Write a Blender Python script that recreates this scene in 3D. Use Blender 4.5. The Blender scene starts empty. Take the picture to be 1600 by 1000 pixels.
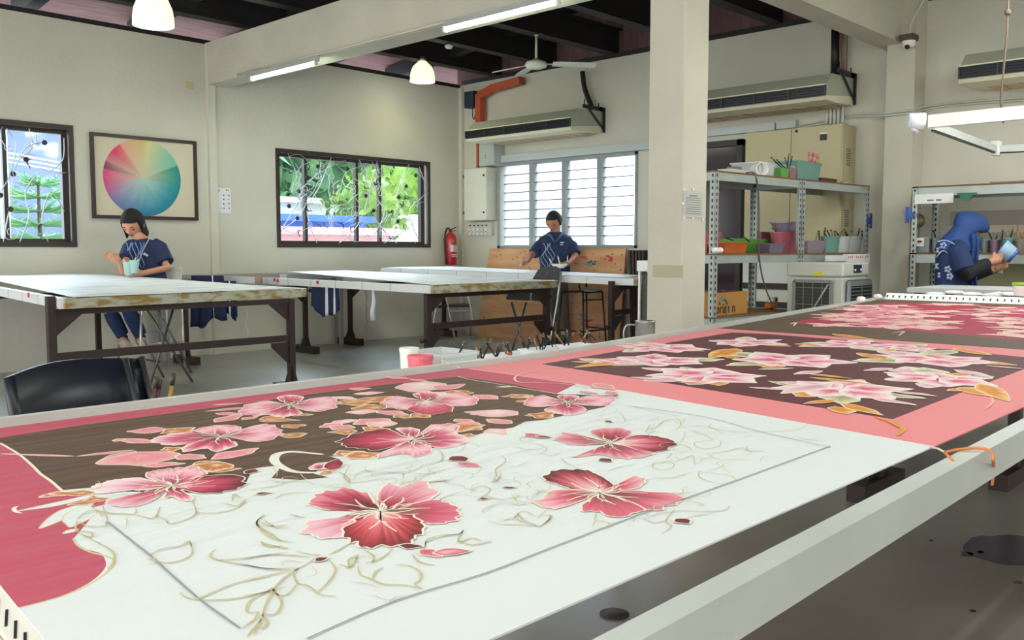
import bpy, bmesh, math, random
from mathutils import Vector, Matrix, noise
PI = math.pi
SC = bpy.context.scene
COL = SC.collection
rnd = random.Random(7)

# ------------------------------------------------------------------ camera model
F, YAW, PITCH, CH = 1423.4, 0.762484, 0.077395, 1.1
fwd = Vector((math.cos(YAW)*math.cos(PITCH), math.sin(YAW)*math.cos(PITCH), -math.sin(PITCH)))
rgt = Vector((math.sin(YAW), -math.cos(YAW), 0))
upv = rgt.cross(fwd)
CAM = Vector((0, 0, CH))

def P(ax, val, x, y):
    """where the sight line of photo pixel x,y meets the plane axis=val"""
    d = rgt*(x-800) + upv*(500-y) + fwd*F
    return CAM + d*((val-CAM[ax])/d[ax])
def D(dep, x, y):
    d = rgt*(x-800) + upv*(500-y) + fwd*F
    return CAM + d*(dep/F)

cam_d = bpy.data.cameras.new('camera'); cam = bpy.data.objects.new('camera', cam_d); COL.objects.link(cam)
cam_d.sensor_width = 36; cam_d.lens = F/1600*36; cam_d.clip_start = 0.02; cam_d.clip_end = 200
M = Matrix((rgt, upv, -fwd)).transposed().to_4x4(); M.translation = CAM
cam.matrix_world = M
SC.camera = cam

# ------------------------------------------------------------------ materials
def lin(c):
    o = []
    for k in c[:3]:
        k = k/255
        o.append(k/12.92 if k <= .04045 else ((k+.055)/1.055)**2.4)
    return (*o, 1)
MATS = {}
def mat(name, rgb, rough=.6, metal=0, noise_amt=0, scale=8, bump=0, bscale=60, spec=.5, emit=0, trans=0, alpha=1, stretch=None, rgb2=None, thresh=None, coat=0, ecol=None):
    if name in MATS: return MATS[name]
    m = bpy.data.materials.new(name); m.use_nodes = True
    nt = m.node_tree; b = nt.nodes['Principled BSDF']
    b.inputs['Roughness'].default_value = rough
    b.inputs['Metallic'].default_value = metal
    b.inputs['Specular IOR Level'].default_value = spec
    b.inputs['Base Color'].default_value = lin(rgb)
    if coat: b.inputs['Coat Weight'].default_value = coat; b.inputs['Coat Roughness'].default_value = .42 if name == 'polished_concrete' else .03
    if trans: b.inputs['Transmission Weight'].default_value = trans
    if alpha < 1: b.inputs['Alpha'].default_value = alpha
    if emit:
        b.inputs['Emission Color'].default_value = lin(ecol or rgb); b.inputs['Emission Strength'].default_value = emit
    if noise_amt or bump or rgb2:
        tc = nt.nodes.new('ShaderNodeTexCoord'); mp = nt.nodes.new('ShaderNodeMapping')
        nt.links.new(tc.outputs['Object'], mp.inputs['Vector'])
        if stretch: mp.inputs['Scale'].default_value = stretch
    if noise_amt or rgb2:
        n = nt.nodes.new('ShaderNodeTexNoise'); n.inputs['Scale'].default_value = scale; n.inputs['Detail'].default_value = 5
        nt.links.new(mp.outputs[0], n.inputs['Vector'])
        r = nt.nodes.new('ShaderNodeValToRGB')
        lo, hi = thresh or (.3, .7)
        r.color_ramp.elements[0].position = lo; r.color_ramp.elements[1].position = hi
        c1 = lin(rgb)
        if rgb2: c0 = lin(rgb2)
        else: c0 = tuple(k*(1-noise_amt) for k in c1[:3]) + (1,)
        r.color_ramp.elements[0].color = c0; r.color_ramp.elements[1].color = c1
        nt.links.new(n.outputs['Fac'], r.inputs['Fac']); nt.links.new(r.outputs['Color'], b.inputs['Base Color'])
    if bump:
        n2 = nt.nodes.new('ShaderNodeTexNoise'); n2.inputs['Scale'].default_value = bscale; n2.inputs['Detail'].default_value = 4
        nt.links.new(mp.outputs[0], n2.inputs['Vector'])
        bp = nt.nodes.new('ShaderNodeBump'); bp.inputs['Strength'].default_value = bump; bp.inputs['Distance'].default_value = .01
        nt.links.new(n2.outputs['Fac'], bp.inputs['Height']); nt.links.new(bp.outputs[0], b.inputs['Normal'])
    MATS[name] = m
    return m

wall_m = mat('wall_paint', (212,210,197), .85, noise_amt=.10, scale=1.3, bump=.25, bscale=35)
conc_m = mat('beam_paint', (203,200,185), .85, noise_amt=.12, scale=2.2, bump=.25, bscale=25)
brown_m = mat('dark_steel', (52,36,34), .5, noise_amt=.2, scale=12)
alu_m = mat('painted_aluminium', (196,202,198), .4, noise_amt=.12, scale=6, metal=.05)
alu_w = mat('white_rail', (226,229,232), .45, noise_amt=.05, scale=6)
stain_m = mat('stained_rail', (176,180,164), .6, rgb2=(146,118,60), thresh=(.40,.56), scale=9, stretch=(1,1,3))
black_m = mat('black_plastic', (22,24,28), .45, noise_amt=.1, scale=10)
white_p = mat('white_plastic', (232,232,230), .4)
steel_m = mat('steel', (170,170,168), .32, metal=.85)
dsteel_m = mat('dark_metal', (70,70,72), .4, metal=.6)
roof_m = mat('roof_sheet', (128,94,98), .8, noise_amt=.35, scale=3, stretch=(1,6,1))
roofd_m = mat('roof_steel', (38,36,40), .7, noise_amt=.2, scale=4)

# ------------------------------------------------------------------ mesh building
class MB:
    def __init__(s): s.v=[]; s.f=[]; s.mi=[]; s.sm=[]; s.c=[]
    def add(s, vs, fs, m=0, smooth=False, cols=None):
        o = len(s.v)
        s.v += [tuple(v) for v in vs]
        s.c += cols if cols else [(1,1,1,1)]*len(vs)
        for f in fs: s.f.append(tuple(i+o for i in f)); s.mi.append(m); s.sm.append(smooth)
        return s
    def hexa(s, c8, m=0):
        return s.add(c8, [(0,3,2,1),(4,5,6,7),(0,1,5,4),(1,2,6,5),(2,3,7,6),(3,0,4,7)], m)
    def box(s, x0,x1,y0,y1,z0,z1, m=0):
        return s.hexa([(x0,y0,z0),(x1,y0,z0),(x1,y1,z0),(x0,y1,z0),(x0,y0,z1),(x1,y0,z1),(x1,y1,z1),(x0,y1,z1)], m)
    def bbox(s, x0,x1,y0,y1,z0,z1, b=.005, m=0):
        """box with bevelled vertical and top edges"""
        def ring(i, z): return [(x0+i+b,y0+i,z),(x1-i-b,y0+i,z),(x1-i,y0+i+b,z),(x1-i,y1-i-b,z),(x1-i-b,y1-i,z),(x0+i+b,y1-i,z),(x0+i,y1-i-b,z),(x0+i,y0+i+b,z)]
        R = [ring(b,z0), ring(0,z0+b), ring(0,z1-b), ring(b,z1)]
        vs = [p for r in R for p in r]; fs = [tuple(range(7,-1,-1)), tuple(range(24,32))]
        for k in range(3):
            for i in range(8): fs.append((k*8+i, k*8+(i+1)%8, (k+1)*8+(i+1)%8, (k+1)*8+i))
        return s.add(vs, fs, m)
    def beam(s, a, b, w, h, up=(0,0,1), m=0, cap=True):
        a = Vector(a); b = Vector(b); d = (b-a).normalized(); u = Vector(up)
        sd = d.cross(u)
        if sd.length < 1e-4: sd = d.cross(Vector((1,0,0)))
        sd.normalize(); u = sd.cross(d).normalized()
        c = []
        for p in (a, b):
            for sx, sz in ((-1,-1),(1,-1),(1,1),(-1,1)): c.append(p + sd*(w/2*sx) + u*(h/2*sz))
        return s.add(c, [(0,1,2,3),(7,6,5,4),(0,4,5,1),(1,5,6,2),(2,6,7,3),(3,7,4,0)], m)
    def tube(s, pts, r, n=8, m=0, closed=False):
        pts = [Vector(p) for p in pts]; k = len(pts)
        rs = r if isinstance(r, (list, tuple)) else [r]*k
        vs = []; fs = []; prev = None
        for i, p in enumerate(pts):
            if closed: d = pts[(i+1)%k]-pts[i-1]
            else: d = pts[min(i+1,k-1)]-pts[max(i-1,0)]
            if d.length < 1e-9: d = Vector((0,0,1))
            d.normalize()
            if prev is None:
                a = d.cross(Vector((0,0,1)))
                if a.length < .1: a = d.cross(Vector((1,0,0)))
            else: a = prev - d*prev.dot(d)
            a.normalize(); prev = a; b = d.cross(a)
            for j in range(n):
                t = 2*PI*j/n; vs.append(p + (a*math.cos(t)+b*math.sin(t))*rs[i])
        for i in range(k-1 if not closed else k):
            for j in range(n):
                i2 = (i+1)%k
                fs.append((i*n+j, i*n+(j+1)%n, i2*n+(j+1)%n, i2*n+j))
        s.add(vs, fs, m, True)
        if not closed:
            o = len(s.v)-len(vs)
            s.f.append(tuple(o+j for j in range(n-1,-1,-1))); s.mi.append(m); s.sm.append(False)
            s.f.append(tuple(o+(k-1)*n+j for j in range(n))); s.mi.append(m); s.sm.append(False)
        return s
    def cyl(s, a, b, r, n=16, m=0): return s.tube([a,b], r, n, m)
    def lathe(s, prof, c, n=24, m=0, axis=None, cols=None):
        """prof = (r, h) pairs along axis (default z)"""
        c = Vector(c); ax = Vector(axis or (0,0,1)).normalized()
        a = ax.cross(Vector((0,1,0)));
        if a.length < .1: a = ax.cross(Vector((1,0,0)))
        a.normalize(); b = ax.cross(a)
        vs = []; fs = []
        for r, h in prof:
            for j in range(n):
                t = 2*PI*j/n; vs.append(c + ax*h + (a*math.cos(t)+b*math.sin(t))*r)
        for i in range(len(prof)-1):
            for j in range(n): fs.append((i*n+j, i*n+(j+1)%n, (i+1)*n+(j+1)%n, (i+1)*n+j))
        return s.add(vs, fs, m, True)
    def prism(s, poly, off, m=0):
        """poly: 3d points; off: extrusion vector"""
        n = len(poly); off = Vector(off); vs = [Vector(p) for p in poly]; vs += [p+off for p in vs]
        fs = [tuple(range(n-1,-1,-1)), tuple(range(n,2*n))] + [(i,(i+1)%n,(i+1)%n+n,i+n) for i in range(n)]
        return s.add(vs, fs, m)
    def ball(s, c, r, m=0, sc=(1,1,1), nu=16, nv=10):
        c = Vector(c); vs = []; fs = []
        for i in range(nv+1):
            ph = PI*i/nv
            for j in range(nu):
                t = 2*PI*j/nu
                vs.append(c + Vector((r*sc[0]*math.sin(ph)*math.cos(t), r*sc[1]*math.sin(ph)*math.sin(t), r*sc[2]*math.cos(ph))))
        for i in range(nv):
            for j in range(nu): fs.append((i*nu+j, (i+1)*nu+j, (i+1)*nu+(j+1)%nu, i*nu+(j+1)%nu))
        return s.add(vs, fs, m, True)
    def build(s, name, mats, parent=None, kind=None, thick=0):
        if not isinstance(mats, (list, tuple)): mats = [mats]
        if parent: org = Vector(parent.location) if not parent.parent else Vector(parent.location)+Vector(parent.parent.location)
        else:
            xs = [v[0] for v in s.v]; ys = [v[1] for v in s.v]; zs = [v[2] for v in s.v]
            org = Vector(((min(xs)+max(xs))/2, (min(ys)+max(ys))/2, min(zs)))
        me = bpy.data.meshes.new(name)
        me.from_pydata([(v[0]-org[0], v[1]-org[1], v[2]-org[2]) for v in s.v], [], s.f)
        for m in mats: me.materials.append(m)
        me.polygons.foreach_set('material_index', s.mi); me.polygons.foreach_set('use_smooth', s.sm)
        if any(c != (1,1,1,1) for c in s.c):
            ca = me.color_attributes.new('Col', 'FLOAT_COLOR', 'POINT')
            ca.data.foreach_set('color', [k for c in s.c for k in c])
        me.update()
        o = bpy.data.objects.new(name, me); COL.objects.link(o)
        if parent: o.parent = parent
        else: o.location = org
        if kind: o['kind'] = kind
        if thick:
            md = o.modifiers.new('thick', 'SOLIDIFY'); md.thickness = thick; md.offset = 0
        return o

def tag(o, label, cat, group=None, kind=None):
    o['label'] = label; o['category'] = cat
    if group: o['group'] = group
    if kind: o['kind'] = kind
    return o
def thing(name, label, cat, loc=(0,0,0), group=None):
    o = bpy.data.objects.new(name, None); COL.objects.link(o); o.location = loc; o.empty_display_size = .1
    return tag(o, label, cat, group)
def dup(root, loc=None, label=None, group=None, rotz=None):
    r = root.copy(); COL.objects.link(r)
    if loc: r.location = loc
    if rotz is not None: r.rotation_euler[2] = rotz
    if label: r['label'] = label
    if group: r['group'] = group
    for ch in list(root.children):
        c = ch.copy(); COL.objects.link(c); c.parent = r
        for g in list(ch.children):
            d = g.copy(); COL.objects.link(d); d.parent = c
    return r
def smooth(pts, n=6, closed=False):
    """Catmull-Rom through 2d/3d points"""
    k = len(pts); out = []
    rng = range(k) if closed else range(k-1)
    for i in rng:
        p0 = pts[(i-1)%k] if closed or i > 0 else pts[0]; p1 = pts[i]; p2 = pts[(i+1)%k]
        p3 = pts[(i+2)%k] if closed or i+2 < k else pts[-1]
        for j in range(n):
            t = j/n
            out.append(tuple(.5*((2*b)+(-a+c)*t+(2*a-5*b+4*c-d)*t*t+(-a+3*b-3*c+d)*t**3) for a,b,c,d in zip(p0,p1,p2,p3)))
    if not closed: out.append(tuple(pts[-1]))
    return out

# ------------------------------------------------------------------ the room
XB, YL, HT = 8.32, 8.87, 3.2
# left wall with two window openings (real holes)
def wall_holes(name, axis, val, thick, a0, a1, z0, z1, holes, m):
    """wall in plane axis=val, running a0..a1, with rectangular holes (a,b,za,zb)"""
    b = MB(); aa = sorted({a0, a1, *[h[0] for h in holes], *[h[1] for h in holes]})
    zz = sorted({z0, z1, *[h[2] for h in holes], *[h[3] for h in holes]})
    for i in range(len(aa)-1):
        for j in range(len(zz)-1):
            ca = (aa[i]+aa[i+1])/2; cz = (zz[j]+zz[j+1])/2
            if any(h[0] < ca < h[1] and h[2] < cz < h[3] for h in holes): continue
            if axis == 1: b.box(aa[i], aa[i+1], val, val+thick, zz[j], zz[j+1])
            else: b.box(val, val+thick, aa[i], aa[i+1], zz[j], zz[j+1])
    o = b.build(name, m, kind='structure'); bm = bmesh.new(); bm.from_mesh(o.data)
    bmesh.ops.remove_doubles(bm, verts=bm.verts, dist=1e-5)
    seen = {}
    for f in bm.faces:
        seen.setdefault(tuple(round(k,4) for k in f.calc_center_median()), []).append(f)
    bmesh.ops.delete(bm, geom=[f for fs in seen.values() if len(fs) > 1 for f in fs], context='FACES')
    bm.to_mesh(o.data); bm.free()
    return o
W0 = (1.2, 3.36, 1.142, 2.225); W1 = (5.54, 7.745, 1.142, 2.19); W2 = (6.02, 8.19, 1.115, 2.18)
wall_holes('wall_left', 1, YL, .2, -3.0, XB+.2, 0, HT, [W0, W1], wall_m)
wall_holes('wall_back', 0, XB, .2, -4.0, YL+.2, 0, HT+.04, [W2], wall_m)
wall_holes('wall_right_added', 1, -4.2, .2, -3.0, XB+.2, 0, HT+.9, [(4.5,7.5,1.1,2.6)], wall_m)  # unseen wall with one opening, added to cut the light from that side
floor_m = mat('polished_concrete', (150,147,138), .34, rgb2=(112,108,98), thresh=(.32,.62), scale=1.1, spec=1.0, coat=1.0, bump=.05, bscale=30)
MB().box(-3, XB, -4, YL, -.12, 0).build('floor', floor_m, kind='structure')
# dark damp stains on the floor
st_m = mat('floor_stain', (74,74,84), .25)
b = MB()
for (x, y, r, k) in ((1585,860,.16,1),(1511,866,.022,2),(1532,863,.012,3),(1591,910,.014,4),(1455,845,.009,5),(1520,955,.01,6)):
    c = P(2, 0, x, y); n = 28; vs = [(c.x, c.y, .0012)]
    for i in range(n):
        t = 2*PI*i/n; rr = r*(1+.35*noise.noise(Vector((math.cos(t)*1.7+k*3, math.sin(t)*1.7, k))))
        vs.append((c.x+rr*math.cos(t)*1.3, c.y+rr*math.sin(t)*.9, .0012))
    b.add(vs, [(0, i+1, (i+1)%n+1) for i in range(n)])
b.build('trim_floor_stain', st_m, kind='structure')
# pilasters, column, beams
MB().box(4.72, 4.80, YL-.045, YL, 0, HT).build('trim_pipe_left', wall_m, kind='structure')
MB().box(8.27, XB, YL-.06, YL, 0, HT).build('trim_corner', wall_m, kind='structure')
MB().box(8.07, XB, 2.97, 3.21, 0, 3.4).build('trim_pilaster', conc_m, kind='structure')
MB().bbox(4.722, 4.99, 3.083, 3.341, 0, 3.6, .008).build('trim_column', conc_m, kind='structure')
MB().box(4.722, 4.95, -2, YL, 2.785, 3.21).build('trim_beam_cross', conc_m, kind='structure')
MB().box(4.95, XB, 3.08, 3.30, 2.86, 3.42).build('trim_beam_long', conc_m, kind='structure')
# roof: sheet rising from the wall head, dark steel purlins and rafters beneath
b = MB(); sl = .11
def rz(y): return 3.42 + (YL+.9-y)*sl
b.hexa([(-3,-4,rz(-4)),(XB+.9,-4,rz(-4)),(XB+.9,YL+.9,rz(YL+.9)),(-3,YL+.9,rz(YL+.9)),
        (-3,-4,rz(-4)+.05),(XB+.9,-4,rz(-4)+.05),(XB+.9,YL+.9,rz(YL+.9)+.05),(-3,YL+.9,rz(YL+.9)+.05)])
b.build('ceiling', roof_m, kind='structure')
for i, y in enumerate((8.25, 7.33, 6.40, 5.43, 4.4, 2.2, .9, -.6)):
    b = MB(); z0 = 3.30 if y > 4 else 3.45
    if y < 4: z0 = 3.75
    z1 = min(z0+.26, rz(y)-.02)
    x0, x1 = (-3, XB+.15) if y < 5 else (-3, XB+.15)
    b.box(x0, x1, y-.012, y+.012, z0, z1); b.box(x0, x1, y-.065, y+.065, z0-.012, z0); b.box(x0, x1, y-.065, y+.065, z1, z1+.012)
    b.build('trim_purlin_%d' % (i+1), roofd_m, kind='structure')
for i, x in enumerate((-.6, .8, 2.0, 3.15, 4.25, 5.35, 6.5, 7.6)):
    b = MB()
    b.beam((x, YL+.6, rz(YL+.6)-.10), (x, -3.5, rz(-3.5)-.10), .12, .16)
    b.build('trim_rafter_%d' % (i+1), roofd_m, kind='structure')
b = MB(); b.box(-3, XB+.2, YL+.02, YL+.14, HT+.002, HT+.05); b.build('trim_wall_plate_left', roofd_m, kind='structure')
b = MB(); b.box(XB+.02, XB+.14, -4, YL, HT+.042, HT+.10); b.build('trim_wall_plate_back', roofd_m, kind='structure')

b = MB(); b.hexa([(XB+.12,-4,HT+.04),(XB+.16,-4,HT+.04),(XB+.16,YL+.2,HT+.04),(XB+.12,YL+.2,HT+.04),(XB+.12,-4,rz(-4)),(XB+.16,-4,rz(-4)),(XB+.16,YL+.2,rz(YL+.2)),(XB+.12,YL+.2,rz(YL+.2))])
b.build('trim_gable_sheet', roof_m, kind='structure')

p = P(2, 0, 960, 960); b = MB(); b.lathe([(0,0),(.045,0),(.045,.003),(0,.003)], p, 24); b.build('trim_drain_cover', mat('drain_dark', (58,56,60), .5), kind='structure')
# ------------------------------------------------------------------ the dyed cloths on the big frame table
ZC = .80
def T(x, y): p = P(2, ZC, x, y); return (p.x, p.y)
def zp(off, s, pts): return [T(off[0]+x*s, off[1]+y*s) for x, y in pts]
cloth_m = bpy.data.materials.new('dyed_silk'); cloth_m.use_nodes = True
nt = cloth_m.node_tree; bs = nt.nodes['Principled BSDF']; bs.inputs['Roughness'].default_value = .62
bs.inputs['Specular IOR Level'].default_value = .25
at = nt.nodes.new('ShaderNodeVertexColor'); at.layer_name = 'Col'
tc = nt.nodes.new('ShaderNodeTexCoord'); geo = nt.nodes.new('ShaderNodeNewGeometry'); mp = nt.nodes.new('ShaderNodeMapping')
nt.links.new(geo.outputs['Position'], mp.inputs['Vector']); mp.inputs['Rotation'].default_value = (0,0,-.04); mp.inputs['Scale'].default_value = (1.1, 26, 1)
nz = nt.nodes.new('ShaderNodeTexNoise'); nz.inputs['Scale'].default_value = 1.0; nz.inputs['Detail'].default_value = 1.2
nt.links.new(mp.outputs[0], nz.inputs['Vector'])
# folds run along the left and far half of the cloth only
sx = nt.nodes.new('ShaderNodeSeparateXYZ'); nt.links.new(geo.outputs['Position'], sx.inputs[0])
mr = nt.nodes.new('ShaderNodeMapRange'); mr.inputs['From Min'].default_value = .55; mr.inputs['From Max'].default_value = .95
nt.links.new(sx.outputs['Y'], mr.inputs['Value'])
mr2 = nt.nodes.new('ShaderNodeMapRange'); mr2.inputs['From Min'].default_value = 1.55; mr2.inputs['From Max'].default_value = 1.2
nt.links.new(sx.outputs['X'], mr2.inputs['Value'])
mu = nt.nodes.new('ShaderNodeMath'); mu.operation = 'MULTIPLY'; nt.links.new(mr.outputs[0], mu.inputs[0]); nt.links.new(mr2.outputs[0], mu.inputs[1])
ad = nt.nodes.new('ShaderNodeMath'); ad.operation = 'MULTIPLY_ADD'; ad.inputs[1].default_value = .75; ad.inputs[2].default_value = .06; nt.links.new(mu.outputs[0], ad.inputs[0])
bp = nt.nodes.new('ShaderNodeBump'); bp.inputs['Distance'].default_value = .02
nt.links.new(ad.outputs[0], bp.inputs['Strength']); nt.links.new(nz.outputs['Fac'], bp.inputs['Height']); nt.links.new(bp.outputs[0], bs.inputs['Normal'])
nt.links.new(at.outputs['Color'], bs.inputs['Base Color'])

WHITE=(222,227,228); CRIM=(192,90,108); BRN=(98,78,66); CREAM=(240,232,210); OLIVE=(196,186,142); PINKB=(232,140,146); PLUM=(98,56,60); BROWN3=(100,82,66)
class Cloth:
    def __init__(s): s.b = MB(); s.z = ZC
    def up(s): s.z += 1e-5
    def poly(s, pts, col, dens=0):
        from mathutils.geometry import tessellate_polygon
        s.up(); vs = [Vector((p[0], p[1], s.z)) for p in pts]
        tr = tessellate_polygon([vs])
        s.b.add(vs, [tuple(t) if (vs[t[1]]-vs[t[0]]).cross(vs[t[2]]-vs[t[0]]).z > 0 else (t[0],t[2],t[1]) for t in tr], 0, False, [lin(col)]*len(vs))
    def line(s, pts, w, col, n=5, taper=True, z=None, closed=False):
        if z is None: z = s.z + 5e-6
        q = smooth(pts, n, closed); k = len(q); vs = []; fs = []
        for i, p in enumerate(q):
            a = Vector(q[max(i-1,0)]); c = Vector(q[min(i+1,k-1)]); d = c-a
            if d.length < 1e-9: d = Vector((1,0))
            d.normalize(); nn = Vector((-d.y, d.x))
            t = i/(k-1); ww = w*(.45+.55*math.sin(PI*min(1,max(0,t)))) if taper else w
            vs += [(p[0]+nn.x*ww/2, p[1]+nn.y*ww/2, z), (p[0]-nn.x*ww/2, p[1]-nn.y*ww/2, z)]
        for i in range(k-1): fs.append((2*i, 2*i+1, 2*i+3, 2*i+2))
        s.b.add(vs, fs, 0, False, [lin(col)]*len(vs))
    def petal(s, c, out, ramp, line=CREAM, lw=.0022, veins=3, streak=.25, seed=0, n=4, edge=True):
        """petal fanned from c to the outline; ramp = dye colours from root to rim"""
        s.up(); z = s.z; q = smooth(out, n+3 if edge and veins else n); R = 9
        rm_ = max(math.hypot(p[0]-c[0], p[1]-c[1]) for p in q)
        if veins: q = [p for p in q if math.hypot(p[0]-c[0], p[1]-c[1]) > rm_*.30]
        if len(q) < 3: return
        A0 = [math.atan2(p[1]-c[1], p[0]-c[0]) for p in q]; un = [A0[0]]
        for a in A0[1:]:
            da = (a-un[-1]+PI) % (2*PI)-PI; un.append(un[-1]+da)
        sg = 1 if un[-1] > un[0] else -1; keep = []; last = None
        for p, a in zip(q, un):
            if last is None or (a-last)*sg > 1e-4: keep.append(p); last = a
        q = keep; k = len(q)
        if veins:
            q = [(c[0]+(p[0]-c[0])*f, c[1]+(p[1]-c[1])*f) for i, p in enumerate(q) for f in (1+.11*noise.noise(Vector((i*.38, seed*3.1, 2)))+.010*math.sin(i*1.3+seed),)]
        if k < 3: return
        vs = []; cs = []; fs = []
        L = [lin(x) for x in ramp]
        for i, p in enumerate(q):
            for j in range(R+1):
                t = j/R; vs.append((c[0]+(p[0]-c[0])*t, c[1]+(p[1]-c[1])*t, z))
                st = noise.noise(Vector((i*.62, seed*7.3, t*.9)))*streak*2.6+noise.noise(Vector((i*2.1, seed, t*.5)))*streak
                u = min(.999, max(0, t+st*t*(1.3-t)))*(len(L)-1); a = int(u); fr = u-a
                cs.append(tuple(L[a][h]*(1-fr)+L[a+1][h]*fr for h in range(3))+(1,))
        for i in range(k-1):
            for j in range(R):
                a = i*(R+1)+j; qd = (a, a+1, a+R+2, a+R+1)
                if j == 0: qd = (a+R+1, a+1, a+R+2)
                e1 = Vector(vs[qd[1]])-Vector(vs[qd[0]]); e2 = Vector(vs[qd[2]])-Vector(vs[qd[0]])
                fs.append(qd if e1.cross(e2).z > 0 else qd[::-1])
        s.b.add(vs, fs, 0, False, cs)
        if edge: s.line(q, lw, line, 1, False, z=z+5e-6)
        for v in range(veins):
            i = int((v+.5)/veins*(k-1)); e = Vector(q[i]); cc = Vector(c); m = cc.lerp(e, .3); sd = Vector((-(e-cc).y, (e-cc).x))*.05*(1 if v%2 else -1)
            fr = .45+.25*((v*37+seed*11)%5)/5
            s.line([tuple(cc), tuple(m+sd), tuple(cc.lerp(e, fr))], lw*.9, line, 4, True, z=z+5e-6)
    def leaf(s, a, b, w, ramp, seed=0, line=CREAM, lw=.0018, wav=.25, bend=0):
        """leaf from stem a to tip b, w = half width relative to length"""
        A = Vector(a); B = Vector(b); d = B-A; nn = Vector((-d.y, d.x)); out = []; rr = random.Random(seed)
        prof = [(0,0),(.18,.65),(.4,1),(.65,.8),(.85,.4),(1,0)]
        for t, h in prof: out.append(tuple(A+d*t+nn*(w*h*(1+rr.uniform(-wav,wav))+bend*math.sin(PI*t))))
        for t, h in prof[::-1][1:]: out.append(tuple(A+d*t-nn*(w*h*(1+rr.uniform(-wav,wav))-bend*math.sin(PI*t))))
        mid = A+d*.3+nn*bend*.8
        s.petal(tuple(mid), out, ramp, line, lw, 0, .3, seed, 3)
    def done(s, name, label, parent=None):
        s.b.build(name, cloth_m) if 0 else None
        o = s.b.build(name, cloth_m); return tag(o, label, 'cloth')

Z1 = ((0,560), .3); Z3 = ((400,560), .3); Z4 = ((380,700), .3); Z5 = ((800,560), .3); Z6 = ((840,470), .3); Z7 = ((1200,430), .25); ZB = ((0,720), .28125)
def g(z, *p): return zp(z[0], z[1], p)
PXL = lambda *p: [T(x, y) for x, y in p]
PKW = (238,204,210); PK = (222,140,158); CR = (190,66,96); DK = (112,52,58); RD = (196,74,86); GREY = (120,104,98)

c1 = Cloth()
# ground: white silk, thick as a sheet of fabric
bd = [(.221,.484),(1.439,.482),(1.558,1.17),(1.577,1.672),(.332,1.676)]
vs = [(x,y,ZC-.002) for x,y in bd]; c1.b.add(vs+[(x,y,ZC) for x,y in bd], [(4,3,2,1,0),(5,6,7,8,9)]+[(i,(i+1)%5,(i+1)%5+5,i+5) for i in range(5)], 0, False, [lin(WHITE)]*10)
crim = [(.333,1.674),(1.574,1.670),(1.556,1.20)] + PXL((966,611),(900,600),(868,616),(715,590),(400,631),(0,690),(30,710),(96,768),(140,772),(175,785),(120,800),(140,812),(125,830)) + \
       smooth(PXL((115,841),(118,849),(135,858),(157,865),(165,877),(163,889),(146,906),(118,922),(76,938),(28,949)), 5) + [(.262,.915),(.288,1.2)]
c1.poly(crim, CRIM)
c1.poly(PXL((0,684),(130,664),(400,628),(560,606),(715,588),(800,600),(868,615.5),(965,618),(944,636),(850,656),(820,659),(802,668),(760,675),(673,701),(640,707),(592,714),(560,713),(514,713),(530,717),(505,728),(490,740),(514,746),(469,750),(424,747),(436,734),(420,729),(400,732),(390,743),(384,755),(345,765),(300,770),(200,768),(140,762),(96,766),(63,740),(30,710),(0,692)), BRN)
c1.line(PXL((0,692),(30,710),(50,727),(63,740),(80,752),(96,766)), .004, CREAM, taper=False)
c1.line(PXL((400,628),(560,606),(640,597),(715,588)), .0016, (150,120,90), taper=False)
c1.line(PXL((715,588),(735,593),(760,597),(790,602),(820,607),(868,615)), .003, CREAM, taper=False)
c1.line(smooth(PXL((115,841),(122,852),(140,862),(163,868),(177,874),(176,885),(160,900),(132,917),(90,934),(30,950)), 3), .003, (206,200,160), taper=False)
# white leaf silhouettes reserved over the crimson
for a, b, w, bend in (((152,772),(24,799),.09,.06),((148,782),(62,826),.13,-.03),((122,826),(98,834),.28,0),((135,790),(110,824),.2,0)):
    c1.leaf(T(*a), T(*b), w, [WHITE,WHITE], int(a[0]), line=(214,206,170), wav=.1, bend=bend)
c1.line(PXL((34,802),(24,799),(22,794),(28,791)), .005, CREAM)
# white ribbon leaf over the brown ground
c1.line(g(Z3,(310,595),(200,590),(125,560),(95,530),(110,500),(160,488),(215,487),(350,500)), .014, (232,230,224))
c1.leaf(T(392,742), T(438,728), .3, [WHITE,WHITE], 5)
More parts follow.
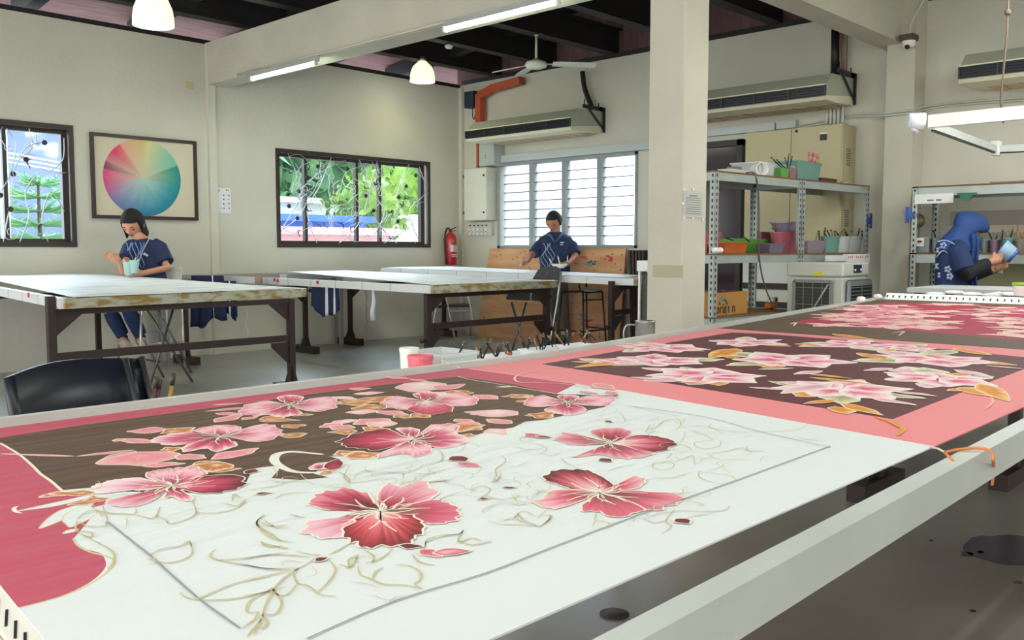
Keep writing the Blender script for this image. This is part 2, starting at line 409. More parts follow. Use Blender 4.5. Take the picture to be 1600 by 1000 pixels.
# twine of pink leaves and tan sepals on the brown ground
pl = [(232,160,164),(226,142,150),(236,176,178)]; tn = [(238,208,176),(206,140,88),(184,112,70),(232,190,150)]; wl = [(240,222,214),(236,196,198),(232,176,180)]
pinkleaves = [((118,713),(0,709),.035),((210,703),(120,713),.08),((212,705),(150,725),.17),((216,706),(222,728),.5),((240,692),(180,686),.16),((262,671),(198,674),.3),((190,686),(180,690),.4),
 ((330,718),(404,700),.22),((275,712),(322,716),.3),((220,728),(290,724),.2),((336,660),(378,647),.2),((378,656),(404,650),.2),((336,646),(380,647),.2),((332,633),(380,630),.12),((390,636),(320,643),.1)]
for i, (a, b, w) in enumerate(pinkleaves): c1.leaf(T(*a), T(*b), w*(1.2 if w > .05 else 1), pl, i)
for i, (a, b, w) in enumerate([((545,608),(580,607),.25),((552,616),(600,613),.2),((640,592),(668,596),.12),((668,596),(645,613),.25),((680,609),(726,600),.2),((700,612),(686,622),.4),((740,617),(778,624),.2),((774,605),(808,604),.12),
  ((535,662),(500,668),.25),((558,656),(515,662),.2),((545,664),(520,672),.3),((540,645),(596,642),.2),((562,655),(610,664),.25),((610,658),(580,668),.25),((712,655),(740,661),.2),((770,646),(735,648),.15),((760,655),(795,660),.15),((780,640),(770,652),.4),((745,660),(716,672),.2),((765,670),(790,680),.2),((800,662),(760,656),.2),
  ((520,620),(560,625),.15),((590,642),(640,650),.15)]): c1.leaf(T(*a), T(*b), w*1.6, wl if i % 2 else pl, i+40)
tans = [((250,678),(305,668),.22),((250,704),(285,700),.3),((300,728),(345,722),.3),((320,738),(378,732),.22),((345,722),(330,738),.3),((100,768),(62,778),.25),((152,770),(76,772),.16),((172,778),(105,790),.14),
 ((440,668),(478,664),.3),((438,682),(480,678),.3),((405,656),(445,652),.25),((405,658),(470,657),.12),((455,650),(490,648),.2),((538,626),(566,634),.3),((570,622),(602,628),.4),((596,640),(570,632),.3),((615,650),(650,652),.25),((640,652),(676,648),.25),((558,674),(512,676),.25),((566,668),(610,672),.2),((520,712),(570,706),.25),((545,718),(583,708),.3),((580,716),(555,706),.3),
 ((712,672),(748,666),.35),((718,680),(744,682),.3),((706,610),(735,616),.3),((800,622),(832,618),.3),((806,628),(835,626),.25),((820,650),(852,648),.2),((836,654),(865,644),.2),((700,662),(720,676),.3),((935,622),(968,621),.2),((500,742),(520,736),.2),((800,616),(820,622),.3)]
for i, (a, b, w) in enumerate(tans): c1.leaf(T(*a), T(*b), w*1.6, tn, i+90, wav=.5)
petals = []
def flower(z, c, P_, ramps, lw=.002, veins=4):
    cc = T(z[0][0]+c[0]*z[1], z[0][1]+c[1]*z[1])
    for i, o in enumerate(P_):
        c1.petal(cc, g(z, *o), ramps[i % len(ramps)], CREAM, lw, veins, .22, seed=i+c[0])
    for k in range(9):
        t = k*2.4+c[1]; r = .030+.026*((k*13) % 5)/5
        c1.line([cc, (cc[0]+r*.5*math.cos(t), cc[1]+r*.5*math.sin(t)), (cc[0]+r*math.cos(t+.4), cc[1]+r*math.sin(t+.4))], lw*.9, (244,236,216), 3)
rampA = [(92,74,74),(140,66,84),(190,76,102),(214,112,138),(244,214,220)]; rampB = [(236,208,210),(206,96,120),(190,64,94),(110,48,56)]; rampC = [(98,80,80),(158,88,104),(214,116,142),(236,180,192),(240,198,206),(222,128,152)]
flower(Z1, (1150,408), [[(1090,405),(1000,385),(900,395),(800,418),(800,440),(880,455),(960,450),(1080,420)],[(1110,400),(1000,380),(1090,355),(1190,350),(1260,365),(1190,400)],[(1190,398),(1290,360),(1400,345),(1460,375),(1450,410),(1350,438),(1220,420)],[(1080,422),(980,450),(960,488),(1060,475),(1130,490),(1220,465),(1230,440),(1170,420)]], [rampA, rampC, rampC, rampA])
flower(Z3, (175,245), [[(140,240),(60,222),(-60,250),(-70,290),(20,300),(120,265)],[(150,235),(110,205),(190,192),(250,205),(210,238)],[(200,240),(290,210),(400,205),(430,235),(400,265),(300,280),(200,258)],[(150,255),(60,275),(30,292),(100,305),(190,300),(240,290),(200,258)]], [rampC, rampA])
flower(Z3, (885,225), [[(850,222),(780,195),(700,205),(640,235),(700,258),(780,270),(850,238)],[(860,215),(820,190),(890,172),(960,190),(910,218)],[(910,222),(990,190),(1090,185),(1150,225),(1100,250),(1000,248),(910,235)],[(850,235),(790,265),(860,290),(960,290),(1030,270),(1000,245),(910,235)]], [rampC, rampA, rampC, [(240,220,220),(214,110,128),(186,60,84)]])
flower(Z5, (285,230), [[(262,226),(200,195),(110,200),(70,240),(150,255),(255,240)],[(270,222),(235,198),(300,190),(350,205),(300,225)],[(305,226),(400,195),(500,200),(540,215),(480,250),(310,240)],[(260,240),(165,268),(240,290),(320,297),(380,280),(370,255),(300,240)]], [rampC, rampA])
flower(Z3, (820,425), [[(795,418),(680,370),(560,385),(450,420),(440,450),(520,470),(640,480),(790,438)],[(800,412),(720,370),(790,363),(850,375),(835,412)],[(845,408),(900,352),(1020,345),(1050,380),(860,412)],[(845,418),(900,375),(1000,365),(1060,392),(1100,430),(1050,460),(950,470),(845,435)],[(790,440),(640,490),(650,515),(760,500),(840,517),(900,495),(910,465),(845,438)]], [rampB, rampA, rampC, rampA, rampC])
flower(Z1, (900,665), [[(850,652),(770,625),(765,600),(820,585),(880,580),(950,570),(1030,570),(1078,605),(1000,620),(930,652)],[(850,660),(760,625),(640,630),(560,645),(500,660),(488,690),(540,706),(630,690),(760,690),(840,672)],[(850,676),(760,695),(640,700),(580,735),(555,762),(660,780),(740,765),(810,735),(865,690)],[(880,685),(850,735),(900,725),(970,747),(1012,735),(960,700),(925,678)],[(930,655),(1020,625),(1120,610),(1230,612),(1292,635),(1260,668),(1180,695),(1050,707),(930,680)]],
       [rampC, [(140,110,110),(214,110,136),(238,196,210),(244,222,230)], [(130,100,100),(206,90,116),(236,186,200)], rampA, [(226,160,176),(206,92,118),(186,66,92),(84,44,52)]])
flower(Z4, (715,335), [[(695,325),(665,235),(640,240),(560,215),(450,230),(345,260),(355,300),(430,325),(560,328),(690,334)],[(712,320),(700,240),(760,185),(830,197),(900,180),(980,200),(1000,250),(900,300),(730,330)],[(730,330),(850,302),(960,275),(1050,285),(1120,320),(1130,362),(1060,390),(960,397),(860,345),(735,338)],[(695,340),(600,350),(520,340),(440,345),(430,352),(560,360),(690,345)],[(695,345),(560,355),(440,358),(330,378),(335,410),(300,442),(380,465),(480,475),(530,450),(570,390),(690,350)],
       [(700,348),(590,370),(580,390),(520,412),(530,470),(590,500),(610,520),(740,517),(850,505),(900,472),(945,420),(920,380),(850,345),(735,340)]],
       [[(74,50,50),(126,52,60),(192,72,96),(228,146,164)],[(90,60,60),(176,64,84),(226,140,160),(236,184,196)],[(96,84,80),(150,90,92),(198,82,104),(222,120,144)],[(60,44,44),(90,60,58)],[(90,70,68),(196,76,104),(226,150,172),(236,196,206)],[(240,200,204),(226,120,128),(196,72,80),(116,48,52)]], .0028, 4)
flower(Z5, (515,445), [[(495,437),(400,412),(300,390),(235,410),(260,440),(340,455),(490,448)],[(500,432),(410,395),(440,370),(560,363),(620,395),(540,430)],[(535,438),(640,405),(760,410),(848,443),(800,480),(700,490),(540,452)],[(490,455),(400,480),(290,490),(330,517),(450,505),(560,525),(640,522),(750,500),(700,485),(540,455)]],
       [[(100,84,84),(150,90,98),(206,110,126),(230,170,184)],[(96,60,64),(140,66,78),(196,84,102),(228,160,174)],[(240,206,210),(226,150,164),(200,80,100),(96,46,52)],[(104,84,84),(150,84,94),(200,88,108),(232,170,182)]])
flower(Z5, (460,705), [[(438,692),(330,690),(240,660),(165,635),(200,595),(280,580),(400,590),(470,620),(530,668),(478,700)],[(485,698),(540,650),(470,600),(560,593),(640,610),(692,640),(650,680),(485,702)],[(485,702),(620,692),(740,700),(860,710),(887,745),(800,775),(700,792),(485,712)],[(455,715),(370,760),(372,795),(450,800),(520,832),(610,822),(690,800),(640,760),(485,710)],[(438,706),(330,690),(200,690),(165,735),(108,742),(200,787),(290,770),(438,715)]],
       [[(240,210,214),(230,160,170),(196,84,98),(84,44,48)],[(120,84,86),(206,90,110),(236,180,190)],[(96,72,74),(150,80,90),(206,96,116),(232,150,168)],[(100,82,80),(160,84,96),(206,96,112),(220,110,132)],[(104,88,86),(150,84,90),(200,80,96),(228,140,156),(240,200,206)]], .0024)
# buds and dark drops
for (a, b, w) in (((470,750),(434,756),.1),):
    pass
for a, b, w, r in [((486,736),(524,722),.3,rampC),((516,736),(530,718),.2,[CR,DK]),((706,714),(728,722),.4,[DK,DK]),((714,724),(750,730),.35,[(206,90,112),(226,140,156)]),((622,854),(662,856),.28,[DK,(90,50,50)]),((656,860),(690,872),.3,[(200,90,104),PK]),((676,866),(736,862),.28,[(236,190,196),PK,(196,80,96)]),((820,678),(850,686),.25,[(196,80,104),PK]),((836,682),(862,685),.25,[(150,70,80),DK]),
                   ((492,879),(514,872),.35,[DK,DK]),((398,773),(424,771),.25,[DK,DK]),((784,763),(808,763),.25,[DK,DK]),((746,781),(765,780),.3,[DK,DK]),((938,717),(955,723),.35,[DK,DK]),((945,658),(956,661),.3,[DK,DK]),((1056,812),(1078,820),.4,[DK,DK]),((400,734),(384,742),.3,[DK,DK]),((668,826-72),(700,750),.12,[(226,222,200),(220,206,176)])]:
    c1.leaf(T(*a), T(*b), w, r, int(a[0]))
# pencil frame line
for seg in (((168,817),(235,870),(245,879),(310,937),(375,984)),((480,1000),(620,940),(760,897),(860,858),(1000,805),(1150,752),(1297,698)),((1297,700),(1190,676),(1100,652),(990,636))):
    c1.line(PXL(*seg), .0022, (150,156,160), 3, False)
# drawn wax outlines
def wx(z, w, *pl, col=OLIVE):
    for q in pl: c1.line(g(z, *q), w, col, 5)
c1.up()
wx(Z4, .0022, [(0,585),(160,560),(350,575)],[(0,612),(120,635),(270,630)],[(0,695),(110,675),(270,635)],[(0,775),(110,760),(150,735)],[(400,560),(330,610),(230,670),(165,735),(120,820),(95,900),(60,980)],[(290,630),(265,660),(285,710),(340,725),(400,770),(480,778)],[(440,580),(480,640),(440,710),(390,755)],[(150,735),(175,770),(230,768),(285,710)],[(155,740),(200,810),(170,870),(100,870)],[(150,745),(40,800),(20,860),(80,860)],[(80,860),(60,900),(0,940)],[(100,875),(125,920),(90,955)],[(95,900),(20,990)],
   [(600,560),(550,590),(560,640)],[(500,610),(560,625),(600,560)],[(780,530),(720,580),(640,605)],[(620,530),(680,570),(670,610)],[(600,620),(610,665),(670,690),(730,715),(830,720),(930,740)],[(730,630),(690,650),(675,690)],[(790,615),(860,620),(920,650),(925,690),(895,715),(935,740)],[(950,520),(960,480),(1040,460),(1120,455),(1145,435)],[(1120,490),(1190,510),(1290,490)],[(1145,435),(1120,495),(1190,475),(1240,490)],[(880,560),(920,600),(1000,618)],[(110,350),(70,390),(90,420),(140,450),(200,490),(265,495)],[(110,380),(170,420),(240,420)],[(90,495),(130,520),(210,515)],[(240,350),(320,370)],[(280,545),(350,560),(400,560)],[(450,560),(490,540),(560,500)])
wx(ZB, .0022, [(1000,740),(1040,770),(1110,768),(1300,690),(1500,650)],[(1110,775),(1200,780),(1350,765),(1600,705)],[(1200,495),(1165,530),(1200,555),(1330,580),(1480,605),(1600,610)],[(1200,560),(1350,548),(1600,515)],[(825,585),(870,570),(960,570),(1040,545),(1070,510),(1055,460)],[(840,530),(900,495),(1000,480),(1050,450),(1065,480)],[(820,560),(850,545),(870,575)],[(430,330),(480,290),(560,285),(595,320),(590,360)],[(440,345),(490,370),(590,365)],[(430,340),(420,380),(440,410)],[(440,410),(500,430),(510,405),(440,395)],[(460,420),(560,470),(625,510),(635,560),(600,610)],[(570,250),(590,290),(680,300),(750,300),(755,270)],[(750,305),(830,325),(870,310),(890,260)],[(870,310),(920,335),(950,355),(1050,325),(1090,290),(1070,230)],[(1090,290),(1200,295),(1320,265),(1370,215)],[(1240,240),(1320,255),(1360,220)],[(1290,230),(1300,190),(1340,215)],[(1450,455),(1500,475),(1600,490)],[(1470,310),(1430,340),(1440,380),(1520,440),(1600,450)],[(1450,350),(1520,370),(1600,360)],[(1540,490),(1600,495)],[(1380,170),(1500,150),(1600,130)])
wx(Z3, .0018, [(380,590),(440,600),(490,640),(450,660)],[(490,560),(460,620),(500,650),(600,640),(680,620)],[(560,620),(700,600),(820,590),(870,560)],[(930,470),(970,500),(960,540),(860,560)],[(820,600),(900,605),(990,580)],[(1280,510),(1300,540),(1250,580),(1260,620),(1310,640)],[(1120,680),(1180,670),(1220,690),(1160,740)],[(1200,720),(1280,740),(1370,720)],[(1210,850),(1280,870),(1350,870),(1480,880)],[(1480,880),(1540,830),(1490,820)],[(1360,810),(1400,850),(1480,880)],[(1340,460),(1420,480),(1500,470)],[(1060,700),(1000,720),(960,740),(1040,760)],[(100,740),(150,710),(280,700)],[(60,630),(130,650),(240,640),(300,660)],[(880,1000),(890,960),(980,930),(1060,920),(1080,900)])
wx(Z5, .0016, [(650,370),(740,370),(790,330),(860,320),(880,350),(850,375)],[(720,350),(700,390),(760,380)],[(850,375),(940,355),(1030,360),(1100,400)],[(920,375),(1000,400),(1050,430)],[(1050,430),(960,440),(955,460),(1010,475),(1080,460),(1085,430)],[(1040,345),(1030,365),(1150,385),(1240,390)],[(1540,345),(1480,375),(1300,385),(1150,380)],[(1010,500),(1080,530),(1180,530),(1250,538)],[(1010,500),(1100,490),(1200,470),(1310,490)],[(1225,460),(1230,485),(1315,490)],[(980,590),(975,620),(1040,650),(1130,660)],[(980,595),(1080,605),(1150,620),(1170,645)],[(730,560),(760,580),(820,580),(845,560),(820,540)],[(735,580),(740,550),(820,540)],[(730,620),(840,625),(930,598)],[(500,590),(560,570),(640,555)],[(850,450),(900,455),(940,480)],[(850,515),(880,530),(940,510),(950,560)],[(780,500),(830,500),(800,530)],[(860,745),(930,750),(1000,765),(960,770)],[(700,840),(760,815),(850,800),(1060,800),(1120,790),(1130,770)],[(850,790),(800,850),(830,880),(780,920)],[(680,840),(740,860),(800,850)],[(900,840),(980,820),(1050,815)],[(420,880),(440,850),(500,860),(510,880),(450,890)],[(440,810),(430,850)],[(1490,420),(1560,430),(1640,436)],[(1480,410),(1540,425),(1600,420)],[(400,330),(470,320),(560,310)],[(560,280),(590,330),(540,340)],[(100,440),(180,470),(150,500)],[(120,490),(200,510),(260,490)],[(0,840),(60,800),(120,830)],[(10,830),(60,860),(150,885)],[(200,820),(190,850),(150,880)],[(250,520),(300,560),(380,590)],[(560,240),(640,255),(760,285),(900,310)])
rw = random.Random(77)
for (xa, ya, xb_, yb_, n_) in ((430,745,690,760,16),(700,690,860,790,20),(760,735,850,830,12),(1060,670,1200,740,12),(470,860,640,960,6),(930,640,1060,690,8),(560,720,700,752,10),(120,765,240,830,6),(1010,770,1130,820,6)):
    for k in range(n_):
        x, y = rw.uniform(xa,xb_), rw.uniform(ya,yb_); a_ = rw.uniform(0,6.28); q = [(x,y)]
        for j in range(4): a_ += rw.uniform(-1.3,1.3); x += math.cos(a_)*13; y += math.sin(a_)*5; q.append((x,y))
        c1.line(PXL(*q), .0013, (206,200,170), 4)
# far twig over the crimson
c1.line(PXL((838,580),(812,586),(804,592),(812,598),(845,599),(885,601),(920,608)), .006, (238,190,190))
for i,(a,b) in enumerate((((920,606),(950,606)),((905,612),(935,616)),((930,600),(958,610)),((948,612),(966,618)),((640,593),(600,590)))): c1.leaf(T(*a), T(*b), .25, pl, i+200)
silk1 = c1.done('batik_cloth', 'large white silk cloth half dyed with crimson border, brown ground and pink hibiscus flowers')

# second cloth: pink border, plum field
c2 = Cloth(); a = [(1.443,.482),(3.02,.485),(3.045,1.82),(1.9,1.672),(1.581,1.672),(1.562,1.17)]
n = len(a); c2.b.add([(x,y,ZC-.002) for x,y in a]+[(x,y,ZC) for x,y in a], [tuple(range(n-1,-1,-1)),tuple(range(n,2*n))]+[(i,(i+1)%n,(i+1)%n+n,i+n) for i in range(n)], 0, False, [lin(PINKB)]*(2*n))
c2.poly([tuple(P(2,ZC,x,y)[:2]) for x,y in ((846,569),(1010,541),(1143,519.5),(1200,522),(1380,536),(1640,562))] + PXL((1600,577),(1500,614),(1395,655),(1200,624),(1000,592)), PLUM)
OR = [(226,150,60),(214,134,48),(238,190,120)]; GR = [(150,146,110),(190,184,150),(232,226,204)]; MV = [(206,150,162),(226,186,194),(240,214,218)]
def orchid(c, R, rot, seed, sq=1.0):
    rr = random.Random(seed); C = Vector(c)
    for k in range(5):   # outer leaves
        t = rot+rr.uniform(0, 6.28); r = R*rr.uniform(1.0, 1.45); s0 = C+Vector((math.cos(t),math.sin(t)))*R*.5
        c2.leaf(tuple(s0), tuple(C+Vector((math.cos(t+rr.uniform(-.3,.3)), math.sin(t)))*r), rr.uniform(.26,.4), (MV, GR, GR, MV, OR)[(k+seed) % 5], seed*9+k)
    for k in range(6):
        t = rot+k*PI/3+rr.uniform(-.15,.15); e = C+Vector((math.cos(t), math.sin(t)))*R*rr.uniform(.85,1.05)
        c2.leaf(tuple(C), tuple(e), rr.uniform(.34,.48), [(206,70,104),(228,130,152),(240,196,206),(246,226,230)], seed*7+k, lw=.003)
    for k in range(3):
        t = rot+k*2.1; c2.line([tuple(C), tuple(C+Vector((math.cos(t),math.sin(t)))*R*.3), tuple(C+Vector((math.cos(t+.3),math.sin(t+.3)))*R*.45)], .006, (250,240,226))
for i, (x, y, R) in enumerate(((1032,543,.15),(1164,535,.13),(1023,563,.14),(1104,587,.15),(1233,563,.17),(1325,538,.14),(1465,562,.17),(1465,592,.14),(1315,608,.15),(1400,533+10,.11),(960,566,.08))):
    orchid(T(x,y), R, i*.8, i+1)
for i, (a, b, w, r) in enumerate([((960,566),(898,575),.14,OR),((962,563),(906,560),.08,OR),((975,570),(920,572),.12,OR),((1150,545),(1110,560),.15,OR),((1165,562),(1120,556),.12,OR),((1265,590),(1370,602),.1,OR),((1250,583),(1330,592),.1,OR),((1310,625),(1255,632),.14,OR),((1312,630),(1380,650),.13,OR),((1305,636),(1325,648),.3,OR),((1300,600),(1220,616),.16,MV),((1230,610),(1170,606),.16,MV),((1360,622),(1432,634),.16,MV),((1395,612),(1465,620),.16,MV),((1285,580),(1240,586),.2,MV),((1480,612),(1545,606),.2,OR),((1500,606),(1560,622),.25,OR),((1530,600),(1575,628),.12,OR),((1540,572),(1600,577),.12,MV),((1490,578),(1550,590),.16,MV),((1100,600),(1060,598),.2,OR),((1385,562),(1340,552),.2,OR),((1300,522),(1370,532),.12,OR),((1490,545),(1550,556),.16,OR),((985,590),(1035,594),.2,MV),((1395,576),(1350,580),.2,MV),((1185,578),(1240,576),.16,GR),((1240,604),(1200,596),.12,GR),((1490,548),(1440,556),.2,GR)]):
    c2.leaf(T(*a), T(*b), w, r, i+300)
c2.line(PXL((898,575),(880,580),(840,582)), .003, (236,196,190)); c2.line(PXL((1365,652),(1400,664),(1412,672),(1402,682)), .008, (226,160,80)); c2.line(PXL((1545,618),(1552,628),(1540,640)), .005, (240,190,150))
c2.poly(PXL((1368,652),(1400,660),(1412,672),(1404,681),(1406,670),(1390,662)), (226,150,70))
c2.done('batik_cloth', 'pink bordered silk cloth with plum centre and pale orchids, middle of the long frame')

# third cloth: brown border, crimson field
c3 = Cloth(); a = [(3.024,.485),(5.45,.50),(5.50,2.19),(3.3,1.86),(3.049,1.822)]
n = len(a); c3.b.add([(x,y,ZC-.002) for x,y in a]+[(x,y,ZC) for x,y in a], [tuple(range(n-1,-1,-1)),tuple(range(n,2*n))]+[(i,(i+1)%n,(i+1)%n+n,i+n) for i in range(n)], 0, False, [lin(BROWN3)]*(2*n))
c3.poly(PXL((1232,505),(1290,494),(1385,472.5),(1500,475.5),(1640,480),(1660,534),(1600,531),(1412,516)), (176,58,84))
c2s = c2; c2 = c3
for i, (x, y) in enumerate(((1372,482),(1380,500),(1352,498),(1405,507),(1590,484),(1596,500),(1340,492),(1400,488))):
    C = Vector(T(x,y))
    for k in range(7):
        t = k*.9+i; R = .22 if i < 4 else .18
        c3.leaf(tuple(C), tuple(C+Vector((math.cos(t),math.sin(t)))*R), .26, [(190,60,90),(222,110,136),(240,180,192)], i*10+k, lw=.004)
for i, (x, y) in enumerate([(1305,493),(1325,500),(1300,508),(1390,511),(1430,505),(1450,512),(1470,503),(1425,487),(1455,494),(1480,487),(1420,495),(1400,478),(1470,476),(1500,476),(1535,484),(1560,481),(1530,492),(1555,498),(1575,505),(1590,512),(1560,489),(1585,524),(1600,518),(1330,484),(1350,478)]):
    C = Vector(T(x,y))
    for k in range(4):
        t = k*1.6+i*.7; c3.leaf(tuple(C), tuple(C+Vector((math.cos(t),math.sin(t)))*.12), .28, [(236,180,160),(244,210,196),(226,150,150)], i*10+k+500, lw=.004)
c3.line(PXL((1235,507),(1244,504),(1240,510)), .01, CREAM); c3.line(PXL((1232,513),(1290,515),(1330,519)), .006, (150,130,104)); c3.line(PXL((1394,521),(1412,518),(1404,525)), .012, (210,180,166))
c3.done('batik_cloth', 'crimson silk cloth with brown border stretched over the far end of the long frame')

# ------------------------------------------------------------------ the long frame table under them
tb = thing('frame_table', 'long low batik stretching frame with grey rails carrying the three dyed silk cloths', 'table', (2.8,1.1,0))
def leg(b, x, y, ax, ztop, w=.05, foot=.46, g0=.17):
    """square post, gussets and a long foot bar along axis ax"""
    b.box(x-w/2, x+w/2, y-w/2, y+w/2, .06, ztop)
    f = foot/2
    if ax == 0:
        b.box(x-f, x+f, y-.04, y+.04, 0, .075)
        b.prism([(x-g0*.62,y-.004,.075),(x+g0*.62,y-.004,.075),(x+w/2,y-.004,.075+g0),(x-w/2,y-.004,.075+g0)], (0,.008,0))
    else:
        b.box(x-.04, x+.04, y-f, y+f, 0, .075)
        b.prism([(x-.004,y-g0*.62,.075),(x-.004,y+g0*.62,.075),(x-.004,y+w/2,.075+g0),(x-.004,y-w/2,.075+g0)], (.008,0,0))
# near rail, far rail in two lengths, end bars
b = MB(); b.beam((.15,.397,.781), (5.6,.50,.781), .028, .049); b.build('near_rail', alu_m, tb)
b = MB(); b.beam((.10,1.690,.777), (1.92,1.686,.777), .018, .074); b.build('far_rail', alu_m, tb)
b = MB(); b.beam((1.92,1.686,.777), (5.56,2.195,.777), .018, .074); b.build('far_rail', alu_m, tb)
ex = lambda y: .258+(y-.88)*.093
b = MB(); b.beam((ex(.40)-.011,.40,.782), (ex(1.70)-.011,1.70,.782), .021, .034)
for i in range(42):
    y = .452+i*.030; b.beam((ex(y)-.0195,y-.030,.7985), (ex(y)-.0075,y+.006,.7985), .0022, .002, m=1)
b.build('pin_bar', [mat('pin_bar_wood', (236,234,224), .6, noise_amt=.06), black_m], tb)
b = MB(); b.beam((ex(.38)-.060,.38,.764), (ex(1.72)-.060,1.72,.764), .075, .062); b.build('end_rail', mat('stained_wood', (196,150,90), .6, rgb2=(222,212,190), scale=14), tb)
b = MB(); b.beam((5.52,.45,.776),(5.56,2.22,.776),.05,.07)
b.build('end_rail', alu_w, tb)
for (x, y) in ((4.08,1.61),(4.72,1.22),(5.3,1.9),(5.3,.8)):
    b = MB(); leg(b, x, y, 0, .735); b.build('leg', brown_m, tb)
for x in (4.08,5.3):
    b = MB(); b.box(x-.02,x+.02,.47,1.75,.69,.735); b.build('cross_bar', brown_m, tb)
# white strip with dark slits at the far end (masking paper with pin slots)
b = MB(); y0 = 1.0; p0 = T(1372,463); 
b.hexa([(5.46,.55,.802),(5.54,.55,.802),(5.58,2.18,.802),(5.50,2.16,.802),(5.50,.55,.835),(5.56,.55,.835),(5.60,2.19,.835),(5.54,2.16,.835)], 0)
for i in range(44):
    y = .60+i*.036; x = 5.478+.04*(y-.55)/1.6; b.box(x-.006,x+.012,y-.0025,y+.0025,.806,.826,1)
b.build('pin_bar', [mat('paper_strip', (240,240,236), .7), black_m], tb)

for (x, y) in ((.42,1.55),(.42,.62)):
    b = MB(); leg(b, x, y, 1, .735); b.build('leg', brown_m, tb)
# ------------------------------------------------------------------ windows
wf_m = mat('window_frame_dark', (58,50,48), .45, noise_amt=.1)
wire_m = mat('grille_wire', (196,196,198), .35, metal=.5); disc_m = mat('grille_disc', (60,44,48), .5)
glass_m = bpy.data.materials.new('clear_glass'); glass_m.use_nodes = True; gn = glass_m.node_tree; gn.nodes.remove(gn.nodes['Principled BSDF'])
g1 = gn.nodes.new('ShaderNodeBsdfTransparent'); g1.inputs[0].default_value = (.93,.97,.97,1); g2 = gn.nodes.new('ShaderNodeBsdfGlossy'); g2.inputs['Roughness'].default_value = .05; g3 = gn.nodes.new('ShaderNodeMixShader'); g3.inputs[0].default_value = .04
gn.links.new(g1.outputs[0], g3.inputs[1]); gn.links.new(g2.outputs[0], g3.inputs[2]); gn.links.new(g3.outputs[0], gn.nodes['Material Output'].inputs[0])
def spiral(b, cx, cz, y, r, t0, turns, sgn, tail, r_w=.0034):
    pts = []; n = int(turns*10)
    for i in range(n+1):
        t = i/n; a = t0+sgn*turns*2*PI*t; rr = r*(.18+.82*t)
        pts.append((cx+rr*math.cos(a), y, cz+rr*math.sin(a)))
    e = pts[-1]; d = (e[0]-pts[-2][0], e[2]-pts[-2][2]); l = math.hypot(*d) or 1; d = (d[0]/l, d[1]/l); n2 = (-d[1], d[0])
    for k in range(1, 8):
        t = k/7; q = tail*t; s = math.sin(PI*t)*tail*.22*sgn
        pts.append((e[0]+d[0]*q-n2[0]*s, y, e[2]+d[1]*q-n2[1]*s))
    return pts
def grille(par, x0, x1, z0, z1, y, seed, ns, discs, stems):
    rr = random.Random(seed); b = MB()
    for i in range(ns):
        cx = rr.uniform(x0+.08, x1-.08); cz = rr.uniform(z0+.08, z1-.08); r = rr.uniform(.035, .075)
        p = spiral(b, cx, cz, y+rr.uniform(-.012,.012), r, rr.uniform(0,6.28), rr.uniform(.9,1.4), rr.choice((-1,1)), rr.uniform(.15,.4))
        p = [q for q in p if x0 < q[0] < x1 and z0 < q[2] < z1]
        if len(p) > 3: b.tube(p, .0034, 6)
    for s in stems:
        b.tube([(q[0], y, q[1]) for q in smooth(s, 6)], .005, 6)
    b.build('grille', wire_m, par)
    b = MB()
    for (x, z) in discs: b.cyl((x, y-.012, z), (x, y-.004, z), .024, 16)
    for i in range(ns//3):
        cx = rr.uniform(x0+.1, x1-.1); cz = rr.uniform(z0+.1, z1-.1); a = rr.uniform(0,6.28); r = .03
        b.tube([(cx+r*math.cos(a+k*.5), y-.01, cz+r*math.sin(a+k*.5)) for k in range(7)], [.002,.005,.007,.008,.007,.005,.002], 6)
        b.tube([(cx+r*math.cos(a+3), y-.01, cz+r*math.sin(a+3)), (cx+r*1.9*math.cos(a+3.3), y-.01, cz+r*1.9*math.sin(a+3.3))], [.007,.001], 6)
    b.build('grille_disc', disc_m, par)
def frame_rect(b, x0, x1, z0, z1, y0, y1, w, m=0):
    b.box(x0, x1, y0, y1, z1-w, z1, m); b.box(x0, x1, y0, y1, z0, z0+w, m); b.box(x0, x0+w, y0, y1, z0+w, z1-w, m); b.box(x1-w, x1, y0, y1, z0+w, z1-w, m)
def win(n, W, mull, seed, ns, dpx, stems):
    x0, x1, z0, z1 = W
    w = thing('window_%d' % n, 'x', 'window', ((x0+x1)/2, YL+.1, z0)); del w['label']; del w['category']; w['kind'] = 'structure'
    b = MB(); frame_rect(b, x0-.02, x1+.02, z0-.02, z1+.02, YL-.012, YL+.02, .045); frame_rect(b, x0, x1, z0, z1, YL+.09, YL+.15, .055)
    for m in mull: b.box(m-.018, m+.018, YL+.095, YL+.145, z0+.055, z1-.055)
    b.build('window_frame', wf_m, w)
    b = MB(); b.box(x0+.05, x1-.05, YL+.118, YL+.122, z0+.05, z1-.05); b.build('window_glass', glass_m, w)
    grille(w, x0+.02, x1-.02, z0+.02, z1-.02, YL+.05, seed, ns, dpx, stems)
def wpt(x, y): p = P(1, YL+.05, x, y); return (p.x, p.z)
st1 = [[wpt(*q) for q in s] for s in ([(450,240),(470,300),(440,360),(436,378)],[(520,240),(500,290),(480,330),(495,380)],[(560,245),(575,300),(560,350),(530,380)],[(590,250),(578,300),(585,340),(620,380)],[(640,255),(620,310),(640,350),(600,380)],[(465,300),(500,270),(540,250)],[(435,362),(470,335),(466,300)],[(655,260),(665,300),(640,330),(655,378)],[(540,320),(570,300),(600,330),(580,375)])]
win(2, W1, [P(1,YL+.12,476,300).x, P(1,YL+.12,556,300).x, P(1,YL+.12,592,300).x], 5, 52, [wpt(*q) for q in ((496,260),(542,264),(480,278),(466,299),(556,287),(571,306),(583,329),(612,331),(622,308),(634,291),(649,274),(451,322),(464,341),(621,346))], st1)
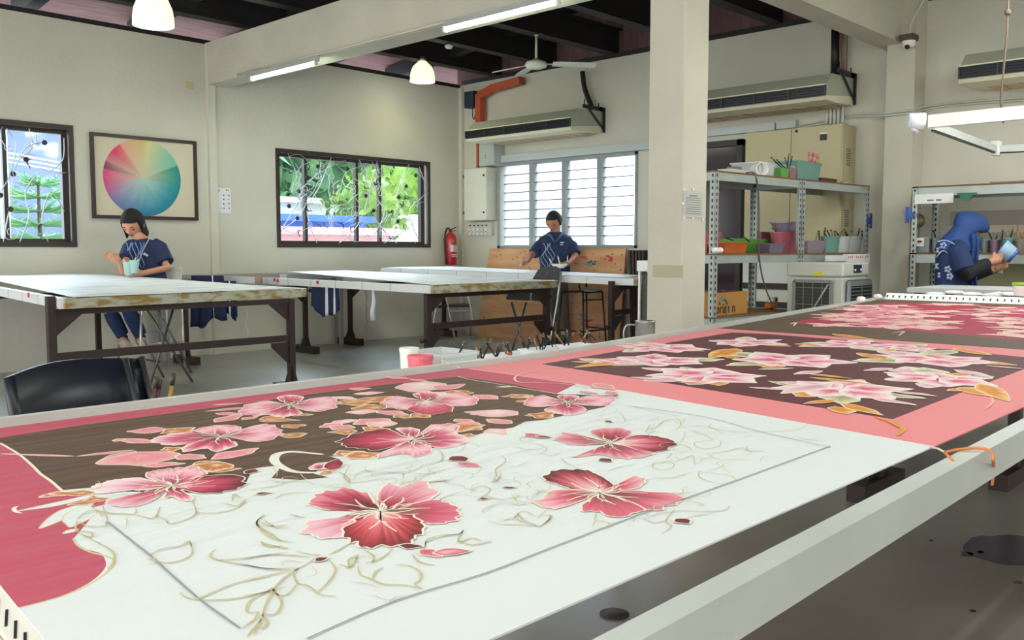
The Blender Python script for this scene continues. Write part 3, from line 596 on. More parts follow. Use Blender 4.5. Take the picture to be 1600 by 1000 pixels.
st0 = [[wpt(*q) for q in s] for s in ([(10,200),(25,230),(15,275),(0,300)],[(45,200),(50,230),(30,250),(20,272)],[(70,222),(45,228),(30,245)],[(100,215),(98,250),(75,270)],[(20,275),(18,310),(10,350),(5,380)],[(60,270),(40,300),(45,340),(30,380)],[(100,330),(80,300),(66,340),(75,378)])]
win(1, W0, [P(1,YL+.12,8,300).x], 9, 34, [wpt(*q) for q in ((69,223),(40,249),(20,272),(0,305),(16,327))]+[(2.4,1.9),(1.9,1.6)], st0)

# louvred window in the back wall
w = thing('window_3', 'x', 'w', (XB+.05, 7.1, 1.115)); del w['label']; del w['category']; w['kind'] = 'structure'
gf = mat('louvre_frame', (150,160,158), .5, noise_amt=.1)
b = MB(); y0, y1, z0, z1 = W2; x = XB+.03
b.box(x-.05,x+.07,y0,y1,z1-.035,z1); b.box(x-.05,x+.07,y0,y1,z0,z0+.03); b.box(x-.05,x+.07,y0,y0+.03,z0,z1); b.box(x-.05,x+.07,y1-.05,y1,z0,z1)
ys = [y1-.05] + [P(0, x, px_, 300).y for px_ in (833,884,939)] + [y0+.03]
for q in ys[1:-1]: b.box(x-.04,x+.06,q-.033,q+.033,z0,z1)
b.build('window_frame', gf, w)
fg = mat('frosted_louvre_glass', (250,250,252), .35, trans=.75)
for i in range(4):
    b = MB(); ya, yb = ys[i]-.036, ys[i+1]+.036; nn = 9; dz = (z1-z0-.07)/nn
    for k in range(nn):
        zc = z0+.035+dz*(k+.5)
        b.hexa([(x-.012,yb,zc-dz*.54),(x-.006,yb,zc-dz*.54),(x-.006,ya,zc-dz*.54),(x-.012,ya,zc-dz*.54),(x+.034,yb,zc+dz*.54),(x+.040,yb,zc+dz*.54),(x+.040,ya,zc+dz*.54),(x+.034,ya,zc+dz*.54)])
        b.box(x-.016,x-.012,yb,ya,zc-dz*.60,zc-dz*.48,1)
    b.build('louvre_glass', [fg, mat('slat_edge', (84,90,104), .5)], w)
# dark door behind the shelves
d = thing('door_1', 'x', 'd', (XB-.03, 5.35, 0)); del d['label']; del d['category']; d['kind'] = 'structure'
dg = mat('dark_door_glass', (58,48,58), .12); b = MB(); ya = P(0,8.3,1163,300).y; yb = ya+1.0
b.box(8.24,8.318,ya,ya+.06,0,2.2); b.box(8.24,8.318,yb-.06,yb,0,2.2); b.box(8.24,8.318,ya,yb,2.14,2.2); b.box(8.25,8.31,ya,yb,1.13,1.18); b.box(8.25,8.31,ya,yb,0,.12)
b.build('door_frame', mat('door_frame_dark', (44,34,36), .4), d)
b = MB(); b.box(8.27,8.285,ya+.05,yb-.05,.1,2.15); b.build('door_glass', dg, d)

# ------------------------------------------------------------------ outside
ext = mat('outside_ground', (150,150,140), .9, noise_amt=.2, scale=.5)
MB().box(-30,60,YL+.21,60,-.25,-.15).build('floor_outside', ext, kind='structure')
MB().box(XB+.21,60,-30,YL+.21,-.25,-.15).build('floor_outside', ext, kind='structure')
def block(name, label, cat, Y, x0, y0, x1, y1, dep, m, roof=None):
    a = P(1, Y, x0, y0); c = P(1, Y, x1, y1); t = thing(name, label, cat, ((a.x+c.x)/2, Y, -.15))
    b = MB(); b.box(a.x, c.x, Y, Y+dep, -.15, a.z); b.build('wall', m, t)
    b = MB(); b.box(a.x-.1, c.x+.1, Y-.15, Y+dep+.1, a.z, a.z+.12); b.build('roof', roof or m, t)
    return t
ww = mat('white_render', (240,238,236), .8); bl = mat('blue_sheet', (60,112,206), .5); pr_ = mat('pink_roof', (226,176,184), .7); bw = mat('blue_wall', (132,150,214), .7, noise_amt=.06, scale=1)
block('warehouse', 'white low building with flat roof seen through the grilled middle window', 'building', 17, 436, 316, 552, 380, 4, ww)
block('warehouse', 'small white building right of the blue shed outside the middle window', 'building', 16, 574, 342, 662, 380, 4, ww)
block('shed', 'blue walled shed seen low through the grilled middle window', 'building', 14, 434, 345, 573, 380, 2, bl)
block('canopy', 'pale pink roof nearest outside the grilled middle window', 'roof', 12.2, 436, 366, 612, 380, 1.5, pr_)
block('warehouse', 'blue walled building filling the view of the left window', 'building', 18, -330, 150, 112, 380, 4, bw)
b = MB(); p = P(1, 11.5, 7, 300); b.cyl((p.x,11.5,-.15),(p.x,11.5,4.5),.05,12); t = tag(b.build('pole', white_p), 'white pole standing outside the left window', 'pole')
b = MB()
for i in range(3):
    a = P(1, 12.5, 30, 242+i*7); c = P(1, 12.5, 112, 258+i*6); b.tube([a-Vector((3,0,-.3)), a, c, c+Vector((2,0,-.2))], .012, 6)
tag(b.build('power_cable', white_p), 'pale overhead cables crossing outside the left window', 'cable')
lf1 = mat('foliage', (100,150,98), .7, rgb2=(52,100,76), thresh=(.35,.65), scale=2.2); lf2 = mat('foliage_bright', (140,172,62), .7, rgb2=(80,132,50), thresh=(.35,.65), scale=3)
bark = mat('bark', (110,92,76), .9, noise_amt=.3)
def tree(label, x, y, h, cr, m, seed, n=520, leaf=.22):
    t = thing('tree', label, 'tree', (x, y, -.15), 'trees outside the windows'); rr = random.Random(seed)
    b = MB(); b.tube([(x,y,-.15),(x+.1,y,h*.4),(x,y,h*.75)], [.18,.14,.05], 8); b.build('trunk', bark, t)
    b = MB()
    for i in range(n):
        u = rr.uniform(0,2*PI); v = rr.uniform(-1,1); k = rr.random()**.4
        c = Vector((x+cr*k*math.cos(u)*math.sqrt(1-v*v), y+cr*k*math.sin(u)*math.sqrt(1-v*v), h*.55+cr*.95*k*v))
        a = Vector((rr.uniform(-1,1),rr.uniform(-1,1),rr.uniform(-1,1))).normalized(); e = a.cross(Vector((rr.uniform(-1,1),rr.uniform(-1,1),rr.uniform(-1,1)))).normalized()
        s = leaf*rr.uniform(.6,1.3)
        b.add([c-a*s, c+e*s*.45, c+a*s, c-e*s*.45], [(0,1,2,3)])
    b.ball((x,y,h*.55), cr*.72, nu=14, nv=10)
    b.build('foliage', m, t)
for i, (x, y, z, c, m, l) in enumerate(((11.0,22,5.2,2.9,lf1,'tall dark green tree behind the white building, leftmost outside the middle window'),(15,23,5.6,3.2,lf1,'tall dense tree in the centre of the middle window view'),(19,23,5.4,3.2,lf1,'tall dense tree at the right of the middle window view'),(23.5,24,5.4,3.4,lf1,'tall tree farthest right outside the middle window'),(11.8,15.4,3.6,.9,lf2,'bright yellow-green bush above the shed outside the middle window'),(15.0,17.2,4.6,1.4,lf2,'pale green young tree right of centre outside the middle window'))):
    tree(l, x, y, z, c*(1.25 if c > 2 else 1), m, i+3, 1500 if c > 2 else 500, .42 if c > 2 else .17)
p = P(1, 12, 60, 300); t = thing('pine_tree', 'young pine with tiered branches outside the left window', 'tree', (p.x,12,-.15)); b = MB(); b.tube([(p.x,12,-.15),(p.x,12,P(1,12,60,285).z)], [.06,.015], 8); b.build('trunk', bark, t)
b = MB(); rr = random.Random(2)
for (yy, w) in ((372,1.0),(352,.8),(330,.62),(308,.55),(288,.3)):
    zc = P(1,12,60,yy).z
    for k in range(26):
        a = rr.uniform(0,6.28); e = Vector((p.x+w*math.cos(a)*rr.uniform(.6,1), 12+w*math.sin(a), zc+.12*rr.random())); s = Vector((p.x,12,zc)); b.tube([s, s.lerp(e,.6)+Vector((0,0,-.02)), e], [.012,.02,.004], 4)
        for j in range(8):
            c = s.lerp(e, .3+.7*rr.random()); q = Vector((rr.uniform(-1,1),rr.uniform(-1,1),rr.uniform(-.2,.8)))*.09; b.add([c, c+q, c+q*.6+Vector((.02,.02,0))], [(0,1,2)])
b.build('foliage', mat('pine_green', (120,170,120), .8), t)

# ------------------------------------------------------------------ the three far tables
def gus(b, x, y, z, dx, dz, t=.012):
    """gusset plate in an XZ plane: right angle at (x,z)"""
    s = 1 if dx > 0 else -1; q = 1 if dz > 0 else -1
    b.prism([(x,y-t/2,z),(x+dx,y-t/2,z),(x+dx,y-t/2,z+.03*q),(x,y-t/2,z+dz)] if True else [], (0,t,0))
def far_table(label, cl_label, near, far, zn, zf, feetn, feetf, rail_far, group='white topped stretching tables by the far wall', zst=.43, zpost=.8):
    (xl, yl), (xr, yr) = near; (fl, fy), (fr, _) = far
    t = thing('frame_table', label, 'table', ((xl+xr)/2, (yl+fy)/2, 0), group)
    for nm, a, c in (('side_rail', (xl,yl,zn-.032), rail_far), ('side_rail', (xr,yr,zn-.032), (fr, fy, zf-.05))):
        b = MB(); b.beam(a, c, .045, .064)
        d = Vector(c)-Vector(a); L = d.length; d.normalize(); sd = Vector((-d.y, d.x, 0)).normalized()
        for k in range(1, int(L/.42)+1):     # joints of the box section
            q = Vector(a)+d*(k*.42+.1)
            if (q-Vector(a)).length < L-.03: b.beam(q-d*.003, q+d*.003, .047, .066, m=1)
        b.build(nm, [alu_w, mat('joint', (140,142,144), .5)], t)
    b = MB(); b.beam((xl,yl,zn-.034), (xr,yr,zn-.034), .05, .062); b.build('end_rail', stain_m, t)
    b = MB(); b.beam((fl,fy,zf-.05), (fr,fy,zf-.05), .05, .055); b.build('end_rail', alu_w, t)
    for (x, y, s, near_) in ((*feetn[0],1,1),(*feetn[1],-1,1),(*feetf[0],1,0),(*feetf[1],-1,0)):
        b = MB(); zt = (zpost if s == 1 and near_ else zn-.075) if near_ else .735
        leg(b, x, y, 1, zt, .047 if near_ else .042, .4, .15)
        gus(b, x+.02*s, y, zn-.075 if near_ else .70, .17*s, -.17)
        if near_: gus(b, x+.02*s, y, zst-.03, .15*s, -.17)
        b.build('leg', brown_m, t)
        b = MB(); zk = .36 if near_ else .66
        b.cyl((x-.022*s,y,zk), (x-.06*s,y,zk), .007, 8); b.lathe([(0,0),(.02,0),(.022,.01),(.012,.018),(0,.018)], (x-.058*s,y,zk), 10, axis=(-s,0,0)); b.build('clamp_knob', black_m, t)
    for (a, c, z) in ((feetn[0],feetn[1],zn-.09),(feetn[0],feetn[1],zst),(feetf[0],feetf[1],.70)):
        b = MB(); b.beam((*a,z),(*c,z), .03, .05 if z < .6 else .035); b.build('cross_bar', brown_m, t)
    # cloth: slightly slack sheet
    b = MB(); n = 14; vs = []; th = .002; cs = []
    for layer in (0, 1):
        for i in range(n+1):
            for j in range(n+1):
                u, v = i/n, j/n; q0 = Vector((xl+.07,yl+.03,0)).lerp(Vector((xr-.07,yr+.03,0)), u); q1 = Vector((fl+.05,fy-.03,0)).lerp(Vector((fr-.05,fy-.03,0)), u); q = q0.lerp(q1, v)
                z = zn+.004+(zf-zn)*v - .012*math.sin(PI*u)*math.sin(PI*v)
                vs.append((q.x, q.y, z-th*layer))
    N = (n+1)**2
    for i in range(n):
        for j in range(n):
            a = i*(n+1)+j; b.f.append((a, a+n+1, a+n+2, a+1)); b.f.append((a+N, a+1+N, a+n+2+N, a+n+1+N))
    for k in range(n):
        for a, c in ((k, k+1),(n*(n+1)+k+1, n*(n+1)+k)): b.f.append((a, c, c+N, a+N))
        for a, c in (((k+1)*(n+1), k*(n+1)),(k*(n+1)+n, (k+1)*(n+1)+n)): b.f.append((a, c, c+N, a+N))
    b.v = [tuple(v) for v in vs]; b.c = [(1,1,1,1)]*len(vs); b.mi = [0]*len(b.f); b.sm = [True]*len(b.f)
    o = b.build('stretched_cloth', white_cloth); tag(o, cl_label, 'cloth', 'white cloths stretched on the far tables')
    return t
white_cloth = mat('white_cloth', (240,241,244), .55, rgb2=(206,216,230), thresh=(.36,.5), scale=1.6, stretch=(1.2,4,1))
far_table('white topped frame table with stained yellow end rail, nearest the seated woman', 'white cloth on the table beside the seated woman', ((2.14,5.86),(3.98,6.02)), ((2.40,8.70),(3.50,8.70)), .80, .872, ((2.095,5.95),(3.82,5.97)), ((2.1,8.45),(3.40,8.5)), (2.42,8.62,.79), zst=.43, zpost=.811)
far_table('white topped frame table in the middle with navy shorts hung beneath', 'white cloth on the middle far table', ((4.82,5.50),(6.43,5.57)), ((5.36,8.55),(6.25,8.55)), .812, .858, ((4.87,5.6),(6.35,5.62)), ((4.15,8.31),(5.48,8.28)), (4.96,8.35,.785), zst=.472, zpost=.81)
far_table('white topped frame table standing before the plywood panels', 'white cloth with pale blue streaks before the plywood panels', ((7.04,5.12),(7.95,5.45)), ((6.68,8.5),(7.8,8.5)), .822, .885, ((6.92,5.3),(7.93,5.4)), ((6.32,8.63),(7.78,8.63)), (6.66,8.45,.852), zst=.495, zpost=.80)
# red marks on the rails
red = mat('red_mark', (206,44,60), .6); b = MB()
for (x, y, X) in ((45,461,2.17),(496,441,4.90),(429,437,4.945),(434,438.5,4.94)):
    p = P(0, X-.03, x, y); b.cyl((p.x,p.y,p.z),(p.x-.003,p.y,p.z), .018, 12)
tag(b.build('paint_mark', red), 'small round red paint marks on the white rails of the far tables', 'mark', kind='stuff')
# loose white rail behind the middle table, resting against it
b = MB(); a = P(1, 8.6, 335, 436); c = P(1, 8.2, 383, 438); b.beam((a.x,8.72,.80),(c.x-.02,7.95,.80), .045, .062); b.beam((c.x-.02,7.95,.80),(c.x+.0,7.90,.80), .05, .066, m=1)
tag(b.build('loose_rail', [alu_w, mat('bare_wood', (170,150,120), .7, noise_amt=.4)]), 'short white rail with a bare wooden end, left of the middle far table', 'rail')
# grey bench top along the wall behind the middle table
b = MB(); b.box(4.05, 6.3, 8.66, 8.84, .80, .84); b.box(4.1,4.14,8.65,8.69,0,.80); b.box(6.2,6.24,8.65,8.69,0,.80); b.box(4.1,4.14,8.78,8.82,0,.80); b.box(6.2,6.24,8.78,8.82,0,.80)
tag(b.build('wall_bench', mat('grey_board', (160,156,152), .6)), 'narrow grey bench along the left wall behind the tables', 'bench')
# hanging clothes
navy = mat('navy_cloth', (32,44,84), .85, noise_amt=.25, scale=20); wht_c = mat('white_trim_cloth', (220,224,232), .8)
def hang(name, label, cat, p0, p1, ztop, zbot, seed, stripe, mm=None):
    """folded cloth draped over a rail, hanging in folds"""
    b = MB(); n = 22; rows = 8; rr = random.Random(seed); vs = []
    p0 = Vector(p0); p1 = Vector(p1); d = (p1-p0); nn = Vector((-d.y, d.x, 0)).normalized()
    for j in range(rows+1):
        for i in range(n+1):
            t = i/n; v = j/rows; w = .018*math.sin(t*17+seed)*v+.01*math.sin(t*31+seed*2)*v
            zb = zbot+.05*math.sin(t*5+seed)+.02*math.sin(t*13)
            q = p0.lerp(p1, .5+(t-.5)*(1+.12*v)); vs.append((q.x+nn.x*w, q.y+nn.y*w, ztop+(zb-ztop)*v))
    fs = [(j*(n+1)+i, (j+1)*(n+1)+i, (j+1)*(n+1)+i+1, j*(n+1)+i+1) for j in range(rows) for i in range(n)]
    b.add(vs, fs, 0, True)
    for k, f in enumerate(fs):
        if (k % n) in stripe: b.mi[k] = 1
    o = b.build(name, [mm or navy, wht_c], thick=.012); tag(o, label, cat)
a = P(0, 5.2, 481, 447); c = P(0, 5.2, 521, 447)
hang('shorts', 'navy shorts with white side stripes hung under the middle far table', 'shorts', (5.25,a.y,0), (5.25,c.y,0), .78, P(0,5.25,500,487).z, 2, (12,13,19))
a = P(1, 8.15, 301, 430); c = P(1, 8.15, 336, 430)
hang('shirt', 'dark navy shirt with a white print draped over the short white rail', 'shirt', (4.28,8.42,0), (4.5,8.20,0), .845, P(1,8.2,310,508).z, 4, (14,))
hang('shirt', 'blue and white cloth hung beside the dark navy shirt', 'cloth', (4.52,8.30,0), (4.62,8.18,0), .79, .46, 7, (3,4,12,13))
pl_ = mat('pale_ribbon', (206,214,236), .6); b = MB(); p = P(1,6.3,583,452)
b.tube([(p.x,p.y,.76),(p.x+.01,p.y,.66),(p.x-.008,p.y,.56),(p.x+.004,p.y,P(1,6.3,583,500).z)], [.012,.018,.022,.03], 8); tag(b.build('ribbon', pl_), 'pale translucent strip of cloth tied below the middle far table rail', 'ribbon')
b = MB(); p = P(1,8.0,572,452); zb = P(1,8.0,572,534).z
b.tube([(p.x+.008*math.sin(k*2.3),p.y,.72-(.72-zb)*k/14) for k in range(15)], .006, 6); tag(b.build('cord', mat('dirty_cord', (196,190,176), .9, noise_amt=.5, scale=60)), 'knotted dirty cord dangling beside the pale ribbon', 'cord')
b = MB(); p = P(1,YL-.01,385,474); b.tube([(p.x+.012*math.sin(k*1.7),YL-.006,.62-k*.05) for k in range(13)], [.004+.004*(k%3) for k in range(13)], 6); tag(b.build('paint_drip', white_p), 'thin white drip down the left wall below the rail', 'mark')

# ------------------------------------------------------------------ on the left wall
t = thing('framed_picture', 'framed colour wheel painting on cream ground in dark wooden frame', 'picture', (4.06,YL-.02,1.39))
b = MB(); frame_rect(b, 3.525, 4.585, 1.395, 2.20, YL-.035, YL-.004, .032); b.build('picture_frame', mat('dark_wood', (56,40,36), .4), t)
b = MB(); b.box(3.55,4.56,YL-.016,YL-.006,1.42,2.175); b.build('mount', mat('cream_paper', (212,204,182), .8), t)
pm = bpy.data.materials.new('wheel_dye'); pm.use_nodes = True; vc = pm.node_tree.nodes.new('ShaderNodeVertexColor'); vc.layer_name = 'Col'
pm.node_tree.links.new(vc.outputs['Color'], pm.node_tree.nodes['Principled BSDF'].inputs['Base Color']); pm.node_tree.nodes['Principled BSDF'].inputs['Roughness'].default_value = .7
wc = P(1, YL-.018, 223.5, 278); rad = abs(P(1,YL-.018,284,278).x-P(1,YL-.018,163,278).x)/2
cols = [(0,(214,190,120)),(12,(222,214,140)),(28,(178,206,160)),(50,(120,196,172)),(68,(110,190,168)),(69,(20,140,120)),(90,(10,140,136)),(120,(10,130,150)),(150,(14,126,160)),(180,(30,120,164)),(205,(84,120,176)),(225,(110,118,176)),(240,(160,110,170)),(255,(206,84,140)),(280,(230,70,130)),(281,(128,60,96)),(293,(150,90,110)),(294,(214,120,140)),(312,(226,60,100)),(326,(236,90,110)),(327,(232,160,140)),(345,(226,176,140)),(360,(214,190,120))]
vs = []; cs = []; fs = []; NA = 120; NR = 8
for i in range(NA):
    a = 360*i/NA
    for k in range(len(cols)-1):
        if cols[k][0] <= a <= cols[k+1][0]:
            fr = (a-cols[k][0])/max(1e-6,cols[k+1][0]-cols[k][0]); c = [cols[k][1][h]*(1-fr)+cols[k+1][1][h]*fr for h in range(3)]; break
    ctr = (206,200,170) if not 100 < a < 260 else (180,206,200)
    for j in range(NR+1):
        s = j/NR; f2 = s**(1.3+.5*noise.noise(Vector((i*.3,s*2,0))))
        vs.append((wc.x+rad*s*math.sin(math.radians(a)), YL-.0175, wc.z+rad*.97*s*math.cos(math.radians(a)))); cs.append(lin([ctr[h]*(1-f2)+c[h]*f2 for h in range(3)]))
for i in range(NA):
    for j in range(NR):
        a = i*(NR+1)+j; c2_ = ((i+1)%NA)*(NR+1)+j; fs.append((a, c2_, c2_+1, a+1))
b = MB(); b.add(vs, fs, 0, False, cs); b.build('colour_wheel', pm, t)
def wall_rect(name, label, cat, ax, val, x0, y0, x1, y1, th, m, dots=None):
    a = P(ax, val, x0, y0); c = P(ax, val, x1, y1); b = MB()
    if ax == 1: b.bbox(a.x, c.x, val-th, val, c.z, a.z, .002)
    else: b.bbox(val-th, val, min(a.y,c.y), max(a.y,c.y), c.z, a.z, .002)
    return tag(b.build(name, m), label, cat), a, c
wall_rect('blank_plate', 'yellowed square socket plate high on the left wall', 'socket', 1, YL-.001, 289.5, 127, 302, 140, .012, mat('old_plastic', (206,192,140), .5))
t = thing('notice', 'small white chart of coloured dots taped to the left wall', 'notice', tuple(P(1,YL-.003,348,332)))
b = MB(); a = P(1,YL-.002,335.5,293); c = P(1,YL-.002,361,333); b.box(a.x,c.x,YL-.004,YL-.001,c.z,a.z); b.build('sheet', mat('paper', (228,232,236), .6), t)
b = MB(); rr = random.Random(4); pal = [mat('ink_%d'%i, c_, .6) for i,c_ in enumerate(((60,50,56),(120,60,50),(60,90,90),(190,150,90),(70,76,120)))]
for i, (x, y) in enumerate(((339,297),(342,298),(354,297),(357,298),(339,305),(349.5,305),(357.5,305.5),(349.5,311.5),(357.5,311.5),(339.5,318),(349.5,318.5),(357.5,318),(340,325),(345.5,325),(350,325.5),(358,325.5))):
    p = P(1,YL-.004,x,y); b.cyl((p.x,YL-.004,p.z),(p.x,YL-.006,p.z), .0075, 10, i % 5)
b.build('dot', pal, t)
# ------------------------------------------------------------------ fire extinguisher
t = thing('fire_extinguisher', 'red fire extinguisher hung on the wall near the corner', 'fire extinguisher', (7.95,8.76,.90))
rm = mat('red_paint', (186,28,46), .3, coat=.4); b = MB(); cx, cy = P(1,8.76,704,380).x, 8.76; z0 = P(1,8.76,704,414).z; z1 = P(1,8.76,704,364).z; r = .078
b.lathe([(0,0),(r*.9,0),(r,.02),(r,(z1-z0)*.82),(r*.85,(z1-z0)*.92),(r*.4,(z1-z0)),(r*.3,(z1-z0)+.015),(0,(z1-z0)+.015)], (cx,cy,z0), 24); b.build('cylinder', rm, t)
b = MB(); b.box(cx-.055,cx-.02,cy-r-.004,cy-r+.02,z0+.17,z0+.26)
for k in range(7): b.box(cx-.015,cx+.045,cy-r-.003,cy-r+.02,z0+.17+k*.013,z0+.176+k*.013)
b.box(cx-.04,cx+.04,cy-r-.003,cy-r+.02,z0+.125,z0+.138); b.box(cx-.04,cx+.03,cy-r-.003,cy-r+.02,z0+.105,z0+.113); b.build('label', white_p, t)
b = MB(); b.cyl((cx,cy,z1+.0),(cx,cy,z1+.045),.018,10); b.beam((cx-.02,cy,z1+.03),(cx+.075,cy-.02,z1+.075),.02,.01); b.beam((cx-.02,cy,z1+.02),(cx+.07,cy-.02,z1+.03),.02,.01); b.build('valve', mat('red_black', (110,24,34), .4), t)
b = MB(); b.tube(smooth([(cx-.01,cy,z1+.04),(cx-.07,cy-.02,z1+.06),(cx-.11,cy-.02,z1-.02),(cx-.115,cy-.02,z1-.2),(cx-.10,cy-.02,z0+.06),(cx-.085,cy-.02,z0+.02)],4), .011, 8); b.build('hose', black_m, t)
b = MB(); b.box(cx-.03,cx+.03,cy+.06,YL,z1-.12,z1-.06); b.build('bracket', steel_m, t)
# ------------------------------------------------------------------ back wall services
gm = mat('grey_box', (176,184,180), .5, noise_amt=.1); cb = mat('cream_metal', (208,206,190), .5, noise_amt=.12, scale=5)
X = XB-.001
t = thing('distribution_box', 'cream metal distribution box beside the louvred window', 'electrical box', (8.25, P(0,8.2,745,300).y, P(0,8.2,745,345).z))
a = P(0,8.14,725,264); c = P(0,8.14,761,344); b = MB(); b.bbox(8.14,X,c.y,a.y,c.z,a.z,.004); b.build('housing', cb, t)
b = MB(); b.box(8.132,8.14,c.y+.01,a.y-.01,c.z+.01,a.z-.01); b.build('door', mat('cream_door', (216,214,200), .5, noise_amt=.06), t)
b = MB()
for z in (a.z-.10, c.z+.10):
    b = MB(); b.cyl((8.134,c.y+.05,z),(8.124,c.y+.05,z),.014,10); b.build('lock', black_m, t); b = MB(); b.box(8.128,8.14,a.y-.006,a.y+.008,z-.02,z+.02); b.build('hinge', black_m, t)
t = thing('socket_bank', 'row of old cream sockets below the distribution box', 'sockets', (8.27, P(0,8.27,750,358).y, P(0,8.27,750,368).z))
a = P(0,8.27,731,347); c = P(0,8.27,768,368); b = MB(); b.box(8.27,X,c.y,a.y,c.z,a.z); b.build('board', cb, t)
for k in range(5):
    b = MB(); y = a.y-.035-k*(a.y-c.y-.06)/5; b.bbox(8.245,8.27,y-.03,y+.0,c.z+.01,c.z+.10,.003); b.cyl((8.244,y-.018,c.z+.05),(8.242,y-.018,c.z+.05),.008,8,1); b.box(8.25,8.27,y-.025,y-.008,c.z+.125,c.z+.14,1); b.build('socket', [white_p, dsteel_m], t)
a = P(0,8.12,748,226); c = P(0,8.12,768,258); b = MB(); b.bbox(8.12,X,c.y-.04,a.y,c.z,a.z,.004); b.box(8.115,8.122,(a.y+c.y)/2-.012,(a.y+c.y)/2,c.z+.09,c.z+.10,1); b.box(8.115,8.122,(a.y+c.y)/2-.012,(a.y+c.y)/2,c.z+.12,c.z+.13,1)
tag(b.build('trunking_box', [gm, black_m]), 'plain grey metal box above the distribution box', 'electrical box')
orm = mat('orange_paint', (190,82,52), .5, noise_amt=.1)
b = MB(); q = [P(0,8.22,x,y) for x,y in ((815,126),(768,139),(750,150))]
b.beam(q[0], q[1], .09,.09, up=(1,0,0)); b.beam(q[1]+Vector((0,-.02,0)), Vector((8.22,q[2].y,q[2].z)), .09,.085, up=(1,0,0)); e = P(0,8.22,750,226); b.beam(Vector((8.22,q[2].y,q[2].z+.02)), Vector((8.22,q[2].y,P(0,8.22,750,192).z)), .09, .09, up=(1,0,0)); b.beam((8.22,q[2].y+.04,P(0,8.22,750,192).z),(8.22,q[2].y+.04,P(0,8.22,750,262).z),.03,.03,up=(1,0,0))
tag(b.build('cable_duct', orm), 'orange painted duct bending down beside the left air conditioner', 'duct')
a = P(0,8.2,725,144); c = P(0,8.2,740,167); b = MB(); b.bbox(8.2,X,c.y,a.y,c.z,a.z,.004); b.tube(smooth([(8.2,c.y,a.z),(8.16,c.y-.03,a.z-.12),(8.2,c.y+.02,c.z-.1),(8.18,c.y-.03,c.z-.16),(8.22,c.y-.02,c.z-.05)],5),.006,6,1)
tag(b.build('junction_box', [mat('dark_blue_box', (44,56,72), .5), black_m]), 'small dark blue box with loose cable in the top corner', 'electrical box')
b = MB(); a = P(0,8.28,776,250); c = P(0,8.28,1010,226); b.beam((8.28,a.y,a.z),(8.28,c.y-.3,a.z-.0),.06,.085); tag(b.build('cable_trunking', mat('pale_trunking', (190,198,200), .5)), 'pale grey trunking running over the louvred window', 'trunking')
# plywood and dark boards leaning on the back wall
ply = mat('plywood', (214,168,124), .7, rgb2=(188,138,96), thresh=(.3,.7), scale=3, stretch=(1,.5,4))
b = MB(); a0 = P(0,8.2,762,392); a1 = P(0,8.2,980,388); f0 = P(0,8.0,750,524)
b.hexa([(8.03,a1.y-.02,0),(8.05,a1.y-.02,0),(8.05,f0.y+.1,0),(8.03,f0.y+.1,0),(8.24,a1.y+.05,1.11),(8.26,a1.y+.05,1.11),(8.26,a0.y,1.11),(8.24,a0.y,1.11)])
pt = thing('plywood_sheet', 'large paint-spotted plywood sheet leaning under the louvred window', 'board', (8.15,(a0.y+a1.y)/2,0)); b.build('board', ply, pt)
rr = random.Random(12); pcs = [mat('spot_%d'%i, c_, .6) for i,c_ in enumerate(((196,60,80),(70,70,80),(120,150,160),(90,120,70),(206,110,110),(60,44,40)))]
b = MB()
def onply(u, v): # u along y 0..1, v height 0..1
    y = (f0.y+.1)+(a1.y-f0.y-.1)*u; return Vector((8.03+.21*v-.003, y, 1.11*v))
for k in range(150):
    u = rr.uniform(.03,.97); v = rr.uniform(.04,.97); c = onply(u, v); r = rr.uniform(.004,.012); m = rr.randrange(6)
    n = 7; b.add([c+Vector((-.0005*0,r*math.cos(2*PI*i/n)*rr.uniform(.6,1.3),r*math.sin(2*PI*i/n)*rr.uniform(.6,1.3))) for i in range(n)], [tuple(range(n))], m)
def smear(x, y, w, h, m, k=5):
    c = P(0, 8.12, x, y)
    for i in range(k):
        v = min(.97, max(.03, (c.z+rr.uniform(-h,h))/1.11)); yy = c.y+rr.uniform(-w,w); q = Vector((8.03+.21*v-.004, yy, v*1.11)); r = rr.uniform(.012,.03); n = 9
        b.add([q+Vector((0,r*1.6*math.cos(2*PI*i_/n)*rr.uniform(.6,1.3),r*.6*math.sin(2*PI*i_/n)*rr.uniform(.6,1.3))) for i_ in range(n)], [tuple(range(n))], m)
smear(942,404,.05,.03,0,5); smear(920,411,.07,.02,1,4); smear(915,414,.06,.02,2,4); smear(905,402,.04,.02,4,3); smear(812,400,.02,.09,4,9); smear(914,498,.05,.06,2,6); smear(922,502,.05,.04,0,4); smear(935,512,.05,.04,4,3)
b.build('paint_spot', pcs, pt)['kind'] = 'stuff'
dw = mat('dark_board', (62,44,38), .6, noise_amt=.3, scale=10, stretch=(1,1,6))
for k in range(5):
    b = MB(); y = a1.y-.03-k*.045; b.hexa([(7.96-.01*k,y-.24,0),(7.96-.01*k,y-.21,0),(8.2,y-.21,0),(8.2,y-.24,0),(8.16,y-.04,1.09),(8.16,y-.012,1.09),(8.28,y-.012,1.09),(8.28,y-.04,1.09)])
    tag(b.build('dark_board', dw), 'dark brown board standing on edge in the stack right of the plywood', 'board', 'dark boards stacked right of the plywood')
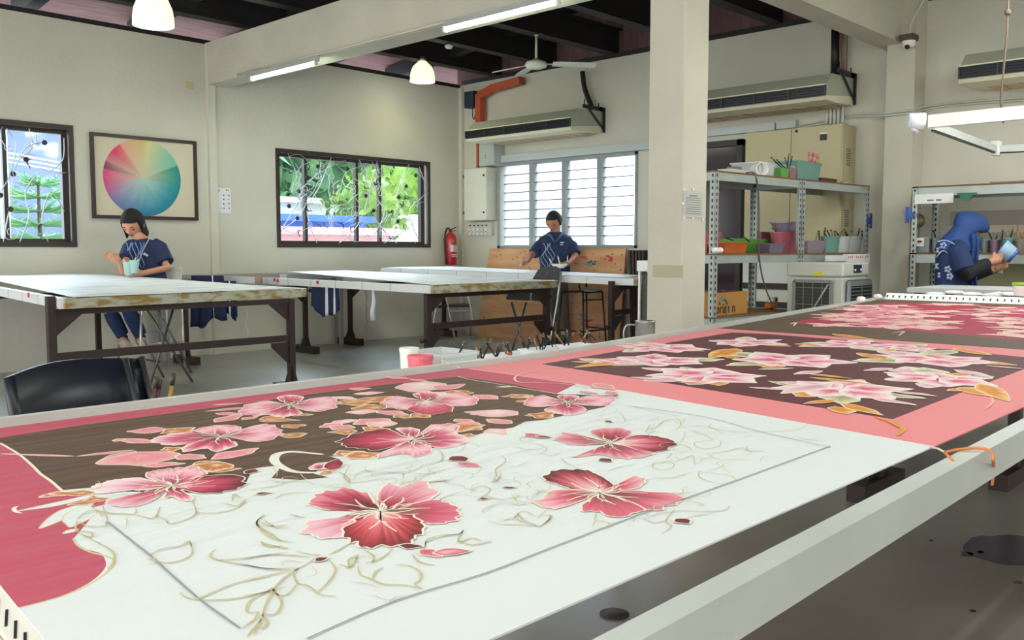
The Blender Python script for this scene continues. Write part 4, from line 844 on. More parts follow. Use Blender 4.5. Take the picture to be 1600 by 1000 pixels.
# ------------------------------------------------------------------ air conditioners
acg = mat('ac_grey', (172,176,160), .5, noise_amt=.08); acc = mat('ac_cream', (226,220,196), .5, noise_amt=.05); acb = mat('ac_black', (26,30,40), .4)
def ac(label, y0, y1, loc=None):
    t = thing('air_conditioner', label, 'air conditioner', (8.02,(y0+y1)/2,2.42), 'ceiling type air conditioners on the back wall')
    b = MB(); b.prism([(7.73,y0,2.53),(7.85,y0,2.645),(8.31,y0,2.66),(8.31,y0,2.43),(7.73,y0,2.435)], (0,y1-y0,0)); b.build('casing', acg, t)
    b = MB(); b.prism([(7.715,y0-.004,2.432),(7.74,y0-.004,2.405),(7.95,y0-.004,2.40),(8.31,y0-.004,2.42),(8.31,y0-.004,2.50),(7.73,y0-.004,2.44)], (0,y1-y0+.008,0))
    b.prism([(7.715,y0-.002,2.53),(7.715,y0-.002,2.54),(7.74,y0-.002,2.54),(7.74,y0-.002,2.53)], (0,y1-y0+.004,0))
    for k in range(9): b.box(7.97,8.25,y0+.1+k*(y1-y0-.2)/9,y0+.1+(k+.8)*(y1-y0-.2)/9,2.396,2.404,1)
    b.build('lower_panel', [acc, mat('ac_filter', (206,184,150), .7)], t)
    b = MB(); b.box(7.725,7.735,y0+.0,y1,2.44,2.53)
    for k in range(4): b.beam((7.716,y0+.002,2.452+k*.022),(7.716,y1-.002,2.452+k*.022),.014,.006)
    for k in range(6):
        y = y0+(y1-y0)*k/5; b.box(7.708,7.73,y-.006,y+.006,2.44,2.53,1)
    b.build('air_grille', [acb, mat('ac_rib', (52,60,72), .4)], t)
    b = MB(); b.box(7.92,8.31,y0-.02,y0-.012,2.66,2.70); b.box(8.28,8.31,y0-.025,y0-.012,2.42,2.70); b.cyl((7.95,y0-.016,2.66),(7.95,y0-.016,2.76),.006,8); b.cyl((8.2,y0-.016,2.66),(8.2,y0-.016,2.74),.006,8)
    b.beam((8.0,y0-.016,2.68),(8.29,y0-.016,2.46),.01,.02); b.box(8.20,8.31,y0-.02,y0+.03,2.66,2.7); b.build('bracket', black_m, t)
    return t
ac('air conditioner above the louvred window, left of the column', 6.50, 8.15)
ac('air conditioner above the beige cabinet, right of the column', 3.60, 5.30)
ac('air conditioner at the right edge behind the hanging wire', 1.1, 2.50)
b = MB()
q = [P(0,8.22,910,112), P(0,8.22,914,140), P(0,8.22,926,170)]; b.tube(smooth([tuple(k) for k in q],4), .03, 10); tag(b.build('pipe', black_m), 'black lagged pipe running down to the left air conditioner', 'pipe')
b = MB(); y_ = P(0,8.24,1304,60).y
b.tube([(8.24,y_,3.2),(8.24,y_-.02,2.68)], .035, 10); tag(b.build('pipe', black_m), 'black lagged pipe rising from the middle air conditioner', 'pipe')
b = MB(); y_ = P(0,8.24,1313,60).y; b.tube([(8.26,y_,3.2),(8.26,y_+.01,2.9),(8.26,y_-.01,2.68)], .014, 8); b.tube([(8.27,y_-.05,3.2),(8.27,y_-.05,2.68)],.01,8); tag(b.build('pipe', mat('brown_pipe', (150,116,96), .6)), 'thin brown pipes beside the black lagged pipe', 'pipe')
y_ = P(0,8.25,1297,60).y; b = MB(); b.box(8.25,XB-.002,y_-.01,y_+.05,2.66,3.2); tag(b.build('cable_duct', wall_m), 'narrow cream duct left of the pipes above the middle air conditioner', 'duct')
wp = mat('pale_pipe', (200,204,196), .5)
for k, xx in enumerate((1292,1298,1304,1310,1317)):
    p = P(0,8.26,xx,175); b = MB(); b.cyl((8.26,p.y,2.42),(8.26,p.y,2.27-.012*k),.014,8); tag(b.build('conduit', wp), 'short pale conduit below the middle air conditioner', 'conduit', 'conduits below the middle air conditioner')
b = MB()
for dy in (0, 4): b.tube(smooth([tuple(P(0,8.29 if x > 1430 or x < 1375 else 8.05,x,y+dy)) for x,y in ((1250,196),(1300,186),(1330,179),(1379,177),(1400,175),(1424,172),(1450,166),(1520,158),(1640,150))],3), .008, 6)
tag(b.build('conduit', wp), 'pair of thin pale conduits crossing the back wall and pilaster', 'conduit')
b = MB()
for k,(xa,ya,xb_,yb_) in enumerate(((1100,208,1180,198),(1180,200,1212,194),(1215,196,1245,192))):
    a = P(0,8.28,xa,ya); c = P(0,8.28,xb_,yb_); b.box(8.26-.005*k,XB-.003,min(a.y,c.y),max(a.y,c.y),a.z-.04,a.z+.03)
tag(b.build('cable_trunking', mat('pale_trunking', (190,198,200), .5)), 'grey trunking over the dark door', 'trunking')
# beige cabinet
t = thing('wall_cabinet', 'large beige two-door steel switch cabinet on the back wall', 'cabinet', (8.16,4.05,1.12))
cm = mat('beige_metal', (190,180,144), .5, noise_amt=.05, scale=3)
b = MB(); b.bbox(8.03,XB-.001,3.57,4.535,1.12,2.225,.006); b.build('body', cm, t)
b = MB(); b.box(8.018,8.03,4.062,4.53,1.13,2.215); b.build('door', cm, t); b = MB(); b.box(8.018,8.03,3.575,4.052,1.13,2.22); b.build('door', cm, t)
p = P(0,8.02,1287,213); b = MB(); b.box(8.01,8.02,p.y-.03,p.y+.03,p.z-.035,p.z+.02); b.box(8.012,8.02,p.y-.03,p.y+.03,p.z+.02,p.z+.034,1); b.build('meter_window', [black_m, white_p], t); q = P(0,8.02,1245,205); b = MB(); b.cyl((8.02,q.y,q.z),(8.012,q.y,q.z),.014,12); b.build('lock', black_m, t)
b = MB()
for z in [2.0-.02*k for k in range(8)]+[1.45-.02*k for k in range(8)]: b.box(8.12,8.2,3.563,3.57,z,z+.008)
b.build('vent', mat('vent_dark', (120,112,90), .6), t)
# white louvre boards with brown bars under it
t = thing('striped_panel', 'white panel with dark brown bars below the beige cabinet', 'panel', (8.26,4.5,0.2)); yA = P(0,8.25,1262,450).y; yB = P(0,8.25,1160,450).y
b = MB(); b.box(8.25,XB-.002,yA-.1,yB,.2,1.1); b.build('panel', mat('white_board', (226,228,220), .7), t)
for yy in (447,476):
    z = P(0,8.25,1200,yy).z; b = MB(); b.box(8.235,8.25,yA-.1,yB,z-.03,z+.03); b.build('bar', brown_m, t)
# ------------------------------------------------------------------ ceiling things
def emat(n, c, s): return mat(n, c, .5, emit=s)
tubem = emat('tube_glow', (240,255,225), 9)
def glow(loc, energy, sx, sy, rot=0):
    ld = bpy.data.lights.new('tube_glow', 'AREA'); ld.shape = 'RECTANGLE'; ld.size = sx; ld.size_y = sy; ld.energy = energy; ld.color = (.95,1,.93)
    lo = bpy.data.objects.new('tube_glow', ld); COL.objects.link(lo); lo.location = loc; lo.rotation_euler[2] = rot
def batten(label, xa, ya, xb_, yb_, grp):
    X0 = 4.715; a = P(0,X0,xa,ya); c = P(0,X0,xb_,yb_); y0, y1 = sorted((a.y,c.y)); z = (a.z+c.z)/2
    t = thing('tube_light', label, 'tube light', (X0,(y0+y1)/2,z-.05), grp)
    b = MB(); b.prism([(X0-.004,y0,z+.05),(X0-.004,y0,z-.0),(X0-.05,y0,z-.0),(X0-.03,y0,z+.05)], (0,y1-y0,0)); b.build('housing', alu_m, t)
    b = MB(); b.cyl((X0-.035,y0+.02,z-.018),(X0-.035,y1-.02,z-.018),.0145,12); b.build('tube', tubem, t); glow((X0-.035,(y0+y1)/2,z-.04), 2.2, .05, y1-y0)
    b = MB(); b.bbox(X0-.052,X0-.018,y0,y0+.022,z-.036,z+.01,.002); b.build('end_cap', white_p, t)
    b = MB(); b.bbox(X0-.052,X0-.018,y1-.022,y1,z-.036,z+.01,.002); b.build('end_cap', white_p, t)
batten('lit fluorescent tube under the beam, the left and farther of two', 398,123,500,95, 'tube lights along the cross beam')
batten('lit fluorescent tube under the beam, the nearer one at the top edge', 699,45,880,0, 'tube lights along the cross beam')
b = MB(); X0 = 4.715; b.cyl((X0-.012,3.3,2.80),(X0-.012,8.2,2.80),.012,8); tag(b.build('conduit', conc_m), 'cream conduit running along the lower edge of the cross beam', 'conduit')
lampm = mat('lamp_shade', (230,232,190), .35, emit=.3, ecol=(238,242,180))
def pendant(label, c, top, r, h):
    t = thing('pendant_lamp', label, 'pendant lamp', (c.x,c.y,c.z-h/2), 'dome pendant lamps under the purlins'); z = c.z-h/2
    b = MB(); pr = [(r,0),(r*.99,h*.25),(r*.92,h*.5),(r*.74,h*.75),(r*.42,h*.93),(r*.30,h)]; b.lathe(pr+[(q[0]-.006,q[1]) for q in pr[::-1]]+[pr[0]], (c.x,c.y,z), 28); b.build('shade', lampm, t)
    b = MB(); b.cyl((c.x,c.y,z+h),(c.x,c.y,z+h+.05),r*.30,14); b.cyl((c.x,c.y,z+h+.05),(c.x,c.y,top),.006,8); b.build('cord', steel_m, t)
    b = MB(); b.ball((c.x,c.y,z+h*.62), r*.42, sc=(1,1,1.2)); b.build('bulb', emat('bulb_glow', (255,252,200), 5), t)
    ld = bpy.data.lights.new('lamp_glow', 'POINT'); ld.energy = .9; ld.shadow_soft_size = .05; ld.color = (1,.98,.86); lo = bpy.data.objects.new('lamp_glow', ld); COL.objects.link(lo); lo.location = (c.x,c.y,z-.03)
pendant('glowing pendant lamp hung below the roof beyond the cross beam', P(1,8.2,660,112), 3.3, .145, .235)
pendant('glowing pendant lamp at the top edge above the colour wheel', D(6.9,239,13), 3.55, .15, .26)
p = P(2,3.27,739,62); t = tag(MB().lathe([(0,0),(.03,.0),(.045,.02),(.045,.035),(.02,.05),(0,.05)], (p.x,6.4+.93,3.235), 16).build('smoke_detector', white_p), 'small round white detector on a purlin left of the fan', 'detector')
# fan
fx, fy, fz = 7.06, 6.40, P(1,6.4,838,103).z
t = thing('ceiling_fan', 'white three-bladed ceiling fan hanging in front of the back wall', 'ceiling fan', (fx,fy,fz-.03))
fm = mat('fan_white', (222,226,214), .4); zt = 3.29; zc = P(1,6.4,838,57).z
MB().lathe([(.012,zc-zt),(.03,zc-zt+.02),(.075,0),(0,0)], (fx,fy,zt), 20).build('canopy', fm, t)
MB().cyl((fx,fy,fz+.03),(fx,fy,zc+.02),.013,10).build('down_rod', fm, t)
MB().lathe([(0,-.03),(.06,-.03),(.105,-.012),(.115,.012),(.10,.04),(.05,.055),(.02,.075),(0,.075)], (fx,fy,fz), 28).build('motor', fm, t)
for ex, ey, zz in ((764,117,fz-.0),(943,105,fz+.0),(805,77,fz+.02)):
    e = P(2,fz+.005,ex,ey)
    if ey == 77: e = Vector((fx+.30,fy+.50,fz))   # blade pointing to the back
    d = Vector((e.x-fx, e.y-fy, 0)); L = min(d.length, .62) if ey != 77 else .6; L = .62; d.normalize(); n = Vector((-d.y,d.x,0)); o = Vector((fx,fy,fz+.02)); b = MB()
    b.beam(o+d*.09, o+d*.2, .03, .006)
    ps = [(.17,.035),(.24,.055),(.45,.062),(.60,.058),(.63,.03)]; pl2 = [o+d*q+n*w+Vector((0,0,-.012)) for q,w in ps]+[o+d*q-n*w+Vector((0,0,.012)) for q,w in ps[::-1]]
    b.prism(pl2, (0,0,.006)); b.build('blade', fm, t)
# cctv dome camera
p = P(1,3.0,1420,66); p = Vector((7.95,2.94,P(0,7.95,1420,68).z)); p.y = P(0,7.95,1420,68).y
t = thing('security_camera', 'small dome security camera at the foot of the long beam', 'camera', tuple(p))
b = MB(); b.bbox(p.x-.06,p.x+.06,p.y-.06,p.y+.06,p.z+.02,p.z+.07,.004); b.build('base', mat('rust_base', (84,72,60), .7), t)
b = MB(); b.lathe([(.055,.02),(.05,-.01),(.035,-.035),(0,-.035)], p, 18); b.build('dome', white_p, t)
b = MB(); b.ball((p.x-.03,p.y,p.z-.03), .022, nu=10, nv=8); b.build('lens', black_m, t)
b = MB(); b.tube(smooth([tuple(p+Vector((0,0,.07))),(p.x+.02,p.y-.02,p.z+.2),(p.x+.02,p.y-.12,p.z+.4),(p.x,p.y-.13,p.z+.7)],5),.008,8); tag(b.build('cable', wp), 'pale cable curving up from the dome camera', 'cable')
# hanging rectangular batten frame at the right, with its wire
z = 1.87; q = [P(2,z,1452,190), P(2,z,1640,172), P(2,z,1475,204), P(2,z,1556,233), P(2,z,1640,229)]
t = thing('overhead_light_rack', 'white rectangular batten frame hung over the far table end', 'hanging frame', (6.4,2,1.83), None)
b = MB(); b.beam(q[0], q[1], .04, .075); b.build('front_batten', mat('white_batten', (238,238,234), .5), t)
b = MB(); b.beam(q[2]+Vector((-.3,-.03,0)), q[3], .03, .05, m=0); b.beam(q[2]+Vector((-.3,-.03,-.03)), q[3]+Vector((0,0,-.03)), .012, .012, m=1); b.build('side_batten', [alu_m, black_m], t)
b = MB(); b.beam(q[3], q[4], .03, .05); b.beam(q[3]+Vector((0,0,-.03)), q[4]+Vector((0,0,-.03)), .012,.01,m=1); b.build('back_batten', [alu_m, black_m], t)
b = MB(); b.bbox(q[3].x-.04,q[3].x+.04,q[3].y-.03,q[3].y+.03,z-.05,z+.06,.004); b.build('corner_joint', white_p, t)
b = MB(); b.tube([tuple(q[0]+Vector((-.05,.11,.01))), tuple(q[0]+Vector((0,.03,.0)))], [.045,.055], 12); b.tube([tuple(q[0]+Vector((-.03,.08,-.02))), tuple(q[0]+Vector((0,.07,-.06)))], [.03,.015], 8); tag(b.build('towel', white_cloth), 'white towel wrapped around the left end of the hanging frame', 'towel')
p = P(2,z+.02,1568,184); b = MB(); b.tube([tuple(p+Vector((0,0,-.03))),tuple(p+Vector((.0,.02,.1))),tuple(p+Vector((0,0,.5))),tuple(p+Vector((0,0,1.5)))], .006, 8); b.ball(p+Vector((0,0,.62)), .02, nu=8, nv=6)
tag(b.build('hanging_wire', mat('rusty_wire', (96,80,66), .7)), 'rusty wire holding up the hanging frame at the right edge', 'wire')
# notice taped on the column
t = thing('notice', 'grey printed list taped to the shaded side of the column', 'notice', (4.84,3.08,1.3)); a = P(1,3.081,1068,297); c = P(1,3.081,1097,341)
b = MB(); b.box(a.x,c.x,3.079,3.082,c.z,a.z); b.build('sheet', mat('grey_paper', (186,188,182), .7), t)
b = MB(); w_ = c.x-a.x
for k in range(9): z = a.z-.03-k*.0135; b.box(a.x+w_*(.12 if k else .3),c.x-w_*(.12 if k else .3),3.077,3.079,z-.0015 if k else z-.004,z+.0015 if k else z+.003)
b.build('print', mat('print_grey', (120,122,120), .7), t)
b = MB()
for (x, y) in ((1069,296),(1083,296),(1069,340),(1083,341),(1098,343),(1067,318)): p = P(1,3.078,x,y); b.box(p.x-.008,p.x+.008,3.0765,3.0785,p.z-.008,p.z+.008)
b.build('tape', white_p, t)
b = MB(); a = P(0,4.7205,1020,414); c = P(0,4.7205,1067,434); b.box(4.7185,4.7215,min(a.y,c.y),max(a.y,c.y),c.z,a.z); tag(b.build('tape_patch', mat('tape_tan', (176,172,146), .7)), 'dull tan strip of tape around the lit side of the column', 'tape')

# ------------------------------------------------------------------ slotted-angle shelving
ga = mat('galvanised', (176,184,180), .4, metal=.35, noise_amt=.12, scale=9); brd = mat('shelf_board', (124,92,62), .7, noise_amt=.2, scale=8)
slot = mat('slot_dark', (38,38,36), .8)
def rackf(o, ang):
    ca, sa = math.cos(ang), math.sin(ang)
    return lambda x, y, z: (o[0]+x*ca-y*sa, o[1]+x*sa+y*ca, z)
def upright(b, R, x, y, sx, sy, h):
    """L section; sx/sy = inward directions"""
    w, th = .045, .003
    def bx(x0,x1,y0,y1,z0,z1,m=0):
        b.hexa([R(x0,y0,z0),R(x1,y0,z0),R(x1,y1,z0),R(x0,y1,z0),R(x0,y0,z1),R(x1,y0,z1),R(x1,y1,z1),R(x0,y1,z1)], m)
    bx(*sorted((x,x+w*sx)),*sorted((y,y+th*sy)),0,h); bx(*sorted((x,x+th*sx)),*sorted((y,y+w*sy)),0,h)
    z = .04
    while z < h-.03:
        for off in (.022,):
            for yy in (y-.001*sy, y+th*sy-.0): bx(*sorted((x+(off-.006)*sx,x+(off+.006)*sx)),*sorted((yy,yy+.001*sy)),z,z+.022,1)
            for xx in (x-.001*sx, x+th*sx): bx(*sorted((xx,xx+.001*sx)),*sorted((y+(off-.006)*sy,y+(off+.006)*sy)),z,z+.022,1)
        z += .045
def rack(label, o, ang, L, dep, h, levels, grp):
    t = thing('shelving_unit', label, 'shelf', (o[0],o[1],0), grp); R = rackf(o, ang)
    for (x, y, sx, sy) in ((0,0,1,1),(L,0,-1,1),(0,dep,1,-1),(L,dep,-1,-1)):
        b = MB(); upright(b, R, x, y, sx, sy, h); b.build('upright', [ga, slot], t)
    for z in levels:
        b = MB()
        def bx(x0,x1,y0,y1,z0,z1,m=0): b.hexa([R(x0,y0,z0),R(x1,y0,z0),R(x1,y1,z0),R(x0,y1,z0),R(x0,y0,z1),R(x1,y0,z1),R(x1,y1,z1),R(x0,y1,z1)], m)
        bx(.046,L-.046,.004,.03,z-.058,z); bx(.046,L-.046,dep-.03,dep-.004,z-.058,z); bx(.004,.03,.046,dep-.046,z-.058,z); bx(L-.03,L-.004,.046,dep-.046,z-.058,z)
        bx(.0,L,.0,dep,z,z+.012,1); b.build('shelf', [ga, brd], t)
    return R
g_ = 'slotted metal shelving bays behind the column'
RA = rack('left bay of slotted steel shelving, nearest the column', (5.71,3.46), -.062, 1.19, .45, 1.66, (1.648,1.057,.60), g_)
RB = rack('right bay of slotted steel shelving behind the air cooler', (6.905,3.386), -.062, 1.14, .45, 1.66, (1.648,1.057,.33), g_)
def onrack(x, y, dy=.1, z=None):
    """point above the rack line for a photo column; dy = set back from the shelf edge"""
    a = P(1, 3.40+dy, x, y); return a
def tub(name, label, cat, c, w, d, h, m, grp=None, taper=.85, round_=False, wall=.004):
    b = MB(); n = 24 if round_ else 4
    def ring(k, z, off=0):
        if round_: return [(c[0]+(w/2*k-off)*math.cos(2*PI*i/n), c[1]+(d/2*k-off)*math.sin(2*PI*i/n), z) for i in range(n)]
        ww, dd = w/2*k-off, d/2*k-off; return [(c[0]-ww,c[1]-dd,z),(c[0]+ww,c[1]-dd,z),(c[0]+ww,c[1]+dd,z),(c[0]-ww,c[1]+dd,z)]
    R_ = [ring(taper, c[2]), ring(1, c[2]+h-.012), ring(1.05, c[2]+h-.012), ring(1.05, c[2]+h), ring(1, c[2]+h, wall), ring(taper, c[2]+.008, wall)]
    vs = [p for r in R_ for p in r]; fs = [tuple(range(n-1,-1,-1)), tuple(range(5*n, 6*n))]
    for k in range(5):
        for i in range(n): fs.append((k*n+i, k*n+(i+1)%n, (k+1)*n+(i+1)%n, (k+1)*n+i))
    b.add(vs, fs); o = b.build(name, m); tag(o, label, cat, grp); return o
def brush(label, base, tip, grp, r=.005, m=None):
    b = MB(); base = Vector(base); tip = Vector(tip); b.tube([base, base.lerp(tip,.8)], [r*.8, r], 6); b.tube([base.lerp(tip,.8), base.lerp(tip,.87)], r*1.1, 6, 1); b.tube([base.lerp(tip,.87), base.lerp(tip,.95), tip], [r*1.1,r*1.4,r*.3], 6, 2)
    return tag(b.build('paint_brush', [m or black_m, steel_m, mat('bristle', (120,96,70), .9)]), label, 'brush', grp)
wood_h = mat('brush_wood', (176,132,84), .6)
clear = mat('clear_plastic', (224,232,232), .15, alpha=.5); tealb = mat('teal_plastic', (120,168,158), .3, alpha=.85); grn = mat('green_plastic', (96,160,70), .45); orp = mat('orange_basin', (186,92,36), .45); pur = mat('purple_plastic', (118,106,122), .45); pnk = mat('pink_plastic', (172,92,108), .45); lil = mat('lilac_plastic', (150,136,150), .45); dkp = mat('bucket_purple', (146,138,160), .3)
ZT, ZM = 1.662, 1.071
def pos(x, y, Y, z): a = P(1, Y, x, y); return (a.x, Y, z)
def tubpx(name, label, cat, x0, x1, ytop, ybot, Y, z, d, m, **k):
    a = P(1,Y,x0,ytop); c = P(1,Y,x1,ybot); h = max(.03, a.z-z); return tub(name, label, cat, ((a.x+c.x)/2, Y+d/2, z), abs(c.x-a.x), d, h, m, **k), h
# top shelf
tubpx('storage_box', 'clear plastic box lying on the top shelf, left of the teal box', 'box', 1186,1240,252,272, 3.52, ZT, .24, clear)
tubpx('storage_box', 'small green box inside clutter on the top shelf', 'box', 1220,1233,262,273, 3.47, ZT, .05, grn)
tubpx('storage_box', 'small dull pink box beside the green one on the top shelf', 'box', 1234,1245,261,274, 3.47, ZT, .05, mat('dull_pink', (150,110,112), .5))
tubpx('storage_box', 'tall clear box with teal cups on the top shelf', 'box', 1246,1283,250,281, 3.50, ZT, .2, tealb)
p = pos(1191,263,3.5,ZT+.055); b = MB(); b.lathe([(.055,0),(.055,.28),(.045,.28),(.045,0),(.055,0)], p, 20, axis=(.5,.86,0)); tag(b.build('paper_roll', white_p), 'white paper roll with dark hollow end on the top shelf', 'roll')
for i, (x, y) in enumerate(((1266,246),(1272,247),(1277,250))):
    p = pos(x,y,3.55,P(1,3.55,x,y+14).z); b = MB(); b.lathe([(0,0),(.014,0),(.018,.12),(0,.12)], p, 10); tag(b.build('bottle', mat('red_white', (214,190,180), .5, rgb2=(190,60,50), scale=30)), 'small red and white bottle standing in the tall clear box', 'bottle', 'red and white bottles in the tall clear box')
for i, (xa, ya, xb_, yb_) in enumerate(((1222,262,1204,245),(1226,262,1213,249),(1230,262,1233,240),(1232,262,1226,246),(1234,262,1238,244))):
    brush('thin brush standing up behind the green box on the top shelf', P(1,3.5,xa,ya), P(1,3.5,xb_,yb_), 'brushes on the top shelf', .005)
b = MB(); p = pos(1152,267,3.5,ZT); b.bbox(p[0]-.09,p[0]+.18,3.5,3.62,ZT,ZT+.03,.004); b.bbox(p[0]+.02,p[0]+.1,3.52,3.6,ZT+.03,ZT+.055,.004,1); tag(b.build('power_adapter', [cb, pur]), 'cream strip with a purple box on the left of the top shelf', 'box')
b = MB(); q = [P(1,3.45,1166,270),P(1,3.44,1178,271),P(1,3.42,1184,290),P(1,3.42,1186,330),P(1,3.42,1186,400),P(1,3.42,1196,450),P(1,3.42,1213,487)]; b.tube(smooth([tuple(k) for k in q],4), .006, 6); tag(b.build('extension_lead', mat('grey_cord', (84,86,84), .6)), 'grey cord falling from the top shelf down the front of the rack', 'cord')
b = MB(); p = pos(1297,284,3.5,ZT); b.bbox(p[0]-.15,p[0]+.14,3.5,3.75,ZT,ZT+.05,.003); tag(b.build('tray', mat('brown_tray', (92,58,48), .6)), 'flat brown tray on the right part of the top shelf', 'tray')
b = MB(); rr = random.Random(6); p = pos(1325,286,3.45,ZT)
for k in range(12): b.ball((p[0]+rr.uniform(-.12,.2), 3.47+rr.uniform(0,.1), ZT+.02), rr.uniform(.02,.035), nu=8, nv=6, sc=(1.4,1,.6))
tag(b.build('plastic_bag', mat('bag_grey', (170,172,172), .3)), 'crumpled grey plastic bag at the right end of the top shelf', 'bag')
# middle shelf
tubpx('basin', 'orange plastic basin on the middle shelf', 'basin', 1132,1168,378,399, 3.47, ZM, .14, orp)
tubpx('basin', 'bright green basin on the middle shelf, behind the orange one', 'basin', 1118,1222,372,399, 3.68, ZM, .16, grn)
tubpx('storage_box', 'dull purple bin right of the green basin on the middle shelf', 'box', 1203,1225,380,397, 3.46, ZM, .12, pur)
o, h = tubpx('storage_box', 'pink box stacked behind the purple bin on the middle shelf', 'box', 1190,1226,362,398, 3.76, ZM, .1, pnk)
tubpx('storage_box', 'pink box at the far left of the middle shelf', 'box', 1104,1126,362,398, 3.66, ZM, .03, pnk)
o, h = tubpx('bucket', 'deep pink tub under the pale purple bucket on the middle shelf', 'bucket', 1228,1267,362,398, 3.48, ZM, .2, pnk, round_=True)
tubpx('bucket', 'pale purple bucket with dark rim sitting in the deep pink tub', 'bucket', 1228,1268,346,364, 3.48, ZM+h+.002, .2, dkp, round_=True, taper=.7)
tubpx('storage_box', 'lilac tub right of the pink tub on the middle shelf', 'box', 1262,1290,376,397, 3.42, ZM, .16, lil)
for i, (x0, x1, l) in enumerate(((1297,1318,'teal tinted cup'),(1316,1334,'pale blue cup'),(1332,1352,'clear greenish cup'))):
    tubpx('plastic_cup', l+(' right of the lilac tub','  in the middle of the cup row',' at the right end of the middle shelf')[i].replace('  ',' '), 'cup', x0,x1,369,396, 3.40, ZM, .12, (tealb,clear,clear)[i], round_=True)
for i in range(16):
    x = 1275+i*4.9; brush('dark brush standing among the cups at the right of the middle shelf', P(1,3.46,x+rr.uniform(-3,3),376), P(1,3.46,x+rr.uniform(-9,5),357+rr.uniform(-2,5)), 'brushes in the cups on the middle shelf', .006, wood_h if i % 3 == 0 else None)
for i, (a_, c_) in enumerate((((1146,376),(1127,369)),((1171,378),(1162,370)),((1224,372),(1206,356)),((1229,372),(1222,354)),((1226,374),(1226,353)))): brush('brush leaning in the coloured basins on the middle shelf', P(1,3.58,*a_), P(1,3.58,*c_), 'brushes in the basins on the middle shelf', .006)
b = MB(); p = pos(1120,393,3.44,ZM)
for k in range(6): b.ball((p[0]+.02*k, 3.46+.01*(k%2), ZM+.022), .022, nu=8, nv=6)
tag(b.build('rag', white_cloth), 'crumpled white rag at the front left of the middle shelf', 'rag')
for i, (x0, x1, l, mm) in enumerate(((1289,1316,'blank white carton hanging on the middle shelf edge', white_p),(1317,1352,'white carton with red lettering on the middle shelf edge', white_p))):
    a = P(1,3.30,x0,399+(-2*i)); c = P(1,3.30,x1,408); b = MB(); b.bbox(a.x,c.x,3.26,3.30,c.z-.02*i,a.z,.002)
    if i:
        for k in range(11):
            if k in (3,8): continue
            u = a.x+.015+k*(c.x-a.x-.03)/11; b.box(u,u+.010,3.258,3.2605,a.z-.034,a.z-.015,1)
    tag(b.build('carton', [mm, red]), l, 'box')
def clip(label, x, y0, y1, Y, m, side=-1):
    a = P(1,Y,x,y0); c = P(1,Y,x,y1); b = MB(); b.box(a.x-.01,a.x+.012,Y-.03,Y-.012,c.z,a.z); zm = (a.z+c.z)/2; b.prism([(a.x,Y-.012,zm-.03),(a.x,Y-.012,zm+.035),(a.x+.07*side,Y-.012,zm+.02),(a.x+.07*side,Y-.012,zm-.02)], (0,-.02,0)); tag(b.build('spring_clamp', m), label, 'clamp')
blu = mat('blue_plastic', (28,92,180), .4)
clip('blue clamp on the right upright of the shelving behind the cooler', 1357,333,357,3.30, mat('dark_blue_plastic', (20,50,130), .4))
# lower shelf: cardboard box, bottle, dark things
t = thing('cardboard_box', 'brown cardboard box with black lettering on the lower shelf', 'box', (6.0,3.55,.615)); a = P(1,3.5,1117,458); c = P(1,3.5,1167,505)
card = mat('cardboard', (176,128,62), .8, noise_amt=.12, scale=5); b = MB(); y2 = P(0,c.x,1184,470).y
b.box(a.x,c.x,3.5,3.505,.615,a.z); b.box(a.x,c.x,3.86,3.865,.615,a.z); b.box(a.x,a.x+.005,3.505,3.86,.615,a.z); b.box(c.x-.005,c.x,3.505,3.86,.615,a.z); b.box(a.x,c.x,3.505,3.86,.615,.35); b.build('carton', card, t)
def txt(s_, loc, size, m, par=None, rot=(PI/2,0,0), name='lettering', ext=.001, sx=1):
    cu = bpy.data.curves.new(name, 'FONT'); cu.body = s_; cu.size = size; cu.extrude = ext; o = bpy.data.objects.new(name, cu); COL.objects.link(o)
    dg = bpy.context.evaluated_depsgraph_get(); me = bpy.data.meshes.new_from_object(o.evaluated_get(dg)); bpy.data.objects.remove(o)
    me.materials.clear(); me.materials.append(m); ob = bpy.data.objects.new(name, me); COL.objects.link(ob); ob.rotation_euler = rot; ob.scale = (sx,1,1)
    if par: ob.parent = par; ob.location = Vector(loc)-Vector(par.location)
    else: ob.location = loc
    return ob
ink = mat('black_ink', (40,34,28), .7); gp = mat('grey_print', (112,122,120), .8)
txt('prim n', (a.x+.012,3.498,.632), .105, ink, t, sx=1.0)
b = MB(); cx = a.x+.115; b.tube([(cx+.05*math.cos(k),3.497,.70+.04*math.sin(k)) for k in [PI-i*.35 for i in range(10)]], .011, 6); b.box(cx+.04,cx+.062,3.494,3.499,.54,.70); b.build('printed_mark', gp, t)
b = MB(); rr = random.Random(8)
for k in range(16): b.ball((rr.uniform(a.x+.05,c.x-.05), rr.uniform(3.54,3.8), a.z-.02), rr.uniform(.025,.05), m=k%3, nu=8, nv=6, sc=(1.2,1,.7))
tag(b.build('rag_heap', [mat('maroon_rag', (110,34,48), .8), mat('grey_rag', (96,88,90), .8), mat('blue_rag', (58,60,88), .8)]), 'heap of maroon and grey rags in the cardboard box', 'rags')
t = thing('bottle', 'orange and white detergent bottle on the floor side right of the box', 'bottle', tuple(P(1,3.6,1211,492))); p = Vector(t.location); p.z = .615; t.location = p; h = P(1,3.6,1210,465).z-.615
b = MB(); b.bbox(p.x-.075,p.x+.05,p.y,p.y+.06,.615,.615+h*.55,.008); b.build('lower_body', mat('orange_liquid', (216,116,30), .35), t)
b = MB(); b.bbox(p.x-.03,p.x+.06,p.y+.004,p.y+.058,.615+h*.55,.615+h,.008); b.build('upper_body', white_p, t)
